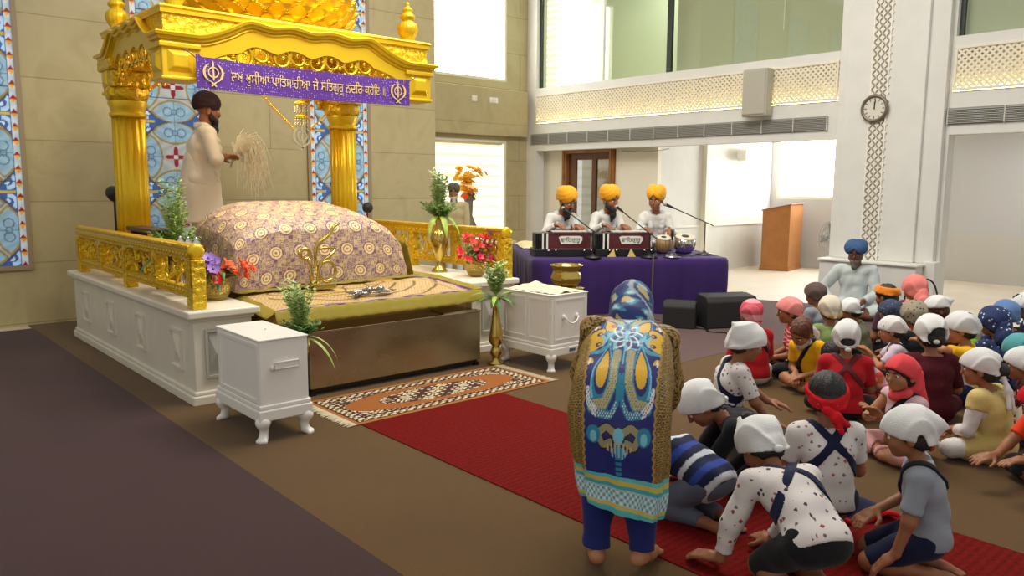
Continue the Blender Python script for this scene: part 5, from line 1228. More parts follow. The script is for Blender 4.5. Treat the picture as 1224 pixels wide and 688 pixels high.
def scarf_cap(f, root, m, h, grow=.1, tail=True, flap=None, hole=None, low=-.22, brow=.16, name='headscarf', seed=0, knot=True, colfn=None, taill=.5, band=None, tails=((-.12, -.5, -1.0), (.14, -.55, -.85))):
    q = f.cranium(grow-.02); hh = f.hh; T = lambda p: f.hc+f.hr @ (np.array(p)*hh)
    if flap is not None: q.cone(T((flap[0]*.3, flap[1]*.4, .2+flap[2]*.2)), T(flap), .26*hh, .02*hh, .2*hh)
    y0, z0, y1, z1 = .45, brow, -.45, low; n = np.array((0, -(z0-z1), (y0-y1))); n = n/np.linalg.norm(n)
    def c(P): L_ = f.loc(P); return -((L_-np.array((0, y0, z0))) @ n)*hh
    cuts = [c]
    if hole is not None:
        hc, hrad = np.array(hole[0]), np.array(hole[1]); cuts.append(lambda P: (1-np.sqrt((((f.loc(P)-hc)/hrad)**2).sum(-1)))*min(hrad)*hh)
    if band: cuts.append(lambda P: ((f.loc(P)-np.array((0, y0, z0))) @ n-band)*hh)
    wr = wrinkle(.012*hh, 5.2/hh, seed+len(name)+int(abs(f.H)*1000) % 17)
    def folds(P):
        L_ = f.loc(P); ph = np.arctan2(L_[..., 0]-.03, L_[..., 2]-low+.1)+.25*np.sin(L_[..., 1]*4); k_ = np.clip(.75-.55*L_[..., 1], .15, 1)
        return wr(P)-.055*hh*k_*(1-np.abs(np.sin(ph*4.2)))**2-.025*hh*np.exp(-((L_[..., 2]-brow*.5-.1-.3*L_[..., 1])/.07)**2)*0
    o = part(name, q, h, m, root, .02*hh, folds, cuts, colfn)
    if knot:
        q = Solid(); b = (0, -.5, low+.02); q.ell(T(b), np.array((.1, .07, .07))*hh, f.hr, .01)
        if tail:
            for t in tails: mid = (t[0]*.5, (b[1]+t[1])*.5-.04, (b[2]+t[2])*.5+.04); q.cone(T(b), T(mid), .04*hh, .075*hh, .02); q.cone(T(mid), T(t), .075*hh, .06*hh, .02)
        part('scarf_tail', q, h*.8, m, o, 0, wrinkle(.01*hh, 60, seed))
    return o
def hair(f, root, m, h, grow=.035, line=.2, nape=-.28, name='hair', bun=None, extra=None):
    q = f.cranium(grow-.01); hh = f.hh; T = lambda p: f.hc+f.hr @ (np.array(p)*hh)
    if bun: q.ell(T(bun[0]), np.array(bun[1])*hh, f.hr, .03*hh)
    y0, z0, y1, z1 = .36, line, -.1, nape; n = np.array((0, -(z0-z1), (y0-y1))); n = n/np.linalg.norm(n)
    def c(P): L_ = f.loc(P); return np.maximum(-((L_-np.array((0, y0, z0))) @ n), -(L_[..., 2]+.38))*hh
    def strands(P):
        L_ = f.loc(P); a = np.arctan2(L_[..., 0], L_[..., 1]+.05); return .012*hh*np.sin(a*26+3*np.sin(L_[..., 2]*5))+.008*hh*np.sin(a*11+L_[..., 2]*9)
    return part(name, q, h, m, root, .01*hh, strands, [c])
def turban(f, root, m, h, tall=1.0, name='turban', width=1.0, tilt=0):
    hh = f.hh; q = Solid(); T = lambda p: f.hc+f.hr @ (np.array(p)*hh)
    for sx in (-1, 1):
        M = f.hr @ rotm('Y', sx*14) @ rotm('X', -14+tilt); q.ell(T((sx*.14*width, -.08, .27+.07*tall)), np.array((.36*width, .54, .36+.1*tall))*hh, M, .04*hh)
    q.ell(T((0, -.2, .2)), np.array((.42*width, .46, .36))*hh, f.hr, .1*hh)
    def disp(P):
        L_ = f.loc(P); ax = np.abs(L_[..., 0]); ph = (L_[..., 2]*.9+ax*.75-.25*L_[..., 1])*15
        return .016*hh*np.abs(np.sin(ph))**.6*-1+.01*hh
    def c(P):
        L_ = f.loc(P); x, y, z = np.abs(L_[..., 0]), L_[..., 1], L_[..., 2]; front = .34-.95*x; back = .12+.42*y
        lim = np.where(y > .05, np.maximum(np.minimum(front, .34), .02), np.minimum(back+.03, .1)-.0); return (lim-z)*hh*.7
    return part(name, q, h, m, root, 0, disp, [c])
def beard(f, root, m, h, ln=.55, w=1.0, name='beard'):
    hh = f.hh; q = Solid(); T = lambda p: f.hc+f.hr @ (np.array(p)*hh)
    for sx in (-1, 1): q.chain([T((sx*.3*w, .02, -.02)), T((sx*.27*w, .12, -.28)), T((sx*.12*w, .3, -.42))], [.05*hh, .1*hh, .12*hh], .06*hh)
    q.chain([T((0, .3, -.4)), T((0, .32, -.4-ln*.5)), T((0, .27, -.4-ln))], [.17*hh*w, .16*hh*w, .05*hh], .08*hh); q.chain([T((-.13, .36, -.2)), T((0, .44, -.17)), T((.13, .36, -.2))], [.03*hh, .04*hh, .03*hh], .03*hh)
    return part(name, q, h, m, root, 0, wrinkle(.012*hh, 60, 5))
def person(f, label, head=None, az=0, loc=None, group=None, bz=None):
    """stand the figure so that its head is at the given point on the sight line it was measured on"""
    rz = math.radians(-az); R = np.array(Matrix.Rotation(rz, 3, 'Z')); hc = R @ f.hc; bz = FLOORZ if bz is None else bz
    if loc is None:
        z = hc[2]+bz; C0 = np.array((0, 0, 1.6)); t = np.array(head, float); p = C0+(t-C0)*((z-1.6)/(t[2]-1.6)); loc = (p[0]-hc[0], p[1]-hc[1], bz)
    if bz is None and loc[2] == FLOORZ and 2.5 < loc[0] < 3.9: loc = (loc[0], loc[1], .017)
    return thing('person', label, 'person', tuple(loc), rz, group)
FLOORZ = .0095
# ------------------------------------------------------------------ musicians' platform, local axes: x along the front, y into the depth
ST = (7.456, 6.183, 0); STR = math.radians(-34.77)
def SW(x, y, z): c, s = math.cos(STR), math.sin(STR); return (ST[0]+c*x-s*y, ST[1]+s*x+c*y, z)
M_velvet = mat('deep purple velvet', hexc(48, 14, 92), .85, sheen=.1, var=.12, vscale=3)
def platform():
    t = thing('stage_platform', 'low platform wrapped in deep purple cloth under the three musicians', 'stage', ST, STR)
    x0, x1, y0, y1, zt = -1.2, 1.27, 0, 2.6, .7
    MB().box(x0+.08, x1-.08, y0+.08, y1-.08, .01, zt-.02).build('frame', mat('dark stage frame', hexc(30, 20, 36), .8), t)
    n = 400; rd = .14; per = []
    L1, L2 = x1-x0-2*rd, y1-y0-2*rd
    segs = [((x0+rd, y0), (1, 0), L1), ((x1-rd, y0+rd), -PI/2, 0), ((x1, y0+rd), (0, 1), L2), ((x1-rd, y1-rd), 0, 0), ((x1-rd, y1), (-1, 0), L1), ((x0+rd, y1-rd), PI/2, 0), ((x0, y1-rd), (0, -1), L2), ((x0+rd, y0+rd), PI, 0)]
    for p, d, l in segs:
        if l: 
            k = int(l/.03); per += [((p[0]+d[0]*l*i/k, p[1]+d[1]*l*i/k), (d[1], -d[0])) for i in range(k)]
        else: per += [((p[0]+rd*math.cos(d+PI/2*i/8), p[1]+rd*math.sin(d+PI/2*i/8)), (math.cos(d+PI/2*i/8), math.sin(d+PI/2*i/8))) for i in range(8)]
    n = len(per); V = []; F = []; cx, cy = (x0+x1)/2, (y0+y1)/2
    rings = [(0, 1-.02*j, None) for j in range(0)]
    def add_ring(f): V.extend([f(i) for i in range(n)])
    for q in (.0, .3, .6, .85, .97): add_ring(lambda i: (cx+(per[i][0][0]-cx)*q*.985, cy+(per[i][0][1]-cy)*q*.985, zt+.004*math.sin(per[i][0][0]*9)*math.sin(per[i][0][1]*7)))
    m_ = [(.0, -.004), (.018, -.03), (.022, -.09), (.02, -.2), (.015, -.35), (.0, -.5), (-.01, -.62), (-.015, -.692)]
    for o, dz in m_:
        add_ring(lambda i: (per[i][0][0]+per[i][1][0]*(o+abs(dz)*(.03*math.sin(i*.42)+.02*math.sin(i*1.07+1))*1.0), per[i][0][1]+per[i][1][1]*(o+abs(dz)*(.03*math.sin(i*.42)+.02*math.sin(i*1.07+1))), zt+dz))
    R = len(V)//n
    for j in range(R-1):
        for i in range(n): F.append((j*n+i, (j+1)*n+i, (j+1)*n+(i+1) % n, j*n+(i+1) % n))
    m = MB(); m.add(V, F); o = m.build('velvet_cover', M_velvet, t, True)
platform()
o = thing('cushion_sheet', 'cream yellow folded mattress sheet at the far left end of the purple platform', 'mattress', SW(-.72, 1.95, .71), STR)
MB().grid(lambda u, v: (u, v, .05*(1-abs(u/.42)**8)*(1-abs(v/.5)**8)+.006*math.sin(u*30+v*12)), 40, 40, -.42, .42, -.5, .5).build('sheet', mat('cream cotton', hexc(226, 212, 160), .8), o, True)
M_burg = mat('burgundy lacquer wood', hexc(84, 24, 30), .3, coat=.3, var=.15, vscale=9); M_ivory = mat('ivory plate', hexc(226, 224, 212), .4)
def harmonium(x, y, rz, label):
    t = thing('harmonium', label, 'harmonium', SW(x, y, .705), STR+rz); w = .3
    MB().box(-w-.12, w+.04, -.02, .36, 0, .09).build('case_bottom', M_black, t, bevel=.006)
    MB().box(-w+.06, w, 0, .3, .09, .3).box(-w+.03, w+.015, -.012, .32, .285, .3).box(-w+.03, w+.015, -.012, .32, .085, .1).build('body', M_burg, t, bevel=.006)
    m = MB()
    for k in range(7): m.box(-w-.1+k*.02, -w-.1+k*.02+.012, .01+.004*(k % 2), .29, .1, .285)
    m.build('bellows', M_black, t, bevel=.003); m = MB(); [m.box(-w-.02+k*.055, -w+.0+k*.055, -.012, .0, .09, .29) for k in (0, 1)]; m.build('silver_strap', M_trimw, t)
    pl = MB().prism([(-.15, .04), (-.12, -.045), (.12, -.045), (.15, .0), (.15, .04), (.12, .055), (-.12, .055)][::-1], (.04, -.008, .2), (1, 0, 0), (0, 0, 1), (0, 1, 0), .008)
    pl = pl.build('nameplate', M_ivory, t)
    V, F = text_mesh('ਵਾਿਹਗੁਰੂ', .075, .001); q = MB(); q.add(np.stack([V[:, 0]*1.1+.04, -.0095-V[:, 2], V[:, 1]*.9+.205], 1), F); q.build('lettering', mat('grey ink', hexc(70, 70, 72), .5), t)
    m = MB()
    for k in range(14): m.box(-.18+k*.032, -.18+k*.032+.026, .05, .2, .3, .312)
    m.build('keys', M_ivory, t, bevel=.002)
    m = MB(); [m.lathe([(.012, 0), (.014, .015), (.008, .025)], (-.24+k*.09, -.025, .075), 10, axis=((1, 0, 0), (0, 0, -1), (0, 1, 0))) for k in (0, 1, 5, 6)]; m.build('stop_knob', mat('bright silver', (0, 0, 0)), t, True)
harmonium(-.74, .3, .0, 'burgundy harmonium with white nameplate before the leftmost yellow-turbaned singer')
harmonium(.03, .28, .0, 'burgundy harmonium with white nameplate before the middle yellow-turbaned singer')
for k, (x, a) in enumerate(((-.16, .0), (.1, 1))):
    q = MB(); q.prism([(0, 0), (.11, 0), (.05 if a else .09, .1)], (0, 0, 0), (1, 0, 0), (0, .25, 1), (0, 1, 0), .006)
    o = q.build('folded_napkin', mat('dull yellow napkin', hexc(196, 170, 96), .7)); o.location = SW(x-.09, .2, .705); o.rotation_euler = (0, 0, STR); tag(o, ('upright-cornered' if a else 'slanting')+' dull yellow triangular napkin at the foot of the middle harmonium', 'napkin')
# tabla pair
M_sil = mat('bright silver', (0, 0, 0)); M_skin = mat('drum skin', hexc(214, 204, 180), .6)
def drum(x, y, r, h, m, label, tilt):
    t = thing('tabla_drum', label, 'drum', SW(x, y, .72), STR); A = np.array(Matrix.Rotation(math.radians(tilt), 3, 'X')); c = (0, 0, 0)
    MB().lathe([(r*.55, .03), (r*.85, .06), (r*1.02, h*.45), (r, h*.75), (r*.9, h)], c, 28, axis=A).build('shell', m, t, True)
    MB().lathe([(r*.9, h-.004), (r*.93, h+.004), (r*.9, h+.012), (r*.5, h+.013), (.001, h+.013)], c, 28, axis=A, cap=False).build('drum_head', M_skin, t, True)
    MB().lathe([(r*.36, h+.013), (r*.36, h+.017), (.001, h+.018)], c, 20, axis=A, cap=False).build('black_spot', M_black, t, True)
    q = MB()
    for k in range(16): a = k*PI/8; q.tube([A @ np.array((rr*math.cos(a+o), rr*math.sin(a+o), z)) for rr, z, o in ((r*.93, h, 0), (r*1.04, h*.6, .1), (r*.9, .07, .2))], .004, 5)
    q.build('strap', mat('tan leather', hexc(150, 120, 80), .6), t); MB().lathe([(r*.6, 0), (r*.85, .02), (r*.6, .045)], c, 24).build('ring_cushion', M_velvet, t, True)
drum(.52, .42, .095, .22, mat('drum wood', hexc(170, 140, 90), .5), 'smaller wooden hand drum beside the middle harmonium', 18)
drum(.8, .4, .135, .23, M_sil, 'larger silver hand drum at the right end of the musicians', 16)
# microphone stands
def mic_stand(p0, p1, label, base=None, r=.009, head=True, m=None, extra=None):
    t = thing('microphone_stand', label, 'microphone stand', p0); q = MB(); d = Vector(p1)-Vector(p0); m = m or M_black
    q.tube([(0, 0, .02), (0, 0, max(.05, d.z if extra is None else extra))], r); q.build('pole', m, t)
    MB().lathe([(.11, 0), (.11, .012), (.03, .03), (.015, .05)], seg=24).build('base', m, t, True)
    z = d.z if extra is None else extra
    if abs(d.x)+abs(d.y) > .03:
        a = Vector((0, 0, z)); b = Vector((d.x, d.y, d.z)); u = (b-a).normalized(); MB().tube([a-u*.12, b], r*.8).build('boom', m, t)
    else: b = Vector((0, 0, z)); u = Vector((0, 0, 1))
    if head:
        c = MB(); c.tube([b-u*.1, b-u*.02, b+u*.02], [.012, .018, .02], 12); c.build('microphone', M_dark, t, True); MB().ball(b+u*.035, .027, 12, 8).build('grille', M_steelgrey, t, True)
    return t
mic_stand(SW(-.46, .08, .705), SW(-.72, .62, 1.28), 'black boom microphone stand reaching the leftmost singer', extra=.33)
mic_stand(SW(.26, .1, .705), SW(-.02, .6, 1.3), 'black boom microphone stand reaching the middle singer', extra=.3)
M_chrome = mat('grey chrome', hexc(150, 148, 146), .25, .9)
mic_stand(SW(1.12, .5, .705), SW(.62, .55, 1.34), 'long boom microphone stand at the right end of the platform, pointed at the drummer', extra=.42, m=mat('gunmetal', hexc(90, 88, 88), .35, .8))
mic_stand(SW(.55, .1, .705), SW(.55, .12, 1.02), 'short chrome microphone stand on the platform before the drums', m=M_chrome)
mic_stand((7.3, 5.72, .0), (7.3, 5.72, .9), 'silver straight microphone stand on the floor in front of the purple platform', m=M_chrome, r=.012)
# floor monitors
def monitor(loc, rz, w, h, d, label):
    t = thing('floor_monitor', label, 'loudspeaker', loc, rz)
    MB().prism([(0, 0), (d, 0), (d, h*.35), (d*.62, h), (.1*d, h*.95), (0, h*.8)], (-w/2, 0, 0), (0, 1, 0), (0, 0, 1), (1, 0, 0), w).build('cabinet', mat('matt black box', hexc(30, 29, 30), .7), t, bevel=.012)
    MB().prism([(d*1.0, h*.38), (d*1.01, h*.4), (d*.65, h*1.0), (d*.63, h*.97)], (-w/2+.03, .005, 0), (0, 1, 0), (0, 0, 1), (1, 0, 0), w-.06).build('grille', mat('dark grille', hexc(40, 40, 42), .5, bump=.5, bscale=400), t)
monitor((7.62, 4.83, .008), math.radians(-28), .62, .37, .42, 'large black wedge floor monitor in front of the right end of the purple platform')
monitor((7.12, 5.2, .008), math.radians(-60), .36, .3, .3, 'smaller black floor monitor just left of the large wedge, behind the bowing woman')
q = MB(); r_ = random.Random(3); q.tube([(7.25+.05*math.sin(i*.9), 5.05-.04*i+.03*math.cos(i*1.3), .016) for i in range(12)], .007); o = q.build('cable', M_black, None, True); tag(o, 'black cable lying on the floor by the smaller monitor', 'cable')
# brass pot on a stem
t = thing('brass_pot', 'gleaming brass pot with wide saucer on a tall stem behind the white panelled chest', 'pot', (6.02, 5.88, .0))
MB().lathe([(.13, .008), (.14, .02), (.05, .05), (.02, .08), (.02, .34), (.06, .38), (.065, .41), (.03, .44), (.03, .47), (.19, .485), (.2, .5), (.06, .515)], seg=36).build('stem', G_brass, t, True)
MB().lathe([(.06, .51), (.12, .525), (.165, .57), (.17, .61), (.15, .66), (.14, .68), (.155, .7), (.175, .73), (.18, .745), (.16, .745), (.14, .7)], seg=36, cap=False).build('bowl', G_brass, t, True)
t = thing('handbag', 'dark brown handbag with two loop handles standing against the pillar base', 'handbag', (9.5, 3.55, .008), math.radians(-30))
q = Solid(); q.bx((0, 0, .15), (.26, .11, .15), None, .06, .02); q.cut(lambda P: -P[..., 2]+.002); V, F = q.mesh(.014, 0, wrinkle(.006, 22, 3)); fast_obj('body', V, F, mat('dark brown leather', hexc(66, 44, 36), .5), t)
for dy in (-.07, .07): MB().tube([(.16*math.cos(a), dy, .27+.27*math.sin(a)) for a in np.linspace(0, PI, 17)], .01, 8).build('handle', mat('dark strap', hexc(48, 34, 32), .5), t, True)
# ------------------------------------------------------------------ cloth kinds
def cloth(name, c, **k): return mat(name, hexc(*c), .85, sheen=.1, bump=k.pop('bump', .25), bscale=k.pop('bscale', 160), spec=.2, **k)
def print_mat(name, base, cols, scale=26, size=.22, rand=1.0):
    """small scattered motifs on cloth"""
    if name in MATS: return MATS[name]
    m, nt, b = _nodes(name); v = coords(nt); vo = N(nt, 'ShaderNodeTexVoronoi', i_Scale=float(scale), i_Randomness=rand); L(nt, v, vo.inputs['Vector'])
    vo2 = N(nt, 'ShaderNodeTexVoronoi', i_Scale=float(scale), i_Randomness=rand, distance='MANHATTAN'); L(nt, v, vo2.inputs['Vector'])
    sp = N(nt, 'ShaderNodeSeparateColor'); L(nt, vo.outputs['Color'], sp.inputs[0]); k = len(cols); c = ramp(nt, sp.outputs[0], [(i/k, hexc(*cc)) for i, cc in enumerate(cols)]); c.node.color_ramp.interpolation = 'CONSTANT'
    f = math_n(nt, 'LESS_THAN', vo2.outputs[0], size); f2 = math_n(nt, 'GREATER_THAN', sp.outputs[1], .18)
    L(nt, mixc(nt, math_n(nt, 'MULTIPLY', f, f2), hexc(*base), c), b.inputs['Base Color']); b.inputs['Roughness'].default_value = .85; b.inputs['Specular IOR Level'].default_value = .2
    MATS[name] = m; return m
def plaid_mat(name, c1, c2, c3, s=9):
    if name in MATS: return MATS[name]
    m, nt, b = _nodes(name); v = coords(nt, 'Object', (s, s, s)); sp = N(nt, 'ShaderNodeSeparateXYZ'); L(nt, v, sp.inputs[0])
    a = math_n(nt, 'FRACT', math_n(nt, 'ADD', sp.outputs[0], sp.outputs[1])); z = math_n(nt, 'FRACT', sp.outputs[2])
    c = mixc(nt, math_n(nt, 'GREATER_THAN', a, .6), hexc(*c1), hexc(*c2)); c = mixc(nt, math_n(nt, 'MULTIPLY', math_n(nt, 'GREATER_THAN', z, .62), .7), c, hexc(*c3)); L(nt, c, b.inputs['Base Color']); b.inputs['Roughness'].default_value = .85; MATS[name] = m; return m
C_white = cloth('white cotton', (214, 212, 208)); C_kurta = cloth('white kurta cotton', (216, 214, 206)); C_cap = cloth('white headcloth', (218, 218, 216)); C_cream = cloth('cream cloth', (206, 198, 176))
C_navy = cloth('navy cloth', (22, 28, 58)); C_black = cloth('black cloth', (22, 22, 26)); C_red = cloth('red knit', (176, 22, 32)); C_grey = cloth('grey blue jersey', (138, 144, 154)); C_yellow = cloth('bright yellow jersey', (238, 178, 16))
C_saffron = mat('saffron turban cloth', hexc(246, 172, 14), .75, sheen=.15, bump=.2, bscale=90)
P_tee = print_mat('white tee with small prints', (216, 212, 208), [(120, 118, 124), (176, 104, 98), (100, 104, 124)], 34, .36)
P_tri = print_mat('white tee with grey triangles', (216, 208, 204), [(112, 106, 110), (150, 80, 76), (70, 68, 80)], 30, .36)
P_hank = print_mat('red bandana with white marks', (196, 24, 32), [(226, 200, 196)], 40, .16)
P_plaid = plaid_mat('orange pink plaid', (226, 120, 70), (206, 178, 190), (196, 60, 70), 12)
P_check = plaid_mat('red pink check', (196, 62, 76), (206, 92, 104), (226, 170, 176), 7)
P_floral = print_mat('floral scarf', (206, 200, 196), [(220, 180, 60), (90, 90, 96), (200, 90, 110)], 30, .36)
P_coral = print_mat('coral scarf with dots', (226, 78, 84), [(170, 40, 60)], 46, .16)
P_maroon = print_mat('maroon sequin cloth', (74, 18, 28), [(170, 100, 60)], 60, .14)
P_mwhite = print_mat('maroon cloth with white flowers', (74, 22, 34), [(226, 216, 204)], 34, .34)
P_navdot = print_mat('navy white patterned scarf', (46, 58, 96), [(206, 214, 220)], 34, .36)
P_curl = print_mat('grey blue patterned scarf', (62, 70, 92), [(120, 128, 146)], 40, .34)
ADJ = [(1.0, 0.0), (1.0, 0.0), (1.028, 0.011), (0.96, 0.0), (1.061, 0.022), (1.0, 0), (1.0, 0.0), (1.0, 0.0), (1.0, 0.0), (0.945, 0.004), (1.032, -0.008), (0.945, -0.011), (1.011, 0.0), (1.029, -0.07), (1.0, -0.01), (1.0, 0.0), (0.997, 0.043), (0.918, -0.024), (0.892, 0.016), (1.112, 0.028), (1.009, -0.005), (1.027, 0.05), (0.991, 0.1), (0.929, 0.21), (1.0, 0.0), (1.0, 0.0), (0.975, -0.058), (0.96, 0.03), (1.067, -0.013), (1.059, -0.005), (0.99, -0.12), (0.947, 0.001)]
KN = [0]
def kid(label, head, az, H=1.1, pose='cross', lean=8, curl=8, hp=10, hy=0, hr=0, arms=('lap', 'lap'), tone='brown', top=None, sleeve=.7, fore=0, bottom=None, bt=1.0, gear=(), h=.0085, hands=(1, 1), face=True, strap=None, colfn=None, legs=None, pelvis=None, feet=True, loc=None, twist=0, side=0, thigh=0, hem=None, fat=1.0, name='shirt'):
    a_, b_ = ADJ[KN[0]]; KN[0] += 1+(KN[0] == 4); H = H*a_; n_ = math.hypot(head[0], head[1]); head = (head[0]+head[1]/n_*b_, head[1]-head[0]/n_*b_, head[2])
    f = Fig(H, True, pose, lean, curl, twist, side, hp, hy, hr, pelvis, arms, legs, fat); r = person(f, label, head, az, loc)
    body(f, r, tone, h*.75, hands, feet)
    if face: f.face(r)
    if top: 
        o = shirt(f, r, top, h, sleeve, .02 if name == 'tunic' else .012, hem, name, len(label), colfn, thigh, fore)
    if bottom: trousers(f, r, bottom, h, bt)
    if strap: straps(f, r, strap[0], h*.8, **strap[1])
    for g in gear: g(f, r, h)
    return f, r
# headgear shorthands
def g_cap(m=None, **k): return lambda f, r, h: scarf_cap(f, r, m or C_cap, h*.9, **k)
def g_hair(m=None, **k): return lambda f, r, h: hair(f, r, m or M_hair, h*.9, **k)
HOLE = ((0, -.5, -.02), (.2, .3, .17))
# ---- nearest children
kid('kneeling child seen from behind, red bandana on black hair, printed tee crossed by navy strap', (3.76, 1.82, .55), 42, 1.12, 'kneel', 6, 6, hp=16, hy=-20, arms=('lap', 'lap'), top=P_tee, sleeve=.72, bottom=C_navy, bt=1.0, strap=(C_navy, dict()), h=.0075,
    gear=(g_hair(line=.3, nape=-.3), lambda f, r, h: scarf_cap(f, r, P_hank, h*.8, grow=.085, tail=True, brow=.2, low=-.36, band=.24, name='bandana', tails=((.3, -.5, -.75), (.42, -.45, -.6)))))
kid('child in grey-blue tee kneeling on bare heels, white headscarf drawn to a point behind', (3.5, 1.32, .53), -24, 1.03, 'kneel', 5, 6, hp=16, arms=(((-.16, .13, .06), (0, .6, -.6), (-1, -.4, -.3)), 'lap'), top=C_grey, sleeve=.8, bottom=C_navy, bt=1.0, h=.0075,
    gear=(g_hair(), g_cap(grow=.075, flap=(.12, -.74, .0), hole=((-.34, -.22, -.22), (.2, .1, .26)), low=-.3, tail=False), lambda f, r, h: straps(f, r, C_black, h, .02, single=True, name='dark_strap')))
kid('child crawling with one hand spread on the red runner, white cap with a hair tuft', (3.15, 1.83, .42), 28, 1.12, 'kneel', 48, 14, hp=48, arms=(((-.2, .27, .035), (-.5, .8, -.1), (-1, 0, .2)), ((.03, .33, .04), (.1, 1, -.1), (1, 0, .3))), top=P_tri, sleeve=1, fore=.8, bottom=C_black, bt=1.0, strap=(C_navy, dict()), h=.0075, pelvis=(0, 0, .25),
    gear=(g_hair(), g_cap(low=-.36, brow=.1, tail=False, flap=(-.1, .2, .72)), lambda f, r, h: hair(f, r, M_hair, h, grow=.0, line=9, bun=((-.1, -.05, .6), (.12, .16, .12)), name='hair_tuft')))
kid('small child kneeling upright, big white knotted headcloth, white printed shirt with a navy belt', (3.73, 2.27, .75), 130, 1.06, 'up', 6, 6, hp=20, arms=(((-.1, .28, .34), (.3, 1, -.2)), ((.16, .2, .3), (0, 1, -.3))), tone='brown', top=P_tee, sleeve=.85, hem=.06, bottom=cloth('grey green cotton', (126, 130, 120)), bt=.9, h=.0075,
    gear=(g_hair(), g_cap(flap=(0, -.62, .42), low=-.3, grow=.13, tail=False), lambda f, r, h: straps(f, r, C_navy, h, .018, waist=True, single=True, name='belt')))
kid('child in black bending low beside the bowing woman, white cap with black hair showing behind', (3.42, 2.36, .45), -44, 1.06, 'kneel', 55, 10, hp=48, arms=(((-.12, .4, .04), (0, 1, -.2), (-1, -.2, .4)), ((.12, .38, .04), (0, 1, -.2), (1, -.2, .4))), top=C_black, sleeve=1, fore=.6, bottom=C_black, bt=1.6, h=.0085, pelvis=(0, 0, .24), gear=(g_hair(), g_cap(hole=((.1, -.42, -.02), (.24, .22, .26)), low=-.35, tail=False)))
def stripe_col(f):
    def cf(V):
        t = (V-f.pel) @ f.dir0/f.H; C = np.zeros((len(V), 3)); C[:] = hexc(20, 26, 62); C[(t > .22) & (t < .245)] = hexc(206, 210, 216); C[(t > .14) & (t < .175)] = hexc(36, 66, 150); C[(t > .075) & (t < .1)] = hexc(206, 210, 216); C[(t > .0) & (t < .035)] = hexc(36, 66, 150); C[(t > -.06) & (t < -.035)] = hexc(206, 210, 216); return C
    return cf
def striped():
    f = Fig(1.1, True, 'kneel', 62, 16, 0, 0, 60, 0, 0, (0, 0, .22), (((-.1, .5, .03), (0, 1, -.1), (-1, 0, .5)), ((.1, .5, .03), (0, 1, -.1), (1, 0, .5)))); r = person(f, 'child bowed to the floor in a navy polo with white and blue stripes', None, 2, (3.04, 2.0, FLOORZ))
    body(f, r, 'brown', .0065); f.face(r); shirt(f, r, attr_mat('striped polo', .85), .0075, .8, .014, .06, 'polo_shirt', 4, stripe_col(f)); trousers(f, r, cloth('grey denim', (96, 104, 122)), .0085, 1.9); hair(f, r, M_hair, .008); scarf_cap(f, r, C_cap, .008, tail=False)
striped()
# ---- right hand cluster
def scarf_drape(f, root, m, h, ln=.3):
    """scarf end falling from the head over the neck and down the back"""
    q = Solid(); H = f.H; q.chain([f.nk-f.rt*.05*H+f.fw*.02*H, f.nk+f.fw*.055*H-f.up*.01*H, f.nk+f.rt*.05*H+f.fw*.02*H], [.03*H, .032*H, .03*H], .02*H); b = f.nb-f.fw*.06*H
    q.chain([f.hc-f.fw*.07*H-f.up*.03*H, b-f.fw*.02*H+f.up*.02*H, b-f.fw*.035*H-f.up*.1*H, b-f.fw*.05*H-f.up*ln*H], [.045*H, .05*H, .045*H, .03*H], .03*H); q.cone(b-f.fw*.03*H+f.rt*.03*H, b-f.fw*.05*H+f.rt*.05*H-f.up*(ln*.8)*H, .04*H, .03*H, .02*H)
    return part('scarf_end', q, h, m, root, 0, wrinkle(.008, 40, 7))
def g_drape(m, ln=.3): return lambda f, r, h: scarf_drape(f, r, m, h, ln)
def g_strap(m, **k): return lambda f, r, h: straps(f, r, m, h, **k)
kid('girl with a coral dotted scarf and bare arms, palms pressed together, pink trousers', (4.95, 1.93, .45), -64, 1.04, 'cross', 6, 6, hp=4, hy=8, arms=('fold', 'fold'), tone='tan', top=cloth('white pink vest', (206, 176, 184)), sleeve=.12, bottom=cloth('pink cotton', (216, 160, 160)), bt=1.8, h=.008,
    gear=(g_hair(line=.12, nape=-.4), g_cap(P_coral, brow=.24, low=-.42, grow=.075, knot=False), g_drape(P_coral, .34), g_strap(C_black, infl=.019, single=True, name='dark_strap')))
kid('child in pale yellow tunic with white sleeves, white headscarf tied with two long tails', (5.26, 1.59, .5), 4, 1.1, 'cross', 6, 8, hp=10, hy=14, arms=('lap', 'lap'), top=cloth('pale yellow tunic', (206, 186, 116)), sleeve=.3, thigh=.5, bottom=C_white, bt=1.95, h=.008, name='tunic',
    gear=(lambda f, r, h: shirt(f, r, C_white, h, 1, .009, None, 'undershirt', 3, None, 0, .9), g_hair(bun=((.05, -.5, -.08), (.2, .2, .2))), g_cap(hole=((.05, -.62, -.02), (.24, .3, .2)), taill=.6, tails=((-.3, -.62, -1.1), (.0, -.68, -1.25)), grow=.07, low=-.2)))
kid('child with orange short-sleeved dress and gold bangles at the right edge, hands stretched forward', (4.66, 1.12, .5), -58, 1.06, 'cross', 20, 10, hp=20, arms=(((-.1, .34, .2), (0, 1, 0)), ((.06, .36, .17), (0, 1, -.1))), tone='brown', top=cloth('orange red cotton', (226, 66, 24)), sleeve=.6, thigh=.7, bottom=C_black, bt=1.9, h=.008, name='dress', gear=(g_hair(), g_cap(P_hank), lambda f, r, h: MB().tube([f.wr[-1]+np.array((math.cos(a)*.024, math.sin(a)*.01, math.sin(a)*.024)) for a in np.linspace(0, 6.28, 16)], .005, 6, True).build('bangle', G_brass, r, True)))
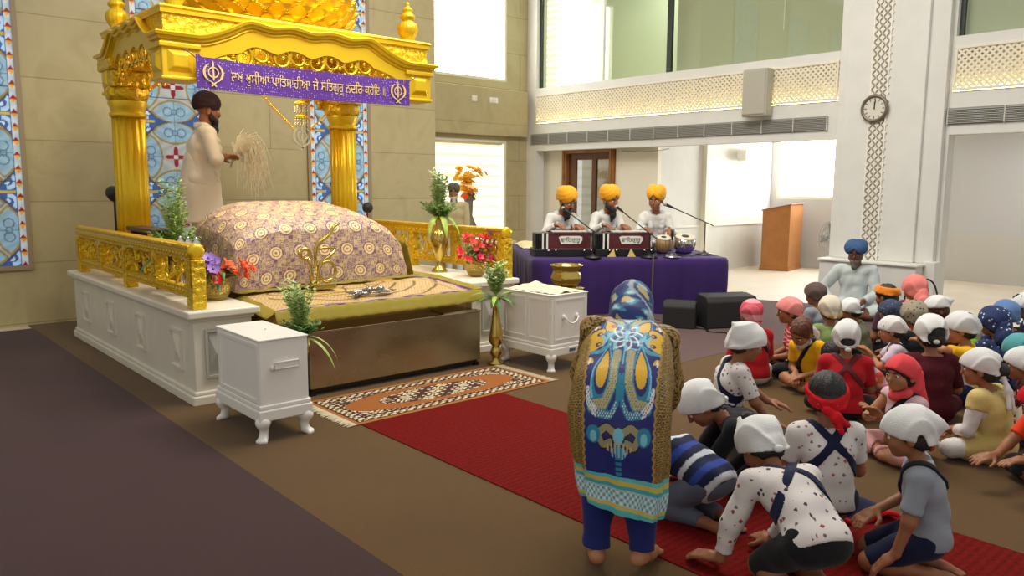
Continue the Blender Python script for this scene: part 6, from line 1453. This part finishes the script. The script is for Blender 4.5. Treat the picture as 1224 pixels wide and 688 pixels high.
kid('child in maroon dress with white flowers at the right edge, plain white cap', (5.57, 1.46, .5), -20, 1.08, 'cross', 8, 8, arms=('lap', 'lap'), top=P_mwhite, sleeve=.9, thigh=.5, bottom=C_black, bt=1.8, h=.0095, gear=(g_hair(), g_cap(grow=.08, low=-.4)))
kid('child in plain red top seen from behind, white cap with dark gap at nape', (5.6, 2.58, .5), 58, 1.1, 'cross', 6, 6, hp=8, top=C_red, sleeve=.8, bottom=C_black, bt=1.8, h=.0085, gear=(g_hair(), g_cap(hole=((0, -.46, -.14), (.24, .22, .12)), tail=False, grow=.07, low=-.4), g_strap(mat('dark red strap', hexc(90, 14, 24), .8), infl=.018)))
kid('child with red-brown hair and yellow top bending over bare feet, scarf round the neck', (5.68, 2.97, .47), -78, 1.12, 'cross', 10, 10, hp=40, hr=-14, side=8, arms=('lap', 'lap'), tone='tan', top=C_yellow, sleeve=.7, bottom=C_black, bt=.9, h=.0085, gear=(g_hair(M_hairb, line=.26, nape=-.5, bun=((0, -.1, .3), (.36, .4, .28))), lambda f, r, h: scarf_drape(f, r, P_floral, h, .1), g_strap(C_black, infl=.018, single=True, name='dark_strap')))
kid('child in orange and pink plaid dress leaning forward, black hair hiding the face', (5.42, 2.58, .40), -48, 1.04, 'cross', 34, 16, hp=50, arms=('lap', 'lap'), top=P_plaid, sleeve=.75, thigh=.6, bottom=C_red, bt=1.7, h=.0085, name='dress', gear=(g_hair(line=.15, nape=-.75, bun=((-.2, .2, -.25), (.3, .36, .5))),))
kid('child in red and pink checked patka, red top with crossed dark straps, back turned', (6.0, 3.54, .5), 30, 1.1, 'cross', 6, 6, hp=6, top=C_red, sleeve=.9, bottom=C_white, bt=1.8, h=.0095, gear=(g_cap(P_check, tail=False, grow=.06, low=-.36),  g_strap(C_black, infl=.018)))
kid('child in pink headcloth open at the back over dark hair, red and white striped top', (6.38, 3.46, .5), -34, 1.1, 'cross', 6, 6, hp=6, top=plaid_mat('red white stripe', (196, 40, 50), (196, 40, 50), (226, 206, 206), 30), sleeve=.8, bottom=C_black, bt=1.8, h=.0095, gear=(g_hair(), g_cap(cloth('pink cloth', (226, 140, 136)), hole=((.05, -.5, -.02), (.3, .34, .3)), tail=False)))
kid('child with a dull grey-brown cap farthest back beside the seated old man', (7.55, 3.84, .5), 10, 1.08, 'cross', 6, 6, top=C_grey, bottom=C_black, h=.011, gear=(g_cap(cloth('grey brown cap', (92, 74, 70)), tail=False, knot=False, low=-.42),))
kid('child seen from behind in a cream cap edged with a mustard band, green collar', (6.72, 3.32, .5), 40, 1.1, 'cross', 6, 6, hp=4, top=cloth('dull green cotton', (126, 150, 90)), sleeve=.8, bottom=C_black, bt=1.8, h=.0105, gear=(g_hair(), g_cap(C_cream, tail=False, grow=.09, low=-.3, brow=.1), lambda f, r, h: scarf_cap(f, r, cloth('mustard band', (196, 160, 70)), h, grow=.1, tail=False, knot=False, brow=.1, low=-.32, band=.16, name='cap_band')))
kid('child in white cap open over a round black patch, beside the old man\'s knee', (6.85, 3.12, .5), -12, 1.08, 'cross', 8, 8, hp=18, top=cloth('olive cotton', (120, 124, 96)), bottom=C_black, h=.0105, gear=(g_hair(), g_cap(hole=((.12, -.42, .0), (.3, .3, .32)), tail=False)))
kid('child facing left in plain pointed white cap, pale lavender tee with a navy strap', (6.15, 2.52, .5), -24, 1.12, 'cross', 4, 6, hp=16, arms=('fold', 'fold'), tone='tan', top=cloth('pale lavender tee', (206, 192, 206)), sleeve=.75, bottom=C_black, bt=1.8, h=.0095, gear=(g_hair(), g_cap(flap=(.05, -.62, -.1), tail=False, grow=.06), g_strap(C_navy, infl=.018, single=True, name='navy_strap')))
kid('child in glittering maroon dress seen from behind, white cap open over black hair', (6.2, 2.26, .5), 50, 1.08, 'cross', 8, 8, hp=6, top=P_maroon, sleeve=.9, thigh=.5, bottom=P_maroon, bt=1.8, h=.0095, name='dress', gear=(g_hair(), g_cap(hole=((.08, -.46, -.06), (.32, .3, .3)), tail=False),))
kid('child with yellow sleeves raising one arm, white cap with ragged dark print', (6.5, 2.12, .52), -18, 1.12, 'cross', 6, 6, hp=14, arms=(((-.16, .3, .42), (.8, .5, 0), (-1, -.4, -.2)), 'lap'), tone='tan', top=print_mat('pale tee with yellow print', (206, 206, 196), [(216, 180, 50), (90, 100, 120)], 16, .34), sleeve=.6, bottom=C_navy, bt=1.8, h=.0095, gear=(g_hair(), g_cap(print_mat('white cap with dark print', (216, 214, 214), [(30, 32, 46)], 11, .3), flap=(.1, -.6, -.05), tail=False), lambda f, r, h: shirt(f, r, C_yellow, h, .75, .016, -.2, 'yellow_sleeves', 2, None, 0, 0)))
kid('child wrapped in a navy and white patterned scarf, right rear of the group', (6.85, 2.06, .54), 30, 1.12, 'cross', 8, 8, hp=10, top=P_navdot, sleeve=.9, bottom=C_navy, bt=1.8, h=.0105, gear=(g_hair(), g_cap(P_navdot, knot=False, low=-.42), g_drape(P_navdot, .3)))
kid('child in a plain blue cap at the back of the group near the pale floor', (7.69, 2.27, .5), 20, 1.1, 'cross', 6, 6, top=C_navy, bottom=C_black, h=.011, gear=(g_cap(cloth('sky blue cap', (96, 128, 176)), tail=False, grow=.07, low=-.4),))
kid('child facing left with a white cap, its knot end sticking out over a black jacket', (7.1, 1.98, .5), -24, 1.1, 'cross', 6, 6, top=C_black, sleeve=1, fore=.9, bottom=C_black, bt=1.8, h=.0105, gear=(g_hair(), g_cap(flap=(0, -.9, .1), tail=False)))
kid('child in a white cap with a dark stripe at the far right edge', (8.33, 2.2, .5), -10, 1.1, 'cross', 6, 6, top=C_navy, bottom=C_black, h=.011, gear=(g_hair(), g_cap(print_mat('white cap with dark stripe', (216, 216, 216), [(24, 26, 34)], 8, .4), tail=False)))
kid('child bending forward in a teal headcloth between the white caps at the right', (6.5, 1.72, .42), -30, 1.06, 'cross', 24, 12, hp=30, top=C_black, bottom=C_black, h=.0105, gear=(g_hair(), g_cap(cloth('teal cloth', (86, 160, 164)), tail=True)))
kid('child in a lime green top with a dark head of hair, behind the teal headcloth', (7.35, 2.3, .42), -20, 1.0, 'cross', 10, 10, top=cloth('lime green jersey', (112, 168, 32)), bottom=C_black, h=.0105, gear=(g_hair(),))
kid('child in a mottled blue-grey headscarf at the back of the group, before the old man', (7.0, 2.89, .5), 0, 1.08, 'cross', 10, 10, hp=16, top=P_curl, bottom=C_black, h=.0105, gear=(g_hair(), g_cap(P_curl, knot=False, grow=.09, low=-.45)))
kid('child with an orange headband over dark hair, nearest the old man\'s shoulder', (7.75, 3.2, .54), 10, 1.1, 'cross', 6, 6, top=cloth('dark plum', (70, 44, 56)), bottom=C_black, h=.011, gear=(g_hair(), g_cap(cloth('orange cloth', (226, 130, 36)), band=.3, brow=.25, low=.0, tail=False, knot=False)))
kid('child in a beige and black flowered headscarf leaning toward the handbag', (7.5, 2.85, .42), 30, 1.06, 'cross', 14, 10, top=C_black, bottom=C_black, h=.011, gear=(g_hair(), g_cap(print_mat('beige black flowered scarf', (150, 140, 120), [(50, 54, 66)], 34, .4), knot=False, low=-.45)))
kid('child with brown hair under a loose white cloth, in front of the handbag', (7.4, 2.5, .52), -40, 1.1, 'cross', 10, 10, hp=24, tone='brown', top=cloth('brown cotton', (96, 66, 50)), bottom=C_black, h=.0105, gear=(g_hair(M_hairb, line=.2, nape=-.5), g_cap(flap=(.1, -.8, .1), tail=False, low=0, brow=.3)))
kid('larger girl wrapped in a salmon pink shawl against the pillar base', (7.85, 3.0, .62), 35, 1.3, 'cross', 8, 10, hp=14, tone='tan', top=cloth('salmon shawl', (226, 130, 122)), sleeve=1, fore=.9, thigh=.5, bottom=cloth('salmon shawl', (0, 0, 0)), bt=1.8, h=.011, gear=(g_hair(), g_cap(cloth('salmon shawl', (0, 0, 0)), knot=False, grow=.12, low=-.5), g_drape(cloth('salmon shawl', (0, 0, 0)), .3)))
# ---- grown ups
def adult(label, H, pose, az, head=None, loc=None, lean=6, curl=8, hp=8, hy=0, arms=('lap', 'lap'), tone='brown', top=C_kurta, bottom=C_kurta, thigh=.6, h=.012, gear=(), hands=(1, 1), fore=.92, legs=None, bt=1.9, pelvis=None, hem=None, twist=0, bz=None, hs=1.0, fat=1.0):
    f = Fig(H, False, pose, lean, curl, twist, 0, hp, hy, 0, pelvis, arms, legs, fat, hs); r = person(f, label, head, az, loc, None, bz)
    body(f, r, tone, h*.62, hands); f.face(r); shirt(f, r, top, h, 1, .016, hem, 'kurta', len(label), None, thigh, fore, .005); trousers(f, r, bottom, h, bt, .014)
    for g in gear: g(f, r, h)
    return f, r
def g_turban(m, **k): return lambda f, r, h: turban(f, r, m, h*.62, **k)
def g_beard(m=None, **k): return lambda f, r, h: beard(f, r, m or M_beard, h*.7, **k)
def g_stole(m, both=True):
    def g(f, r, h):
        q = Solid(); H = f.H
        for sd in (-1, 1): q.chain([f.nb-f.fw*.045*H+f.rt*sd*.015*H+f.up*.02*H, f.nb+f.rt*sd*.062*H+f.up*.015*H-f.fw*.01*H, f.nb+f.rt*sd*.06*H+f.fw*.06*H-f.up*.06*H, f.w2+f.rt*sd*.055*H+f.fw*.085*H, f.w1+f.rt*sd*.055*H+f.fw*.088*H, f.pel+f.rt*sd*.06*H+f.fw*.09*H+f.up*.02*H], [.022*H, .026*H, .026*H, .026*H, .026*H, .02*H], .015*H)
        part('stole', q, h*.8, m, r, 0, wrinkle(.006, 40, 3))
    return g
C_stole = cloth('thin white stole', (206, 206, 206))
AZS = -130+0
MUS = {-1: ((-.14, .16, .07), (.05, .14, .04), (.12, .11, .03)), 1: ((.14, .16, .075), (-.05, .19, .04), (-.12, .17, .03))}
# musicians face the hall, to the left front of the camera
adult('leftmost yellow-turbaned singer with a black beard, head bent over his harmonium', 1.35, 'cross', -160, None, SW(-.74, 1.1, .705), 14, 12, 20, 24, arms=(((-.07, .3, .27), (0, 1, -.1), (-.4, -.4, -.6)), ((.14, .29, .28), (-.2, 1, -.1), (.4, -.4, -.6))), hs=1.4, fat=1.12, legs=MUS, gear=(g_turban(C_saffron, tall=1.3), g_beard(ln=.5), g_stole(C_stole)))
adult('middle yellow-turbaned singer with a long black beard at his harmonium', 1.35, 'cross', -160, None, SW(-.12, 1.06, .705), 10, 12, 8, 18, arms=(((-.06, .3, .27), (0, 1, -.1), (-.4, -.4, -.6)), ((.14, .29, .28), (-.2, 1, -.1), (.4, -.4, -.6))), hs=1.4, fat=1.12, legs=MUS, gear=(g_turban(C_saffron, tall=1.3), g_beard(ln=.62), g_stole(C_stole)))
adult('beardless yellow-turbaned drummer at the right end, looking toward the singers', 1.35, 'cross', -140, None, SW(.61, 1.1, .705), 9, 12, 6, -30, arms=(((-.1, .27, .24), (.1, .8, -.2), (-.4, -.4, -.6)), ((.13, .28, .24), (0, .8, -.2), (.4, -.4, -.6))), tone='brown', hs=1.4, fat=1.12, legs=MUS, gear=(g_turban(C_saffron, tall=1.3), g_stole(C_stole)))
C_maroon = mat('dark maroon turban cloth', hexc(46, 18, 30), .8, bump=.2, bscale=90)
def granthi():
    f, r = adult('bearded man in dark maroon turban and white robe standing at the altar', 1.74, 'stand', 100, None, (3.14, 8.62, .77), 5, 4, 8, 0, arms=(((-.03, .12, .63), (.2, .9, .1), (-1, -.3, -.4)), ((.06, .12, .63), (-.2, .9, .1), (1, -.3, -.4))), thigh=0, hs=1.12, fat=1.14, hem=.12, top=cloth('cream white robe', (232, 228, 216)), bottom=C_kurta, gear=(g_turban(C_maroon, tall=.8, width=1.05), g_beard(ln=.7), g_stole(cloth('cream white robe', (0, 0, 0)))))
    q = Solid(); H = f.H; q.cone(f.w1+f.up*.0*H, f.pel-np.array((0, 0, .04*H)), .092*H, .112*H, .03); q.cone(f.pel-np.array((0, 0, .04*H)), f.pel-np.array((0, 0, .26*H)), .108*H, .13*H, .03); q.cut(lambda P: -(P[..., 2]-(f.pel[2]-.26*H)))
    part('robe_skirt', q, .012, cloth('cream white robe', (0, 0, 0)), r, .012, wrinkle(.012, 16, 2))
    w = thing('fly_whisk', 'pale yellow hair whisk held by the robed man at the altar', 'whisk', r.matrix_world.translation[:] if False else (3.14, 8.62, .77), math.radians(-100)); rg = random.Random(2); m = MB(); hd = (f.wr[1]+f.wr[-1])/2+f.fw*.09*H
    MB().tube([hd+np.array((0, -.04, -.08)), hd+np.array((0, .02, .08))], .013, 10).build('handle', mat('bright silver', (0, 0, 0)), w, True)
    for k in range(170):
        a = np.array((rg.gauss(0, .05), rg.gauss(.14, .06), rg.gauss(.1, .06))); e = a+np.array((rg.gauss(0, .05), rg.gauss(.05, .06), rg.gauss(-.34, .1))); s0 = hd+np.array((0, .02, .08)); m.tube([s0, s0+a*.6+np.array((0, 0, .05)), s0+a, s0+(a+e)/2+np.array((0, .03, 0)), s0+e], [.004, .004, .004, .0035, .002], 3)
    m.build('hair_tuft', mat('pale hair', hexc(250, 244, 222), .6), w)
granthi()
adult('old man in blue turban with long grey beard sitting against the pillar base', 1.6, 'cross', -118, None, (9.42, 4.3, FLOORZ), -4, 10, 18, -14, arms=('lap', 'knee'), tone='dark', top=cloth('pale blue white kurta', (196, 206, 204)), bottom=cloth('pale blue white kurta', (0, 0, 0)), gear=(g_turban(mat('slate blue turban cloth', hexc(52, 84, 128), .8, bump=.2, bscale=90), tall=.5, width=1.25), g_beard(mat('grey beard', hexc(112, 104, 94), .8, bump=.8, bscale=110), ln=.6)))
adult('man in a grey-green turban and cream kurta standing near the bright lower window', 1.6, 'stand', -140, None, (8.2, 10.72, .0), 4, 4, 6, 0, arms=('down', 'down'), tone='brown', thigh=.7, top=cloth('cream kurta', (206, 190, 146)), bottom=C_kurta, gear=(g_turban(mat('grey green turban cloth', hexc(84, 82, 66), .8, bump=.2, bscale=90), tall=.5), g_beard(mat('white beard', hexc(206, 196, 180), .8, bump=.8, bscale=110), ln=.9)))
adult('attendant in white standing half hidden behind the right gold column', 1.66, 'stand', -60, None, (5.32, 9.35, .0), 2, 4, 6, 0, arms=('down', 'down'), tone='dark', thigh=.7, gear=(g_turban(mat('black turban cloth', hexc(26, 24, 28), .8)), g_beard()))

def small_cloth():
    o = thing('folded_scarf', 'navy scarf with red printed border lying between the two kneeling children', 'scarf', (3.66, 1.6, .016), math.radians(-30)); m = MB()
    f = lambda u, v: (u, v, .02+.022*math.sin(u*22+v*9)+.015*math.sin(v*31)); m.grid(f, 36, 20, -.17, .17, -.09, .09); m2 = MB(); a = m.build('cloth', C_navy, o, True); a.modifiers.new('thickness', 'SOLIDIFY').thickness = .008
    m = MB(); m.tube([(-.17+.34*i/20, -.09, f(-.17+.34*i/20, -.09)[2]+.004) for i in range(21)], .012, 8); m.build('red_border', P_hank, a, True)
    t = thing('booklet', 'cream booklet held up beside the orange-sleeved child', 'booklet', (4.95, 1.28, .3), math.radians(30)); MB().obox((0, 0, 0), (.055, .004, .075), tilt=Matrix.Rotation(.5, 3, 'Y')).build('cover', C_cream, t, bevel=.002)
small_cloth()
# ------------------------------------------------------------------ bowing woman in the printed tunic
def woman():
    H = 1.42; f = Fig(H, False, 'stand', 42, 10, 0, 6, 68, 0, 0, (-.01, -.08, .70), (((-.13, .34, .36), (.1, .5, -.9), (-.3, -.8, -.3)), ((.13, .34, .36), (-.1, .5, -.9), (.3, -.8, -.3))),
        {-1: ((-.06, .0, .27), (-.065, -.03, .045), (-.075, .08, .018)), 1: ((.06, .0, .27), (.065, -.03, .045), (.11, .07, .018))})
    r = person(f, 'woman bowing low with back turned, blue paisley tunic with gold sides and silvery hem', None, 51, (2.42, 2.03, .0145))
    body(f, r, 'tan', .007); f.face(r)
    trousers(f, r, cloth('royal navy cotton', (34, 42, 108)), .009, 1.93, .02, amp=.005)
    # tunic: rings along the bent spine, then hanging straight from the hips
    ctr = [f.nb+f.up*.035*H, f.nb, f.nb-f.up*.06*H, f.w2, f.w1, f.pel+np.array((0, -.0, .03)), np.array((-.01, f.pel[1]-.015, .58)), np.array((0, f.pel[1]+.0, .42)), np.array((0, f.pel[1]+.0, .29))]
    A = [.05, .125, .182, .19, .2, .208, .2, .185, .165]; B = [.045, .07, .095, .115, .13, .14, .14, .135, .13]
    d = np.r_[0, np.cumsum([np.linalg.norm(ctr[i+1]-ctr[i]) for i in range(8)])]; Ls = d[-1]; nv, nu = 520, 440
    def sm(vals, v):
        x = np.interp(v, d, vals); return x
    vs = np.linspace(0, Ls, nv+1); ker = np.ones(71)/71
    def smooth(a): return np.convolve(np.pad(a, 35, 'edge'), ker, 'valid')
    cy = smooth(np.interp(vs, d, [c[1] for c in ctr])); cz = smooth(np.interp(vs, d, [c[2] for c in ctr])); a_ = smooth(np.interp(vs, d, A)); b_ = smooth(np.interp(vs, d, B))
    a_[:20] *= np.linspace(.5, 1, 20); b_[:20] *= np.linspace(.5, 1, 20)
    ty, tz = np.gradient(cy), np.gradient(cz); n = np.hypot(ty, tz); ty, tz = ty/n, tz/n
    th = np.linspace(0, 2*PI, nu, endpoint=False); TH, J = np.meshgrid(th, np.arange(nv+1)); fold = sstep(.5, 1, vs/Ls)[J]
    rip = 1+fold*.05*np.sin(TH*9+1)+fold*.03*np.sin(TH*17)+.012*np.sin(TH*5+vs[J]*22)*(1-fold)+.01*np.sin(vs[J]*40+TH*2)
    ct, st_ = np.cos(TH), np.sin(TH); X0 = smooth(np.interp(vs, d, [c[0] for c in ctr])); X = a_[J]*np.sign(ct)*np.abs(ct)**.85*rip; Dp = b_[J]*np.sign(st_)*np.abs(st_)**.85*rip     # st>0 towards the back
    # the normal that points to the back of the body
    ny, nz = tz[J], -ty[J]
    Y = cy[J]+ny*Dp; Z = cz[J]+nz*Dp; slope = fold*(-.05*ct); Z = Z+slope*1.0
    P = np.stack([X+X0[J], Y, Z], -1); F = [(j*nu+i, j*nu+(i+1) % nu, (j+1)*nu+(i+1) % nu, (j+1)*nu+i) for j in range(nv) for i in range(nu)]
    # ---- print: u metres across from the middle, v metres from the neck
    U = X*300; V = vs[J]/Ls*(232)+372; back = st_ > -.25
    C = np.zeros(U.shape+(3,)); blue = hexc(34, 40, 112); C[:] = blue
    gold, dk, teal, yel, crm, wht, lt = hexc(168, 134, 62), hexc(34, 28, 30), hexc(40, 130, 160), hexc(220, 172, 38), hexc(190, 172, 110), hexc(222, 224, 224), hexc(120, 190, 210)
    ua = np.abs(U); put = lambda m, c: C.__setitem__(m & back, c)
    def ell(cx, cy_, rx, ry, rot=0):
        x, y = ua-cx, V-cy_; c, s = math.cos(rot), math.sin(rot); x, y = c*x+s*y, -s*x+c*y; return np.hypot(x/rx, y/ry)
    def drop(cx, cy_, rx, ry, rot=0):
        x, y = ua-cx, V-cy_; c, s = math.cos(rot), math.sin(rot); x, y = c*x+s*y, -s*x+c*y; t = np.clip((y/ry+1)/2, 0.001, 1); return np.hypot(x/(rx*(.25+.95*t)), y/ry)
    def curve(pts, w0, w1, col, dots=None, edge=None):
        P_ = np.array(pts, float); k = 60; q = np.linspace(0, len(P_)-1, k); xs, ys = np.interp(q, range(len(P_)), P_[:, 0]), np.interp(q, range(len(P_)), P_[:, 1]); ks = np.ones(7)/7
        xs, ys = np.convolve(np.pad(xs, 3, 'edge'), ks, 'valid'), np.convolve(np.pad(ys, 3, 'edge'), ks, 'valid'); best = np.full(U.shape, 99.)
        for i in range(k): w = w0+(w1-w0)*i/(k-1); best = np.minimum(best, np.hypot(ua-xs[i], V-ys[i])-w)
        if edge is not None: put(best < 1.3, edge)
        put(best < 0, col)
        if dots is not None: put((best < -.6) & (np.sin(U*2.1)*np.sin(V*2.1) > .35), dots)
        return best
    put(ell(0, 379, 24, 8) < 1+.12*np.sin(np.arctan2(V-379, U)*11), teal); put(ell(0, 377, 8, 3) < 1, crm)
    curve([(2, 402), (6, 390), (16, 383), (30, 386)], 2.6, 2.6, wht, blue, lt); curve([(40, 388), (34, 392), (30, 384)], 3.5, 2.5, teal, crm)
    curve([(8, 416), (14, 404), (24, 396), (34, 394), (42, 398)], 6.5, 3, crm, hexc(60, 120, 150), teal)
    put(drop(22, 412, 10, 16, .35) < 1.28, teal); put(drop(22, 412, 10, 16, .35) < 1.06, blue); put(drop(22, 412, 8.5, 13, .35) < 1, yel)
    curve([(24, 425), (18, 434), (19, 444), (30, 452), (44, 449)], 2.8, 3.2, teal, lt); curve([(30, 430), (24, 436), (28, 443)], 2, 2, lt)
    for cy_, rr in ((426, 9), (440, 10)): put(ell(37, cy_, 11, rr*.75, .5) < 1, yel); put(ell(33, cy_+1, 3.6, 3) < 1, blue); put(ell(32, cy_+1, 1.7, 1.5) < 1, yel)
    for cx, cy_ in ((9, 393), (40, 411), (41, 463), (30, 498)):
        for k in (-1, 0, 1): put(ell(cx+k*2.6, cy_-abs(k)*1, 2.1, 5.2, -k*.5) < 1, wht if k == 0 else yel)
    r0 = np.hypot(U, V-432); an = np.arctan2(V-432, U); put((r0 < 24) & (np.sin(an*6+r0*.35) > .45), lt); put((r0 < 20) & (np.sin(an*8-r0*.5) > .7), wht); put(r0 < 4, teal); put((ua < 1.6) & (V > 405) & (V < 470), lt); put((ell(0, 415, 5, 8) < 1), teal); put(ell(0, 415, 2.5, 5) < 1, blue)
    put(drop(22, 470, 11, 24, -.12) < 1.22, lt); put(drop(22, 470, 11, 24, -.12) < 1.08, teal); put(drop(22, 470, 11, 24, -.12) < .92, blue); put(drop(22, 470, 9, 20, -.12) < .9, yel)
    curve([(8, 455), (9, 470), (9, 485), (18, 497), (34, 498)], 5, 3, crm, hexc(50, 120, 150), teal); curve([(38, 488), (36, 496), (26, 502)], 2, 2.4, wht, blue)
    curve([(2, 480), (2, 495), (10, 503), (24, 502)], 2.2, 2.6, teal, wht)
    curve([(4, 517), (14, 511), (24, 518), (18, 528), (9, 524)], 3.4, 3, hexc(150, 142, 110), None, dk); put(ell(29, 519, 8, 8, .5) < 1, teal); put(ell(29, 521, 4, 5) < 1, lt); put(ell(0, 519, 6, 7) < 1, lt); put((ell(0, 529, 16, 5) < 1) & (np.sin(U*1.4) > -.3), crm); put((ell(0, 533, 9, 6) < 1) & (np.sin(U*1.7) > 0), lt)
    put((ua < 3.2) & (V > 537) & (V < 560) & (np.sin(V*1.3) > -.4), teal)
    edge = 46-6*sstep(380, 560, V)+np.sin(V*.9)*.8
    def gold_pat(a, b):
        c1 = ((a/7.2) % 1)-.5; c2 = ((b/8.2+(np.floor(a/7.2) % 2)*.5) % 1)-.5; q = np.maximum(np.abs(c1), np.abs(c2))*.75+np.hypot(c1, c2)*.3
        return (np.abs(q-.27) < .065) | (q < .1) | (q > .5)
    side = (ua > edge) | ~back; g = gold_pat(np.arctan2(ct, st_)*58, V*1.0); C[side] = gold; C[side & g] = dk; put((np.abs(ua-edge) < 1.2), gold)
    hv = V-372-232*.80-2*np.sin(TH*3); band = hv > 0
    C[band] = hexc(96, 186, 190); s = hv/46.
    for a0, a1, c in ((.0, .1, (90, 190, 196)), (.1, .22, (206, 186, 84)), (.22, .32, (70, 170, 180)), (.32, .74, (178, 206, 208)), (.74, .84, (206, 186, 84)), (.84, 1.3, (80, 180, 190))): C[band & (s >= a0) & (s < a1)] = hexc(*c)
    mm = band & (s > .34) & (s < .72); q = np.sin(TH*58)*np.sin(hv*.75); C[mm & (q > .3)] = hexc(90, 160, 168); C[mm & (q < -.5)] = hexc(226, 232, 232)
    MT = attr_mat('printed tunic silk', .5, bump=.1, bscale=90, spec=.4)
    o = fast_obj('tunic', P.reshape(-1, 3), F, MT, r, C.reshape(-1, 3)); md = o.modifiers.new('cloth thickness', 'SOLIDIFY'); md.thickness = .006; md.offset = -1
    # sleeves in the gold pattern
    def sc(V_):
        C = np.zeros((len(V_), 3)); C[:] = gold; g = gold_pat((V_[:, 0]+V_[:, 1]*.6)*300, (V_[:, 2]-V_[:, 1]*.5)*300); C[g] = dk; return C
    for sd in (-1, 1):
        q = Solid(); q.cone(f.shl[sd]-f.rt*sd*.02*H-f.up*.012*H, f.el[sd], .052*H, .046*H, .02); q.cone(f.el[sd], f.el[sd]+(f.wr[sd]-f.el[sd])*.9, .046*H, .036*H, .02)
        part('sleeve', q, .007, attr_mat('gold patterned cloth', .6), r, 0, wrinkle(.007, 26, 4+sd), (), sc)
    # head scarf in blues
    def hcf(V_):
        L_ = f.loc(V_); x, y, z = L_[:, 0], L_[:, 1], L_[:, 2]; C = np.zeros((len(V_), 3)); C[:] = hexc(36, 52, 112); w = np.sin(x*9+2*np.sin(z*6))*np.sin(z*9+2*np.sin(y*7)+x*3)
        C[w > .25] = hexc(56, 140, 164); C[w > .7] = hexc(170, 200, 206); w2 = np.sin(x*7-y*8+1)*np.sin(z*8+y*5); C[w2 > .62] = hexc(186, 170, 110); d_ = np.abs(x+.5*z-.12*np.sin(z*7)); C[(d_ < .06)] = hexc(150, 162, 170); return C
    q = f.cranium(.07); q.cone(f.hc-f.hr @ np.array((0, .2, .1))*f.hh, f.nb+f.back*-.0+f.up*.02*H, .42*f.hh, .075*H, .05*H)
    part('headscarf', q, .007, attr_mat('blue printed scarf', .6), r, 0, wrinkle(.004, 40, 2), [lambda P: ((f.loc(P)[..., 1]-.33-.3*(f.loc(P)[..., 2])))*f.hh], hcf)
woman()
# ------------------------------------------------------------------ light
w = bpy.data.worlds.new('hall'); scene.world = w; w.use_nodes = True; bg = w.node_tree.nodes['Background']
bg.inputs[0].default_value = (1, .965, .91, 1); bg.inputs[1].default_value = .62
def area(name, loc, target, size, energy, col=(1, .96, .9), sy=None):
    l = bpy.data.lights.new(name, 'AREA'); l.energy = energy; l.color = col; l.size = size; l.shape = 'RECTANGLE'; l.size_y = sy or size
    o = bpy.data.objects.new(name, l); COL.objects.link(o); o.location = loc; o.rotation_euler = (Vector(target)-Vector(loc)).to_track_quat('-Z', 'Y').to_euler(); return o
def spot(name, loc, target, energy, angle, col=(1, .9, .7), blend=.6, r=.1):
    l = bpy.data.lights.new(name, 'SPOT'); l.energy = energy; l.color = col; l.spot_size = math.radians(angle); l.spot_blend = blend; l.shadow_soft_size = r
    o = bpy.data.objects.new(name, l); COL.objects.link(o); o.location = loc; o.rotation_euler = (Vector(target)-Vector(loc)).to_track_quat('-Z', 'Y').to_euler(); return o
area('side_room_light', (13.2, 3.4, 2.58), (13.2, 3.4, 0), 1.2, 30, (1, .97, .93))
area('hall_fill_light', (5.4, 4.6, 6.2), (5.6, 5.4, 0), 3.4, 430, (1, .95, .86))  # unseen area light added overhead as fill for the hall and white chests
spot('altar_downlight', (3.3, 4.2, 5.6), (3.4, 6.7, 1.4), 380, 50, (1, .88, .66), r=.4)
spot('altar_downlight', (2.2, 4.0, 5.0), (3.0, 8.0, 1.9), 380, 52, (1, .88, .66), r=.5)
spot('canopy_lamp', (3.45, 7.0, 2.88), (3.45, 6.9, .8), 60, 110, (1, .82, .5))
pl = bpy.data.lights.new('robe_fill_light', 'POINT'); pl.energy = 16; pl.color = (1, .88, .68); pl.shadow_soft_size = .12; po = bpy.data.objects.new('robe_fill_light', pl); COL.objects.link(po); po.location = (3.3, 7.9, 2.8)  # unseen point light added to brighten the robed man behind the mound
area('gallery_light', (11.6, 9.2, 5.9), (12.0, 9.2, 3.4), .8, 40, (.97, 1, .93))
scene.view_settings.view_transform = 'Standard'; scene.view_settings.look = 'None'; scene.view_settings.gamma = 1; scene.view_settings.exposure = 0.0
scene.view_settings.use_curve_mapping = False
